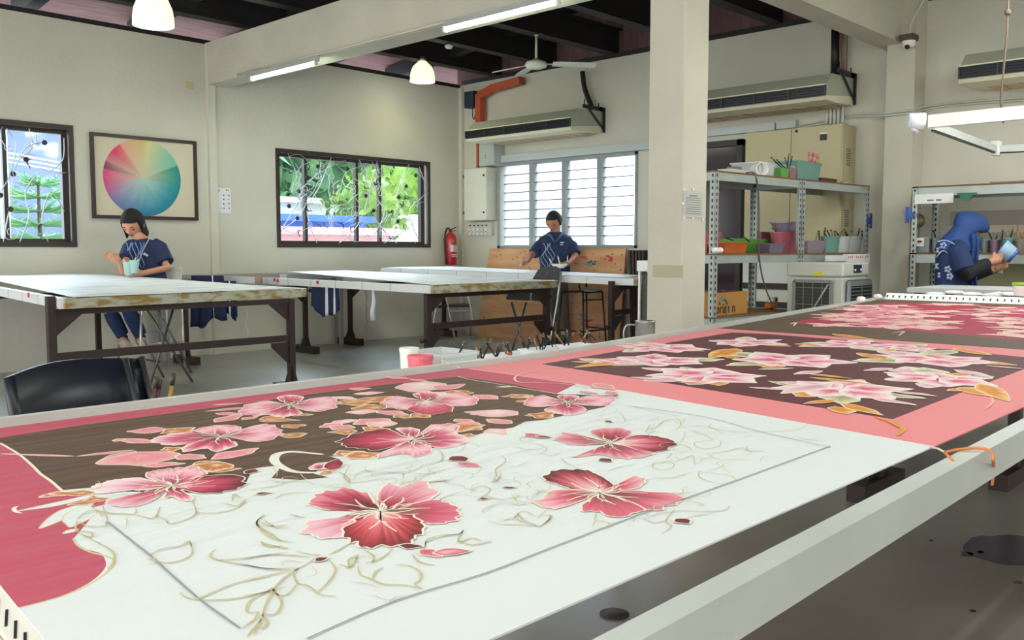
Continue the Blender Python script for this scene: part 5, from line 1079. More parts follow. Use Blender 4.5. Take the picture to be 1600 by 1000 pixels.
b = MB(); b.ball((p.x+.02,p.y,.615+h*.8), .02, sc=(1,.3,1), nu=10, nv=6); b.build('logo', mat('dark_red', (110,24,40), .5), t)
b = MB(); b.bbox(5.80,6.25,3.72,3.88,.615,.615,.0) if 0 else b.bbox(5.77,6.2,3.87,3.885,.615,.98,.002); tag(b.build('metal_sheet', mat('dark_blue_sheet', (44,50,62), .6)), 'dark blue sheet standing at the back of the lower shelf', 'board')

# ------------------------------------------------------------------ air cooler
t = thing('air_cooler', 'grey portable evaporative air cooler in front of the right shelving bay', 'air cooler', (6.7,3.05,0))
k1 = P(0,6.6,1318,412); k0 = P(0,6.6,1229,412); k2 = P(1,k1.y,1358,412); x0, x1, y0, y1 = 6.6, k2.x, k1.y, k0.y; zt = P(0,6.6,1270,410).z
cg = mat('cooler_grey', (196,198,188), .45, noise_amt=.05); cl = mat('cooler_light', (212,216,216), .4)
b = MB(); zs = P(0,6.6,1270,433).z; b.bbox(x0,x1,y0,y1,zs+.003,zt,.012); b.build('top_housing', cg, t)
b = MB(); b.bbox(x0+.006,x1-.006,y0+.006,y1-.006,.08,zs,.008); b.build('body', cg, t)
b = MB(); b.box(x0-.004,x0+.006,y1-.36 if y1-y0 > .4 else y0+.1,y1-.04,.15,zs-.03,1)
ga_ = P(0,x0-.01,1241,436); gb_ = P(0,x0-.01,1299,436); ya, yb = gb_.y, ga_.y; b = MB()
b.box(x0-.003,x0+.004,ya,yb,.3,zs-.03,1); frame_rect_y = None
for (p_, q_) in (((ya,zs-.03),(yb,zs-.03)),((ya,.3),(yb,.3))): b.box(x0-.018,x0,p_[0],q_[0],p_[1]-.012,p_[1]+.012)
for yy in (ya, yb): b.box(x0-.018,x0,yy-.012,yy+.012,.3,zs-.03)
for k in range(1,4): yy = ya+(yb-ya)*k/4; b.box(x0-.008,x0-.003,yy-.002,yy+.002,.3,zs-.03,2)
for k in range(1,22): z = .3+(zs-.33)*k/22; b.box(x0-.008,x0-.003,ya,yb,z-.002,z+.002,2 if k % 5 == 0 else 3)
b.build('side_grille', [mat('grille_grey', (130,134,128), .5), mat('grille_dark', (58,62,56), .8), mat('grille_line', (140,142,132), .6), mat('grille_slat', (84,86,78), .7)], t)
b = MB(); b.tube([(x0-.02,ya+.02,zs-.05),(x0-.02,ya+.12,zs-.22),(x0-.02,ya+.2,zs-.32)], .007, 6); b.cyl((x0-.004,ya-.01,zs-.03),(x0-.03,ya-.01,zs-.03),.012,10); b.build('power_cord', mat('grey_cord2', (150,152,144), .5), t)
a = P(0,x0-.001,1272,425); c = P(0,x0-.001,1285,431); b = MB(); b.box(x0-.002,x0,c.y,a.y,c.z,a.z); b.build('yellow_sticker', mat('yellow', (214,206,20), .5), t)
a = P(1,y0-.001,1334,414); c = P(1,y0-.001,1346,426); b = MB(); b.box(a.x,c.x,y0-.003,y0,c.z,a.z); b.ball((a.x+.02,y0-.004,a.z-.04),.01,m=1,nu=8,nv=6); b.ball((c.x-.018,y0-.004,a.z-.038),.01,m=1,nu=8,nv=6); b.build('control_panel', [mat('panel_dark', (40,42,62), .2), white_p], t)
a = P(1,y0-.001,1322,438); c = P(1,y0-.001,1357,470); b = MB(); b.bbox(a.x,c.x,y0-.03,y0,.62,a.z,.012); b.build('outlet_frame', mat('outlet_grey', (140,146,150), .35, metal=.3), t)
b = MB(); b.box(a.x+.03,c.x-.015,y0-.033,y0-.028,.68,a.z-.045)
for k in range(5): z = .70+k*(a.z-.76)/4; b.box(a.x+.03,c.x-.015,y0-.038,y0-.033,z,z+.006,1)
b.box((a.x+c.x)/2-.003,(a.x+c.x)/2+.003,y0-.038,y0-.033,.68,a.z-.045,1); b.build('outlet_vanes', [black_m, mat('vane', (110,114,116), .4)], t)
# second shelving bay on the back wall, right of the pilaster
t = thing('shelving_unit', 'long slotted steel shelf against the back wall behind the woman in blue hijab', 'shelf', (8.0,1.9,0))
Ry = rackf((7.72,2.83), -PI/2)
for (x, y, sx, sy) in ((0,0,1,1),(1.9,0,-1,1),(0,.5,1,-1),(1.9,.5,-1,-1)):
    b = MB(); upright(b, Ry, x, y, sx, sy, 1.62); b.build('upright', [ga, slot], t)
for z in (1.60,1.06,.35):
    b = MB(); b.box(7.724,7.75,.93,2.784,z-.07,z); b.box(8.19,8.216,.93,2.784,z-.07,z); b.box(7.724,8.216,2.8,2.826,z-.07,z); b.box(7.72,8.22,.93,2.83,z,z+.012,1); b.build('shelf', [ga, brd], t)
b = MB(); b.box(8.225,8.235,.93,2.7,.3,1.05); b.build('back_board', mat('olive_board', (176,174,138), .8), t)
b = MB(); b.box(8.245,8.265,.93,2.7,1.08,1.42,0); b.box(8.243,8.245,.93,2.7,1.30,1.42,1); b.box(8.243,8.245,.93,2.7,1.18,1.24,1); b.build('wall_slats', [mat('pale_board', (196,190,172), .7), mat('grey_slat', (150,146,134), .7)], t)
def xpx(name, label, cat, x0_, x1_, yt, X_, z, d, m, **k):
    a = P(0,X_,x0_,yt); c = P(0,X_,x1_,yt); return tub(name, label, cat, (X_+d/2,(a.y+c.y)/2,z), d, abs(a.y-c.y), max(.04,a.z-z), m, **k)
a = P(0,7.715,1430,304); c = P(0,7.715,1490,313); b = MB(); b.box(7.705,7.718,c.y,a.y,c.z-.02,a.z); b.box(7.703,7.705,(a.y+c.y)/2-.06,(a.y+c.y)/2-.02,c.z+.0,c.z+.012,1); b.box(7.703,7.705,(a.y+c.y)/2,(a.y+c.y)/2+.05,c.z+.0,c.z+.012,1)
tag(b.build('shelf_label', [white_p, mat('grey_print', (112,122,120), .8)]), 'long white card clipped to the top shelf edge', 'card')
a = P(0,7.70,1496,303); c = P(0,7.70,1526,303); gp2 = mat('green_clamp', (24,110,84), .4); b = MB(); b.box(7.69,7.705,c.y,a.y,a.z-.012,a.z+.006); m_ = (a.y+c.y)/2; b.prism([(7.69,m_-.05,a.z-.012),(7.69,m_+.05,a.z-.012),(7.69,m_+.03,a.z-.055),(7.69,m_-.03,a.z-.055)], (-.02,0,0)); tag(b.build('spring_clamp', gp2), 'green clamp on the edge of the long back shelf', 'clamp')
a = P(0,7.70,1418,323); c = P(0,7.70,1418,349); b = MB(); b.box(7.69,7.71,a.y-.012,a.y+.012,c.z,a.z); zm = (a.z+c.z)/2; b.prism([(7.69,a.y-.01,zm-.03),(7.69,a.y-.01,zm+.03),(7.69,a.y-.06,zm+.018),(7.69,a.y-.06,zm-.018)], (-.02,0,0)); tag(b.build('spring_clamp', blu), 'bright blue clamp on the left upright of the long back shelf', 'clamp')
b = MB(); b.box(7.74,8.1,1.0,2.25,1.614,1.622); b.box(7.80,8.2,.95,1.7,1.622,1.63,1); tag(b.build('paper_stack', [mat('tan_paper', (150,124,100), .8), white_p]), 'loose flat papers on top of the long back shelf', 'paper')
xpx('storage_box', 'clear grey box with a picture label on the long back shelf', 'box', 1425,1452,371, 7.76, 1.074, .22, mat('smoke_plastic', (150,156,160), .25, alpha=.85), taper=.95)
a = P(0,7.758,1431,372); c = P(0,7.758,1444,385); b = MB(); b.box(7.750,7.755,c.y,a.y,c.z,a.z); b.ball((7.749,(a.y+c.y)/2,(a.z+c.z)/2+.005),.02,m=1,sc=(.1,1,.6),nu=10,nv=6); tag(b.build('picture_label', [white_p, mat('brown_pic', (130,70,66), .6)]), 'white label with a small brown picture on the grey box', 'label')
cupm = [mat('dye_cup_%d'%i, c_, .35, noise_amt=.25, scale=25) for i,c_ in enumerate(((120,124,120),(116,132,118),(132,104,124),(92,140,140),(124,110,104)))]
for i, (xa, xb_, yt, l) in enumerate(((1453,1464,372,'narrow pale cup beside the grey box'),(1529,1543,375,'grey dye cup just right of the woman in the hijab'),(1543,1559,375,'greenish dye cup, second right of the woman in the hijab'),(1560,1582,371,'mauve dye tub standing taller than the cups around it'),(1581,1600,375,'teal dye cup at the right edge of the long back shelf'))):
    xpx('dye_cup', l, 'cup', xa, xb_, yt, 7.76, 1.074, .14, cupm[i], round_=True)
for i, (xa, ya, xb_, yb_) in enumerate(((1462,372,1457,356),(1550,374,1544,362),(1556,374,1559,366),(1566,372,1567,358),(1579,372,1583,357),(1591,375,1590,358),(1599,372,1590,352),(1573,372,1576,360))): brush('brush standing in a dye cup on the long back shelf', P(0,7.82,xa,ya), P(0,7.82,xb_,yb_), 'brushes on the long back shelf', .006, wood_h if i > 4 else None)
b = MB(); p = P(0,7.95,1434,345); b.ball(p, .06, sc=(.5,1,1)); b.tube([tuple(p), tuple(p+Vector((0,0,-.25)))], .015, 8); b.box(p.x-.04,p.x+.06,p.y-.04,p.y+.04,p.z-.27,p.z-.23); tag(b.build('desk_fan', mat('bronze', (120,112,84), .4, metal=.4)), 'small bronze round lamp head behind the blue clamp', 'lamp')
b = MB(); b.box(7.73,8.1,1.1,1.75,.362,.62); tag(b.build('storage_box', mat('brown_crate', (84,56,42), .7)), 'dark brown crate on the lowest level of the long back shelf', 'box')
# worktop behind the long frame with papers
b = MB(); b.box(5.75,6.35,.5,2.12,.835,.865)
for (x, y) in ((5.8,.55),(6.3,.55),(5.8,2.07),(6.3,2.07)): b.box(x-.02,x+.02,y-.02,y+.02,0,.835,1)
tag(b.build('side_table', [mat('grey_top', (186,188,188), .5), brown_m]), 'grey topped table just beyond the far end of the long frame', 'table')
b = MB(); a = [P(2,.869,x,y) for x,y in ((1530,461),(1548,463),(1567,458),(1562,456))]; b.prism([tuple(q) for q in a], (0,0,.003)); tag(b.build('paper', white_p), 'single white sheet on the grey table in front of the hijab wearer', 'paper')
tub('storage_box', 'white tub with lime green lid at the right edge', 'box', tuple(P(2,.866,1598,462)), .09, .09, .05, white_p, round_=True); q = P(2,.866,1598,462); b = MB(); b.lathe([(0,.052),(.05,.052),(.05,.066),(0,.066)], q, 18); tag(b.build('lid', mat('lime', (150,210,60), .4)), 'lime green lid on the white tub at the right edge', 'lid')
b = MB(); q = P(2,.84,1430,466); 
for k in range(7): b.ball((5.60+.01*(k%2), 1.3+.1*k, .84+.006*(k%3)), .022, nu=8, nv=5, sc=(1,2.6,.5))
tag(b.build('crumpled_paper', white_p), 'crumpled white paper along the far end rail', 'paper')
for i, (x, y) in enumerate(((1346,468),(1372,464))):
    q = P(2,.83,x,y); b = MB(); b.ball(q, .022, nu=8, nv=6, sc=(1.4,1,.8)); b.ball(q+Vector((.02,.02,0)), .016, nu=8, nv=6); tag(b.build('tissue', white_p), ('white tissue wad tied on the far rail in front of the cooler','white tissue wad at the corner of the far rail')[i], 'tissue')

# ------------------------------------------------------------------ white rack and steel mug left of the column
t = thing('storage_rack', 'white metal rack with dark mesh side standing against the column', 'rack', (6.4,4.62,0)); dz = 7.6
a = D(dz,1000,407); b = MB(); c = D(dz,1013,407); b.bbox(a.x-.02,c.x+.12,c.y-.12,a.y+.02,0,.05,.004)
for (x, y) in ((a.x,a.y),(c.x+.1,c.y-.1),(c.x,c.y),(a.x+.1,a.y-.1)): b.box(x-.01,x+.01,y-.01,y+.01,.0,a.z)
b.bbox(a.x-.02,c.x+.12,c.y-.12,a.y+.02,a.z-.09,a.z,.004); b.build('rack_frame', white_p, t)
b = MB(); b.box(a.x+.02,c.x+.1,c.y-.09,a.y-.01,.06,a.z-.1); b.build('mesh_basket', mat('dark_mesh', (84,88,84), .7, noise_amt=.4, scale=80), t)

# ------------------------------------------------------------------ bench with dye trays behind the long frame
b = MB(); b.beam((.75,2.0,.655),(3.4,2.33,.655),.36,.03)
for (x, y) in ((.85,1.9),(.85,2.12),(3.25,2.2),(3.25,2.42)): b.box(x-.02,x+.02,y-.02,y+.02,0,.64)
tag(b.build('side_bench', mat('bench_white', (216,218,214), .6)), 'low white bench carrying dye trays behind the far rail', 'bench')
ZBn = .671
def bpt(x): # bench centre line point seen in photo column x
    lo, hi = .7, 3.4
    for _ in range(30):
        m = (lo+hi)/2; q = Vector((m, 2.0+(m-.75)*.1245, .75)); d = q-CAM; px_ = 800+F*d.dot(rgt)/d.dot(fwd)
        if px_ < x: lo = m
        else: hi = m
    return Vector((m, 2.0+(m-.75)*.1245, ZBn))
def zat(q, x, y): # height at which the sight line of x,y passes over point q
    return P(1, q.y, x, y).z
tray_m = mat('tray_white', (228,232,238), .35, alpha=.9)
for i, (x0_, x1_, yt, l) in enumerate(((662,716,545,'cloudy white tub, leftmost dye tray behind the rail'),(722,784,546,'white tray full of brushes, second from the left'),(785,838,532,'white tray full of brushes in the middle of the bench'),(840,895,524,'white tray with brushes below the folding stool'),(897,930,522,'small white tray at the right end of the brush trays'))):
    a = bpt(x0_); c = bpt(x1_); m = (a+c)/2; h = max(.04, (zat(m,(x0_+x1_)/2,yt)-ZBn)*(.95 if i == 0 else .55))
    tub('dye_tray', l, 'tray', (m.x,m.y,ZBn), abs(c.x-a.x)*.93, .17, h, tray_m if i else clear)
q = bpt(648); tub('plastic_cup', 'pink dye cup at the left of the cloudy white tub', 'cup', (q.x-.02,q.y-.05,ZBn), .075, .075, zat(q,648,552)-ZBn, mat('pink_cup', (230,110,124), .35), round_=True)
q = bpt(656); tub('plastic_cup', 'tall white beaker between the pink cup and cloudy tub', 'cup', (q.x+.0,q.y+.05,ZBn), .06, .06, zat(q,656,545)-ZBn, white_p, round_=True)
rr = random.Random(31)
BR = [((714,560),(726,537)),((735,558),(727,548)),((746,556),(744,543)),((752,556),(750,544)),((757,554),(768,533)),((771,552),(755,532)),((776,553),(780,540)),((779,552),(787,538)),((790,549),(784,542)),((795,548),(792,537)),((797,548),(786,540)),((823,542),(813,534)),((826,540),(828,530)),((824,541),(832,536)),((838,542),(834,530)),((845,541),(850,529)),((843,540),(836,520)),((848,541),(849,524)),((862,538),(856,528)),((852,541),(860,528)),((878,535),(866,523)),((887,535),(880,522)),((884,536),(897,524)),((888,534),(886,519)),((880,529),(878,523)),((912,532),(902,519)),((910,531),(918,522)),((928,529),(918,522)),((922,530),(916,519))]
for i, (a_, c_) in enumerate(BR):
    q = bpt(a_[0]); zb = ZBn+.012; tpt = P(1,q.y+rr.uniform(-.05,.05),c_[0],c_[1]-4); e = P(1,q.y,*a_); s_ = e+(e-tpt)*.25; s_.z = max(ZBn+.012, s_.z)
    brush('dark handled brush sticking up out of the white trays', s_, tpt, 'brushes in the white trays behind the rail', .0035, wood_h if i % 6 == 2 else None)
for i, (xa, ya, xb_, yb_, l, m) in enumerate(((240,624,245,588,'dark red marker left in the pair left of the yellow brush',mat('maroon_pen', (74,36,40), .4)),(245,624,250,592,'dark purple marker right of the dark red one',mat('plum_pen', (60,30,50), .4)),(265,622,272,583,'brown and yellow brush handle right of the two markers',mat('yellow_pen', (150,120,50), .4)))):
    q = bpt(xa); e = P(1,q.y,xa,ya); tpt = P(1,q.y,xb_,yb_); s_ = e+(e-tpt)*1.0; s_.z = max(.675, s_.z); b = MB(); b.tube([s_, s_.lerp(tpt,.75)], .0052, 8); b.tube([s_.lerp(tpt,.75), tpt], .0056, 8, 1); tag(b.build('marker_pen', [m, mat('pen_dark', (50,40,36), .4)]), l, 'pen')
q = bpt(255); tub('pen_jar', 'dark jar holding the pens behind the far rail', 'jar', (q.x,q.y+.0,ZBn), .13, .09, .06, black_m, round_=True)
# steel mug
q = bpt(1008); t = thing('steel_mug', 'stainless steel mug with a wire handle in front of the column', 'mug', (q.x,q.y,ZBn)); hm = zat(q,1008,501)-ZBn
b = MB(); b.lathe([(0,.0),(.042,0),(.043,hm-.005),(.046,hm),(.042,hm-.002),(.04,.01),(0,.01)], (q.x,q.y,ZBn), 24); b.build('cup', steel_m, t)
b = MB(); l_ = -rgt; o_ = Vector((q.x,q.y,0)); b.tube(smooth([tuple(o_+l_*.042+Vector((0,0,ZBn+hm*.85))),tuple(o_+l_*.085+Vector((0,0,ZBn+hm*.8))),tuple(o_+l_*.09+Vector((0,0,ZBn+hm*.3))),tuple(o_+l_*.042+Vector((0,0,ZBn+hm*.15)))],4), .004, 8); b.build('handle', steel_m, t)
# twine ties
tw = mat('orange_twine', (214,132,74), .8); wt = mat('pale_twine', (206,200,180), .8)
pR = lambda x, y, z: tuple(P(2,z,x,y))
b = MB(); b.tube(smooth([pR(1476,707,.806),pR(1500,702,.808),pR(1530,700,.810),pR(1549,706,.808),pR(1552,720,.80),(P(1,.43,1551,735).x,.428,P(1,.43,1551,735).z),(P(1,.43,1550,758).x,.43,P(1,.43,1550,758).z)],5), .0022, 6); b.tube([pR(1476,707,.807),pR(1489,720,.806)], .0022, 6); tag(b.build('twine', tw), 'orange twine tied around the near rail at the cloth corner', 'twine')
b = MB(); b.tube([pR(1453,699,.803),pR(1466,701,.805),pR(1477,707,.806)], .0016, 6); tag(b.build('twine', wt), 'white thread joining the cloth corner to the orange twine', 'twine')
for i, (p1, p2) in enumerate((((690,563),(720,575)),((866,540),(890,552)))):
    b = MB(); b.tube([pR(*p1,.814),pR(*p2,.803)], .0016, 6); tag(b.build('twine', wt), ('pale twine over the far rail beside the cloudy tub','pale twine over the far rail below the folding stool')[i], 'twine')
b = MB(); p = P(1,1.70,797,558); b.tube([pR(790,551,.814),pR(797,555,.813),pR(798,563,.803)], .003, 6); b.ball(pR(797,553,.815), .006, nu=8, nv=6); tag(b.build('twine', mat('dark_orange', (150,80,50), .8)), 'small knot of orange twine on the far rail', 'twine')

# ------------------------------------------------------------------ chairs and stools
t = thing('folding_chair', 'black plastic chair at the lower left behind the long frame', 'chair', (1.15,3.05,0))
A_ = Vector((.91,2.95,0)); B_ = Vector((1.41,3.16,0)); d = (B_-A_).normalized(); n = Vector((-d.y,d.x,0)); L = (B_-A_).length
b = MB(); vs = []; N = 14; zt_ = [.716,.45]
for th in (0, .022):
    for i in range(N+1):
        u = i/N; bow = .06*math.sin(PI*u); c0 = A_+d*L*u+n*(bow+th); zz = .715+.02*math.sin(PI*u)
        vs += [(c0.x,c0.y,zz),(c0.x+n.x*-.05,c0.y+n.y*-.05,.44)]
M_ = 2*(N+1); fs = []
for i in range(N): a = 2*i; fs += [(a,a+2,a+3,a+1),(a+M_,a+1+M_,a+3+M_,a+2+M_),(a,a+M_,a+2+M_,a+2),(a+1,a+3,a+3+M_,a+1+M_)]
fs += [(0,1,1+M_,M_),(2*N,2*N+M_,2*N+1+M_,2*N+1)]
b.add(vs, fs, 0, True); b.build('backrest', mat('navy_plastic', (24,28,42), .35, noise_amt=.1), t)
b = MB()
for k in (.86, 1.0): c0 = A_+d*L*k; b.tube([(c0.x,c0.y,.725 if k < 1 else .722),(c0.x-n.x*.07,c0.y-n.y*.07,.44),(c0.x-n.x*.12,c0.y-n.y*.12,.0)], .011, 8)
b.build('side_tube', dsteel_m, t)
b = MB(); c0 = (A_+B_)/2-n*.25; b.bbox(c0.x-.2,c0.x+.2,c0.y-.2,c0.y+.2,.41,.44,.01); b.build('seat', black_m, t)
for (u, v) in ((.05,-.1),(.05,-.42),(.95,-.42)): b = MB(); c0 = A_+d*L*u+n*v; b.tube([(c0.x,c0.y,.42),(c0.x,c0.y,0)], .012, 8); b.build('leg', dsteel_m, t)
def tubes(t, name, lst, r, m):
    for q in lst: b = MB(); b.tube(q, r, 8); b.build(name, m, t)
wm = mat('chrome_tube', (206,208,206), .3, metal=.7)
# woman's high chair
t = thing('folding_chair', 'metal framed high chair with white plastic back under the seated woman', 'chair', (3.80,8.2,0))
b = MB(); a = D(8.42,257,419); c = D(8.42,283,418); e = D(8.42,281,441); f_ = D(8.42,254,441)
b.prism([tuple(q) for q in (D(8.5,254,438),D(8.5,259,421),D(8.5,266,417),D(8.5,280,417.5),D(8.5,284,421),D(8.5,281,446),D(8.5,254,448))], (.02,.02,0)); b.build('backrest', white_p, t)
def gpt(x, y): p = P(2,0,x,y); return (p.x,p.y,.0)
st_ = D(8.25,215,446).z-.16; q0 = D(8.25,232,470)
b = MB(); b.bbox(3.58,3.94,8.02,8.38,.60,.63,.01); b.build('seat', mat('seat_brown', (70,44,40), .5), t)
for (a_, z0_) in (((3.56,8.42),.6),((3.98,8.36),.9),((3.58,8.0),.6),((3.96,8.0),.6)):
    b = MB(); b.tube([(a_[0],a_[1],z0_),(a_[0]+(a_[0]-3.77)*.1,a_[1],0)], .012, 8); b.build('leg', wm, t)
b = MB(); b.tube([(3.57,8.0,.25),(3.97,8.0,.25)], .009, 8); b.tube([(3.57,8.42,.33),(3.98,8.36,.33)], .009, 8); b.build('foot_rail', wm, t)
# grey folding stool with crossed legs
t = thing('folding_stool', 'grey folding stool with crossed metal legs by the stained table edge', 'stool', (3.5,7.15,0)); gt = mat('grey_tube', (104,106,104), .35, metal=.5)
F1, F2, F3 = gpt(233,606), gpt(301,597), gpt(256,590); F4 = (F2[0]+.08,F2[1]+.35,0)
F4 = (F3[0]+(F2[0]-F1[0])*.8, F3[1]+.12, 0)
T1 = Vector((F2[0]-.28,F2[1]+.02,.62)); 
tubes(t, 'leg', [[F1, tuple(P(1,F1[1],271,482))], [F2, tuple(P(1,F2[1],228,482))], [F3, tuple(P(1,F3[1],226,550)+Vector((-.0,0,.1)))], [F4, tuple(P(1,F4[1],246,482))]], .010, gt)
b = MB(); s1 = P(1,7.1,228,482); s2 = P(1,7.1,271,482); b.bbox(min(s1.x,s2.x),max(s1.x,s2.x)+.06,7.0,7.35,s1.z,s1.z+.03,.01); b.build('seat', black_m, t)
b = MB(); m1 = P(1,7.1,215,560); m2 = P(1,7.1,250,565); b.tube([tuple(m1),tuple(m2)], .008, 8); b.build('foot_rail', gt, t)
# silver chair behind the middle table
t = thing('chair', 'silver framed chair with brown seat seen under the middle far table', 'chair', (7.55,8.2,0))
zs_ = .42; f1, f2 = gpt(710,527), gpt(742,522)
f1 = P(0,7.75,0,0) if 0 else None
cx, cy = 7.45, 7.75; q = [P(2,0,710,527)*.0]
pA = P(2,0,711,529); k_ = min(1, 7.75/pA.x); pA = Vector((7.55,P(0,7.55,711,520).y,0)); pB = Vector((7.75,P(0,7.75,743,520).y,0))
zc_ = P(0,7.6,715,479).z; pC = Vector((7.35,P(0,7.35,672,520).y,0)); 
tubes(t, 'leg', [[tuple(pA),(pA.x,P(0,pA.x,700,475).y,zc_),(pA.x,P(0,pA.x,696,462).y,zc_+.14)],[tuple(pB),(pB.x,P(0,pB.x,735,477).y,zc_),(pB.x,P(0,pB.x,729,459).y,zc_+.16)],[tuple(pC),(pC.x,P(0,pC.x,682,484).y,zc_)],[(pB.x+.25,pB.y+.35,0),(pB.x+.2,pB.y+.3,zc_)]], .012, wm)
b = MB(); b.hexa([(7.35,P(0,7.35,684,480).y,zc_-.015),(7.6,P(0,7.6,702,480).y-.02,zc_-.015),(7.78,P(0,7.78,737,478).y,zc_-.015),(7.95,P(0,7.78,737,478).y+.32,zc_-.015),(7.35,P(0,7.35,684,480).y,zc_+.02),(7.6,P(0,7.6,702,480).y-.02,zc_+.02),(7.78,P(0,7.78,737,478).y,zc_+.02),(7.95,P(0,7.78,737,478).y+.32,zc_+.02)]); b.build('seat', mat('seat_brown', (70,44,40), .5), t)
b = MB(); b.tube([(pA.x,P(0,pA.x,703,484).y,zc_-.06),(pB.x,P(0,pB.x,736,484).y,zc_-.06)], .01, 8); b.build('seat_rail', wm, t)
# black folding stool with perforated back
dS = 9.0
t = thing('folding_chair', 'black folding high chair with a perforated back in front of the man', 'chair', (6.35,6.25,0)); E = lambda x, y, k=0: tuple(D(dS+k,x,y))
b = MB(); b.prism([E(830,450),E(833,434),E(841,421),E(851,417),E(868,416),E(876,420),E(878,427),E(874,452)], tuple(fwd*.02)); 
o_ = b.build('backrest', mat('dark_slate', (54,58,64), .45, rgb2=(28,30,34), scale=90, thresh=(.45,.55)), t)
tubes(t, 'back_tube', [[E(877,424),E(871,470),E(862,520),E(858,548)],[E(832,438),E(829,470)]], .010, wm)
b = MB(); b.prism([E(791,468),E(850,471),E(862,466),E(835,462),E(795,464)], (0,0,.03)); b.build('seat', black_m, t)
def gE(x, y): return E(x, y)
zf = lambda x: tuple(P(2,0,x,550))
tubes(t, 'leg', [[E(799,472,-.1),E(813,520,-.1),E(824,560,-.1)],[E(822,472,.1),E(808,520,.1),E(798,556,.1)],[E(845,470),E(857,480),E(862,500),E(866,560)]], .012, gt)
# bar stool frame
dS = 9.6
t = thing('bar_stool', 'empty black metal bar stool between the folding chair and table post', 'stool', (6.95,6.2,0)); bmk = mat('stool_metal', (48,52,54), .4, metal=.4)
for q in ([E(878,457),E(869,540)],[E(911,455,-.2),E(912,548,-.2)],[E(941,456,.1),E(947,536,.1)],[E(916,440,.25),E(917,530,.25)]): b = MB(); b.tube(q, .010, 8); b.build('leg', bmk, t)
b = MB(); b.tube([E(880,456),E(909,455,-.2),E(919,457,-.1),E(940,455,.1)], .012, 8); b.tube([E(912,469,-.2),E(942,468,.1)], .008, 8); b.tube([E(905,440,.1),E(905,449,.0),E(911,457,-.1)], .009, 8); b.build('seat_frame', bmk, t)
b = MB(); b.prism([E(908,455,-.2),E(925,456,-.1),E(941,454,.1),E(926,451,.2),E(908,451,.1)], (0,0,.015)); b.build('seat', mat('stool_seat', (206,210,214), .35), t)
b = MB(); b.tube([E(871,515),E(911,518,-.2),E(945,515,.1)], .009, 8); b.tube([E(945,514,.1),E(915,510,.25)], .009, 8); b.build('foot_rail', bmk, t)

# ------------------------------------------------------------------ people
skin = mat('skin_light', (206,150,122), .5); skin2 = mat('skin_tan', (176,122,96), .5); skin3 = mat('skin_warm', (176,124,96), .5); hairm = mat('black_hair', (22,18,22), .75, noise_amt=.3, scale=40)
def loft(b, rings, R_, F_, n=20, m=0):
    vs = []; fs = []
    for (c, hw, hd) in rings:
        for j in range(n):
            a = 2*PI*j/n; vs.append(Vector(c)+R_*hw*math.cos(a)+F_*hd*math.sin(a))
    for i in range(len(rings)-1):
        for j in range(n): fs.append((i*n+j, i*n+(j+1)%n, (i+1)*n+(j+1)%n, (i+1)*n+j))
    fs.append(tuple(range(n-1,-1,-1))); fs.append(tuple((len(rings)-1)*n+j for j in range(n)))
    b.add(vs, fs, m, True)
def head_pt(az, el, s=1.0):
    """unit head surface: az 0 = face, el -90..90; returns (right, forward, up) in metres"""
    ce, se = math.cos(el), math.sin(el); x = math.sin(az)*ce; y = math.cos(az)*ce; z = se
    w = .076; d = .094; h = .112
    if z < 0: w *= 1-.30*(-z)**1.3; d *= 1-.12*(-z)
    px_, py, pz = x*w, y*d, z*h
    if y > 0:
        nose = math.exp(-((az/.16)**2))*math.exp(-(((el+.16)/.16)**2)); py += .022*nose
        py += .006*math.exp(-((az/.5)**2))*math.exp(-(((el-.18)/.12)**2))
        for sx in (-1, 1): py -= .010*math.exp(-(((az-sx*.40)/.2)**2))*math.exp(-(((el-.02)/.12)**2))
        py += .010*math.exp(-((az/.35)**2))*math.exp(-(((el+.85)/.2)**2))
        py += .006*math.exp(-((az/.25)**2))*math.exp(-(((el+.45)/.1)**2))
    if y < 0: py *= 1.04
    return px_*s, py*s, pz*s
def fused(name, b, m, par, vox=.006, sm=3, it=.6):
    o = b.build(name, m, par); r = o.modifiers.new('r', 'REMESH'); r.mode = 'VOXEL'; r.voxel_size = vox; r.use_smooth_shade = True
    s_ = o.modifiers.new('s', 'SMOOTH'); s_.factor = it; s_.iterations = sm; return o
def hand(b, wrist, d, side, palmn, L=.18, curl=.5):
    """palm + five fingers; d = pointing direction, side = towards the thumb, palmn = palm normal"""
    d = d.normalized(); side = (side-d*side.dot(d)).normalized(); pn = d.cross(side).normalized()
    if pn.dot(palmn) < 0: pn = -pn
    w = Vector(wrist); pe = w+d*L*.5
    b.tube([w, w+d*L*.12, w+d*L*.34, pe], [.026,.030,.034,.030], 10); b.tube([w+side*.012, pe+side*.022],[.016,.014],8); b.tube([w-side*.012, pe-side*.022],[.016,.013],8)
    for k, (o_, ll) in enumerate(((.030,.40),(.011,.45),(-.009,.42),(-.028,.33))):
        s0 = pe+side*o_; c1_ = s0+(d*(1-curl*.25)+pn*curl*.45).normalized()*L*ll*.42; c2_ = c1_+(d*(1-curl)+pn*curl).normalized()*L*ll*.32; c3 = c2_+(d*(1-curl*1.5)+pn*curl*1.2).normalized()*L*ll*.26
        b.tube([s0-d*.01, c1_, c2_, c3], [.0095,.009,.008,.007], 8)
    s0 = w+d*L*.15+side*.024; b.tube([s0, s0+(side*.7+d*.6+pn*.3).normalized()*L*.2, s0+(side*.4+d*.9+pn*.5).normalized()*L*.36], [.013,.0105,.008], 8)
def face_dir(v, up_hint=Vector((0,0,1)), roll=0):
    Fh = v.normalized(); Rh = Fh.cross(up_hint).normalized(); Uh = Rh.cross(Fh).normalized(); return Rh, Fh, Uh
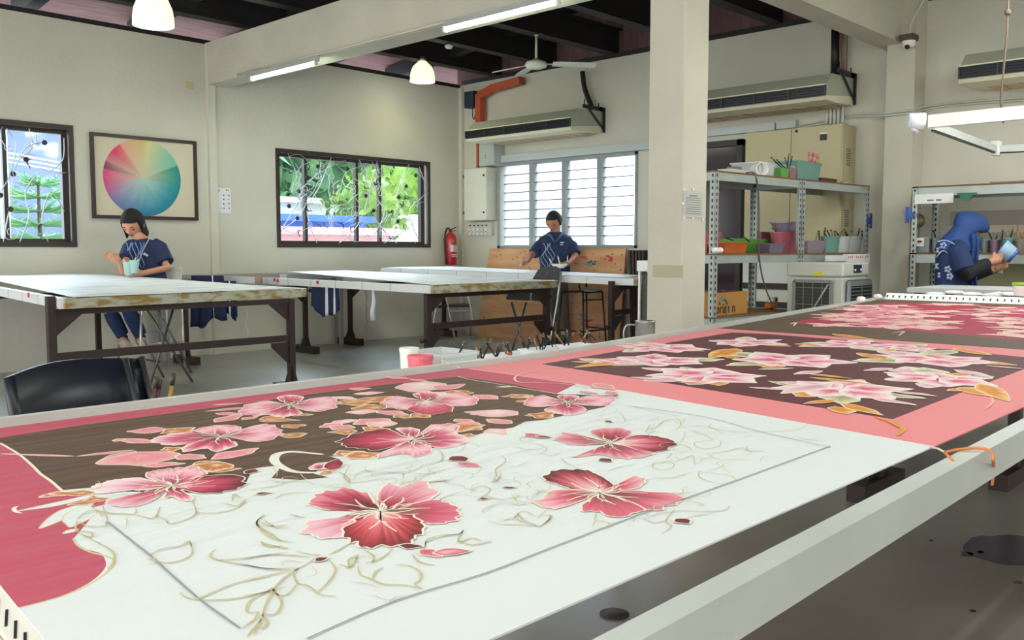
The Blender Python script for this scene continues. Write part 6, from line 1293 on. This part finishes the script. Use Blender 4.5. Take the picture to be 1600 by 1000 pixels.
def add_head(b, c, Rh, Fh, Uh, s):
    nu, nv = 36, 24; vs = []; fs = []
    for i in range(nv+1):
        el = PI/2-PI*i/nv
        for j in range(nu):
            x, y, z = head_pt(-PI+2*PI*j/nu, el, s); vs.append(Vector(c)+Rh*x+Fh*y+Uh*z)
    for i in range(nv):
        for j in range(nu): fs.append((i*nu+j, (i+1)*nu+j, (i+1)*nu+(j+1)%nu, i*nu+(j+1)%nu))
    b.add(vs, fs, 0, True)
    for sx in (-1, 1): b.ball(Vector(c)+Rh*.076*s*sx-Fh*.005-Uh*.01*s, .016*s, sc=(.8,.9,1.8), nu=10, nv=8)
def face_parts(t, c, Rh, Fh, Uh, s, lip=(150,84,80), brow=True):
    c = Vector(c)
    for sx in (-1, 1):
        x, y, z = head_pt(sx*.40, .0, s); b = MB(); p = c+Rh*x+Fh*(y+.001)+Uh*z
        b.tube([p-Rh*.013*s, p+Fh*.001, p+Rh*.013*s], [.0025*s,.0055*s,.0025*s], 6); b.ball(p+Fh*.003*s, .004*s, 0, nu=8, nv=6); b.build('eye', mat('eye_dark', (30,24,24), .3), t)
        x, y, z = head_pt(sx*.40, .22, s); p = c+Rh*x+Fh*(y+.002)+Uh*z; b = MB(); b.tube([p-Rh*.018*s, p+Uh*.004*s, p+Rh*.018*s], [.002,.0035,.002], 6); b.build('eyebrow', hairm, t)
    x, y, z = head_pt(0, -.47, s); p = c+Fh*(y+.001)+Uh*z; b = MB(); b.tube([p-Rh*.020*s, p+Fh*.003, p+Rh*.020*s], [.002,.006*s,.002], 6); b.build('mouth', mat('lips', lip, .5), t)
def hair(t, c, Rh, Fh, Uh, s, face_az, brow_el, low_el, low_len, k=1.12):
    """shell over the skull; open over the face; low_len lengthens it below the ears"""
    c = Vector(c); nu, nv = 40, 18; b = MB(); vs = []; fs = []; idx = {}
    for layer in (k, k-.10):
        for i in range(nv+1):
            for j in range(nu):
                az = -PI+2*PI*j/nu; f = max(0, 1-abs(az)/face_az)
                lowest = brow_el*(1 if f > 0 else 0)+low_el*(0 if f > 0 else 1)
                if f > 0: lowest = brow_el-.15*(1-f)
                el = PI/2-(PI/2-lowest)*i/nv; x, y, z = head_pt(az, max(el,-.2) if low_len else el, s)
                if low_len and el < -.2: x0__, y0__, z0__ = head_pt(az, -.2, s); z = z0__-(-.2-el)*low_len*s
                wob = 1+.02*noise.noise(Vector((az*5,el*2,layer)))
                vs.append(c+Rh*x*layer*wob+Fh*y*layer*wob*(1.0)+Uh*(z*(layer if z > 0 else 1)))
    N = (nv+1)*nu
    for i in range(nv):
        for j in range(nu):
            a = i*nu+j; d_ = i*nu+(j+1)%nu; fs.append((a, a+nu, d_+nu, d_)); fs.append((a+N, d_+N, d_+nu+N, a+nu+N))
    for j in range(nu): a = nv*nu+j; d_ = nv*nu+(j+1)%nu; fs.append((a, a+N, d_+N, d_))
    b.add(vs, fs, 0, True); b.build('hair', hairm, t)
navyp = mat('polo_navy', (34,50,88), .8, noise_amt=.2, scale=10)
swirl = mat('batik_swirl', (44,66,118), .8, rgb2=(150,170,206), thresh=(.40,.46), scale=16)

# --- the man standing at the right far table
dm = 10.5; Qm = lambda x, y, k=0: D(dm+k, x, y)
foot0 = Qm(868,534); t = thing('person', 'man in navy polo shirt standing, looking down, holding a bowl of brushes', 'person', (foot0.x,foot0.y,0))
toC = (CAM-Vector((foot0.x,foot0.y,CAM.z))).normalized(); left = -rgt; Fb = (toC+left*.25).normalized(); Rb = Fb.cross(Vector((0,0,1))).normalized()   # Rb = his right -> image left
S_ = 1.10; hc = Qm(866,347); Rh, Fh, Uh = face_dir((toC*.9+left*.42+Vector((0,0,-.62))))
sh = Qm(868,375); hip = Qm(868,428); b = MB(); add_head(b, hc, Rh, Fh, Uh, S_)
b.tube([hc-Uh*.05, Qm(868,364,.02), Qm(868,374,.03)], [.062,.066,.09], 14)
loft(b, [(Qm(868,374,.03),.17,.09),(Qm(868,395,.02),.17,.11),(Qm(867,420,.02),.14,.10),(Qm(868,440,.02),.15,.11)], rgt, toC)
sL = Qm(844,385,.02); eL = Qm(829,399,-.08); wL = Qm(823,409,-.26); sR = Qm(893,385,.02); eR = Qm(899,400,-.05); wR = Qm(889,411,-.22)
b.tube([sL,eL,wL],[.042,.040,.026],12); b.tube([sR,eR,wR],[.042,.040,.026],12)
hand(b, wL, (Qm(813,413,-.34)-wL), toC+Vector((0,0,.3)), Vector((0,0,-1)), .17, .6); hand(b, wR, (Qm(874,416,-.30)-wR), toC, Vector((0,0,1)), .17, .55)
for (xk, xs) in ((858,857),(879,881)):
    zf_ = Vector((Qm(xs,534).x,Qm(xs,534).y,0)); b.tube([Qm((xk+868)/2,438), Qm(xk,487,-.03), zf_+Vector((0,0,.08))], [.085,.060,.042], 12); b.tube([zf_+Vector((0,0,.04))-Fb*.06, zf_+Vector((0,0,.035))+Fb*.16], [.04,.032], 10)
fused('body', b, skin2, t)
b = MB(); loft(b, [(Qm(868,362,.03),.078,.075),(Qm(868,366,.03),.12,.09),(Qm(868,371,.03),.19,.11),(Qm(868,379,.03),.215,.125),(Qm(868,395,.02),.20,.14),(Qm(867,412,.02),.175,.13),(Qm(868,427,.02),.175,.13),(Qm(868,436,.02),.18,.135)], rgt, toC)
b.tube([Qm(853,377,.02),Qm(843,384,.02),Qm(834,397,-.06)],[.06,.068,.07],14); b.tube([Qm(883,377,.02),Qm(894,384,.02),Qm(898,397,-.04)],[.06,.068,.07],14); fused('polo_shirt', b, navyp, t, .008, 2)
b = MB()
for k in range(5):   # swirling wax pattern down the right breast
    b.tube([Qm(849+k*3.4+4*math.sin(j*.9+k), 380+j*4.6, -.115-.02*math.sin(j*.45)) for j in range(9)], .004, 5)
b.build('batik_print', mat('print_pale', (150,166,196), .8), t)
b = MB(); q = Qm(877,379,-.135); b.ball(q, .013, nu=8, nv=6, sc=(1,1,.8)); b.ball(q+rgt*.022, .01, nu=8, nv=6); b.box(q.x-.02,q.x+.03,q.y-.004,q.y+.002,q.z-.03,q.z-.02); b.build('chest_logo', mat('logo_pale', (196,200,206), .8), t)
b = MB(); b.tube([Qm(856,366,-.03),Qm(861,369,-.10),Qm(866,378,-.135)],[.012,.014,.008],8); b.tube([Qm(880,364,-.0),Qm(875,370,-.10),Qm(868,378,-.135)],[.012,.014,.008],8); b.build('collar', mat('collar_blue', (70,92,136), .8), t)
b = MB()
loft(b, [(Qm(868,425,.02),.165,.12),(Qm(868,440,.02),.175,.13)], rgt, toC)
for (xk, xs) in ((858,857),(879,881)):
    zf_ = Vector((Qm(xs,534).x,Qm(xs,534).y,0)); b.tube([Qm((xk+868)/2,437), Qm(xk,487,-.03), zf_+Vector((0,0,.06))], [.105,.078,.062], 12)
fused('trousers', b, mat('olive_trousers', (112,104,90), .85, noise_amt=.2, scale=8), t, .009, 2)
for xs in (857,881):
    zf_ = Vector((Qm(xs,534).x,Qm(xs,534).y,0)); b = MB(); b.tube([zf_+Vector((0,0,.045))-Fb*.08, zf_+Vector((0,0,.05)), zf_+Vector((0,0,.035))+Fb*.18], [.042,.05,.036], 10); b.build('shoe', black_m, t)
hair(t, hc, Rh, Fh, Uh, S_, 1.25, .62, -.25, 0, 1.13); face_parts(t, hc, Rh, Fh, Uh, S_)
q = Qm(874,415,-.36); bt = thing('bowl', 'white shallow bowl of brushes held by the standing man', 'bowl', (q.x,q.y,q.z-.03))
b = MB(); b.lathe([(0,0),(.05,0),(.098,.05),(.092,.05),(.046,.008),(0,.008)], (q.x,q.y,q.z-.03), 24); b.build('dish', white_p, bt)
for i, (xa, ya, xb_, yb_) in enumerate(((864,414,857,402),(875,414,871,398),(886,414,887,398))): brush('white handled brush standing in the bowl the man holds', P(1,q.y,xa,ya), P(1,q.y,xb_,yb_), 'brushes in the bowl the man holds', .007, white_p)
brush('thin brush in the man\'s lowered right hand', Qm(822,408,-.33), Qm(829,424,-.40), None, .005, wood_h) if 0 else tag(MB().tube([Qm(820,404,-.34), Qm(829,423,-.42)], [.006,.004], 6).build('paint_brush', wood_h), 'thin brush in the lowered hand of the standing man', 'brush')
b = MB(); b.tube([D(11.0,902,391), D(11.0,908,371)], [.012,.010], 8); tag(b.build('marker_pen', mat('yellow_stick', (236,200,90), .5)), 'yellow stick standing before the louvred window beside the man', 'stick')

# --- the woman seated at the left far table
dw_ = 8.35; Qw = lambda x, y, k=0: D(dw_+k, x, y)
base = Qw(225,560); t = thing('person', 'woman with black bob hair in navy shirt seated, painting with dye cups', 'person', (base.x,base.y,.0))
toC = (CAM-Vector((base.x,base.y,CAM.z))).normalized(); S_ = 1.16; hc = Qw(208,350); Rh, Fh, Uh = face_dir(toC*.85+left*.38+Vector((0,0,-.58)))
b = MB(); add_head(b, hc, Rh, Fh, Uh, S_); b.tube([hc-Uh*.06, Qw(217,370,.02), Qw(222,378,.02)], [.055,.052,.07], 14)
loft(b, [(Qw(224,380,.03),.15,.085),(Qw(226,400,.02),.14,.10),(Qw(230,425,.02),.13,.10),(Qw(234,445,.02),.16,.12)], rgt, toC)
sL = Qw(203,389,-.05); eL = Qw(192,425,-.22); wL = Qw(187,408,-.30); sR = Qw(246,389,.0); eR = Qw(262,419,-.08); wR = Qw(222,427,-.26)
b.tube([sL,eL,wL],[.038,.036,.024],12); b.tube([sR,eR,wR],[.040,.038,.025],12)
hand(b, wL, (Qw(172,400,-.34)-wL), Vector((0,0,1))+toC*.2, toC, .16, .35); hand(b, wR, (Qw(204,427,-.30)-wR), Vector((0,0,1)), -toC, .16, .7)
hipL = Qw(222,444,-.0); hipR = Qw(240,444,.02); kL = Qw(164,470,-.32); kR = Qw(194,467,-.30); aL = Qw(191,525,-.12); aR = Qw(219,525,-.10)
for h_, k_, a_ in ((hipL,kL,aL),(hipR,kR,aR)):
    b.tube([h_,k_],[.085,.06],12); b.tube([k_,a_],[.06,.038],12); b.tube([a_-Vector((0,0,.02)), a_+rgt*.03+toC*.10-Vector((0,0,.07))],[.036,.03],10)
fused('body', b, skin, t)
b = MB(); loft(b, [(Qw(220,373,.02),.07,.07),(Qw(222,377,.03),.14,.09),(Qw(224,384,.03),.19,.11),(Qw(226,400,.01),.185,.13),(Qw(229,420,.01),.17,.13),(Qw(232,440,.01),.18,.14)], rgt, toC)
b.tube([Qw(208,382,.0),Qw(202,388,-.05),Qw(196,404,-.14)],[.06,.066,.066],14); b.tube([Qw(238,381,.0),Qw(248,388,.0),Qw(259,411,-.05)],[.066,.08,.078],14); fused('shirt', b, navyp, t, .008, 2)
b = MB()
for k in range(7): b.tube([Qw(197+k*4.2+3*math.sin(j*.8+k*1.3), 379+j*4.4, -.13-.025*math.sin(j*.4)) for j in range(10)], .0045, 5)
b.build('batik_print', mat('print_blue', (120,150,206), .8), t)
b = MB(); b.tube(smooth([tuple(Qw(240,364,.02)),tuple(Qw(235,370,-.12)),tuple(Qw(224,390,-.18)),tuple(Qw(215,414,-.20))],4), .005, 6); b.build('lanyard', mat('lanyard', (170,180,196), .7), t)
b = MB(); q = Qw(226,397,-.16); b.ball(q, .014, nu=8, nv=6); b.ball(q+rgt*.02-Vector((0,0,.012)), .011, nu=8, nv=6); b.build('chest_logo', mat('logo_pale', (196,200,206), .8), t)
b = MB()
for h_, k_, a_ in ((hipL,kL,aL),(hipR,kR,aR)): b.tube([h_, k_, k_.lerp(a_,.5), a_+Vector((0,0,.015))],[.10,.082,.068,.058],14)
b.ball((hipL+hipR)/2, .12, nu=14, nv=10); fused('jeans', b, mat('blue_jeans', (40,64,106), .85, noise_amt=.25, scale=14), t, .009, 2)
b = MB()
for a_ in (aL, aR): b.tube([a_+Vector((0,0,.005)), a_-Vector((0,0,.02))], .047, 12)
b.build('sock', mat('dark_sock', (40,32,44), .8), t)
for a_ in (aL, aR):
    b = MB(); b.tube([a_-Vector((0,0,.035))-toC*.03, a_-Vector((0,0,.055))+rgt*.02+toC*.04, a_+rgt*.06+toC*.14-Vector((0,0,.085))],[.045,.046,.034],12); b.build('shoe', mat('pale_shoe', (196,176,168), .7, noise_amt=.2, scale=20), t)
hair(t, hc, Rh, Fh, Uh, S_, 1.15, .58, -1.0, .12, 1.16); face_parts(t, hc, Rh, Fh, Uh, S_)
for i, (x, y, l) in enumerate(((201,421,'pale teal plastic cup of dye held by the seated woman, left one'),(210,418,'pale teal plastic cup of dye held by the seated woman, right one'))):
    q = Qw(x,y+9,-.36); tub('plastic_cup', l, 'cup', (q.x,q.y,q.z), .085, .085, .115, mat('teal_cup', (170,212,206), .3), round_=True, taper=.75)
for i, (xa, ya, xb_, yb_) in enumerate(((200,416,191,403),(208,414,213,400),(212,414,217,403))): brush('white brush standing in the seated woman\'s dye cups', Qw(xa,ya,-.36), Qw(xb_,yb_,-.36), 'brushes in the cups of the seated woman', .006, white_p)

# --- the woman in the hijab at the right
dh = 6.62; Qh = lambda x, y, k=0: D(dh+k, x, y)
base = Qh(1490,600); t = thing('person', 'woman in bright blue hijab and navy batik top, holding a plastic bowl', 'person', (Qh(1490,460).x,Qh(1490,460).y,0))
toC = (CAM-Vector((t.location.x,t.location.y,CAM.z))).normalized(); S_ = .92; hc = Qh(1513,359); Rh, Fh, Uh = face_dir(rgt*.92+toC*(-.18)+Vector((0,0,-.62)))
b = MB(); add_head(b, hc, Rh, Fh, Uh, S_); b.tube([hc-Uh*.05, Qh(1502,376), Qh(1495,385)], [.055,.055,.08], 14)
Fb = (rgt*.95-toC*.2).normalized(); Sb = toC
loft(b, [(Qh(1494,385),.10,.15),(Qh(1492,405),.11,.15),(Qh(1490,435),.10,.14),(Qh(1489,460),.12,.16)], Fb, Sb)
sR = Qh(1495,392,-.16); eR = Qh(1508,427,-.20); wR = Qh(1547,409,-.18); sL = Qh(1500,392,.16); eL = Qh(1518,430,.12); wL = Qh(1553,420,.02)
b.tube([sR,eR,wR],[.05,.042,.027],12); b.tube([sL,eL,wL],[.05,.042,.027],12)
hand(b, wR, (Qh(1575,400,-.12)-wR), toC*.3+Vector((0,0,1)), Vector((0,0,1)), .17, .35); hand(b, wL, (Qh(1574,410,.02)-wL), Vector((0,0,1)), -toC, .16, .6)
for k in (-.1,.1):
    a_ = Vector(t.location)-toC*k; b.tube([Vector((a_.x,a_.y,Qh(1490,455).z)),Vector((a_.x,a_.y,.42)),Vector((a_.x,a_.y,.07))],[.09,.06,.04],12); b.tube([Vector((a_.x,a_.y,.04))-Fb*.05,Vector((a_.x,a_.y,.035))+Fb*.17],[.04,.03],10)
fused('body', b, skin3, t)
hb = mat('navy_tunic', (24,44,88), .8, noise_amt=.15, scale=8)
b = MB(); loft(b, [(Qh(1496,380),.07,.10),(Qh(1494,385),.13,.18),(Qh(1492,400),.158,.20),(Qh(1488,425),.140,.18),(Qh(1489,450),.15,.19),(Qh(1489,475),.165,.20),(Qh(1489,500),.17,.21)], Fb, Sb)
b.tube([Qh(1496,388,-.12),sR,sR.lerp(eR,.85)],[.075,.078,.074],14); b.tube([Qh(1498,388,.12),sL,sL.lerp(eL,.85)],[.075,.078,.07],14); fused('tunic', b, hb, t, .008, 2)
for s0_, e0_, w0_ in ((sR,eR,wR),(sL,eL,wL)):
    b = MB(); b.tube([s0_.lerp(e0_,.6),e0_,w0_.lerp(e0_,.06)],[.068,.066,.036],12); fused('inner_sleeve', b, mat('black_sleeve', (20,20,26), .85), t, .008, 2)
b = MB()
for k in (-.1,.1):
    a_ = Vector(t.location)-toC*k; b.tube([Vector((a_.x,a_.y,Qh(1490,470).z)),Vector((a_.x,a_.y,.1))],[.10,.075],12)
fused('trousers', b, mat('dark_trousers', (34,36,46), .85), t, .01, 2)
for k in (-.1,.1): a_ = Vector(t.location)-toC*k; b = MB(); b.tube([Vector((a_.x,a_.y,.045))-Fb*.07,Vector((a_.x,a_.y,.05)),Vector((a_.x,a_.y,.035))+Fb*.19],[.042,.05,.034],10); b.build('shoe', black_m, t)
fl = mat('print_flower', (150,164,190), .8); b = MB()
for (cx_, cy_) in ((1466,416),(1481,421),(1470,430),(1484,432),(1474,384),(1468,391)):
    for k in range(5): a_ = k*1.256; q = Qh(cx_+3.6*math.cos(a_), cy_+3.6*math.sin(a_), -.185+.0035*abs(cx_-1486)); b.ball(q, .011, nu=8, nv=6)
b.tube([Qh(1463+22*u, 404-10*math.sin(PI*u)-2, -.17) for u in [i/8 for i in range(9)]], .004, 5); b.tube([Qh(1464+30*u, 378-5*math.sin(PI*u)+6*u, -.19) for u in [i/8 for i in range(9)]], .004, 5)
b.build('batik_print', fl, t)
# hijab: outer veil from brow over the shoulders
hj = mat('hijab_blue', (26,62,122), .75, noise_amt=.12, scale=6); b = MB()
rings = []
for (c_, hw, hd, dr) in ((Qh(1511,331),.02,.02,0),(Qh(1513,335),.095,.08,0),(Qh(1517,343),.130,.105,0),(Qh(1518,354),.145,.118,0),(Qh(1512,363),.155,.12,0),(Qh(1504,371),.158,.128,0),(Qh(1498,380),.172,.16,0),(Qh(1496,392),.180,.195,0)):
    rings.append((c_, hw, hd))
n = 28; vs = []; fs = []
for ri, (c_, hw, hd) in enumerate(rings):
    for j in range(n):
        a_ = 2*PI*j/n; k = 1+.03*math.sin(a_*9+ri*.4)*(ri > 3)
        vs.append(Vector(c_)+Fb*hw*k*math.cos(a_)+Sb*hd*k*math.sin(a_))
for i in range(len(rings)-1):
    for j in range(n):
        cosm = math.cos(2*PI*(j+.5)/n)
        if i == 4 and cosm > .45: continue      # face opening
        fs.append((i*n+j, i*n+(j+1)%n, (i+1)*n+(j+1)%n, (i+1)*n+j))
b.add(vs, fs, 0, True)
o = b.build('hijab', hj, t, thick=.01)
b = MB(); vs = []; rows = 12; cols_ = 8    # front fall of the veil
for r_ in range(rows+1):
    y = 366+r_*7.0
    for c_ in range(cols_+1):
        u = c_/cols_; wd = 15 if r_ < 8 else 9; vs.append(Qh(1527-wd*(1-u)+1.5*math.sin(r_*.5), y, -.09-.05*u+.012*math.sin(u*9+r_*.2)+(.03 if r_ > 9 else 0)))
b.add(vs, [(r_*(cols_+1)+c_, r_*(cols_+1)+c_+1, (r_+1)*(cols_+1)+c_+1, (r_+1)*(cols_+1)+c_) for r_ in range(rows) for c_ in range(cols_)], 0, True); b.build('veil_fall', hj, t, thick=.012)
face_parts(t, hc, Rh, Fh, Uh, S_)
q = Qh(1577,396,-.05); ax_ = (rgt*.75+toC*.35+Vector((0,0,-.45))).normalized(); bt = thing('plastic_bowl', 'pale blue plastic bowl with darker blue base in the hijab wearer\'s hands', 'bowl', tuple(q))
b = MB(); b.lathe([(.075,-.065),(.072,-.06),(.056,.03),(.05,.032),(.066,-.06),(.075,-.065)], q, 28, axis=ax_); b.build('wall', mat('pale_blue_plastic', (150,184,206), .3), bt)
b = MB(); b.lathe([(.058,.02),(.060,.03),(.052,.042),(.046,.036),(.0,.036),(0,.02)], q, 28, axis=ax_); b.build('base', mat('blue_base', (66,92,170), .35), bt)
q = Qh(1561,414,.05); tub('plastic_cup', 'teal cup behind the hand of the woman in the hijab', 'cup', (q.x,q.y,q.z-.06), .06, .06, .1, tealb, round_=True)

# fluorescent battens added out of view to brighten the long frame and walls
for i, (x, y) in enumerate(((.6,.9),(2.0,.95),(3.2,-.4),(-1.0,1.5),(6.9,.2),(5.6,1.35))):
    t = thing('tube_light', 'unseen fluorescent batten added above the long frame to brighten the room', 'tube light', (x,y,2.86), 'added tube lights above the long frame')
    b = MB(); b.bbox(x-.6,x+.6,y-.03,y+.03,2.88,2.93,.003); b.cyl((x,y,2.93),(x,y,3.9),.008,6); b.build('housing', alu_m, t)
    b = MB(); b.cyl((x-.57,y,2.862),(x+.57,y,2.862),.0145,10); b.build('tube', tubem, t)
    ld = bpy.data.lights.new('tube_glow', 'AREA'); ld.shape = 'RECTANGLE'; ld.size = 1.15; ld.size_y = .06; ld.energy = (.65,.95,1.7,1.3,9.5,5.5)[i]; ld.color = (.96,.99,1)
    lo = bpy.data.objects.new('tube_glow', ld); COL.objects.link(lo); lo.location = (x,y,2.84)
# ------------------------------------------------------------------ light
W = bpy.data.worlds.new('sky'); SC.world = W; W.use_nodes = True
wn = W.node_tree; bg = wn.nodes['Background']; bg.inputs[0].default_value = (.92,.97,1.0,1)
tcw = wn.nodes.new('ShaderNodeTexCoord'); dt = wn.nodes.new('ShaderNodeVectorMath'); dt.operation = 'DOT_PRODUCT'
dt.inputs[1].default_value = Vector((.60,.74,.30)).normalized()
wn.links.new(tcw.outputs['Generated'], dt.inputs[0])
mw = wn.nodes.new('ShaderNodeMapRange'); mw.inputs['From Min'].default_value = .1; mw.inputs['From Max'].default_value = .95
mw.inputs['To Min'].default_value = .58; mw.inputs['To Max'].default_value = 3.4
cr = wn.nodes.new('ShaderNodeValToRGB'); cr.color_ramp.elements[0].position = .1; cr.color_ramp.elements[0].color = (1,.985,.94,1); cr.color_ramp.elements[1].position = .7; cr.color_ramp.elements[1].color = (.68,.84,1,1)
wn.links.new(dt.outputs['Value'], cr.inputs[0]); wn.links.new(cr.outputs[0], bg.inputs[0])
wn.links.new(dt.outputs['Value'], mw.inputs['Value']); wn.links.new(mw.outputs[0], bg.inputs[1])
SC.view_settings.view_transform = 'Standard'; SC.view_settings.look = 'None'; SC.view_settings.gamma = 1
SC.view_settings.exposure = 2.42
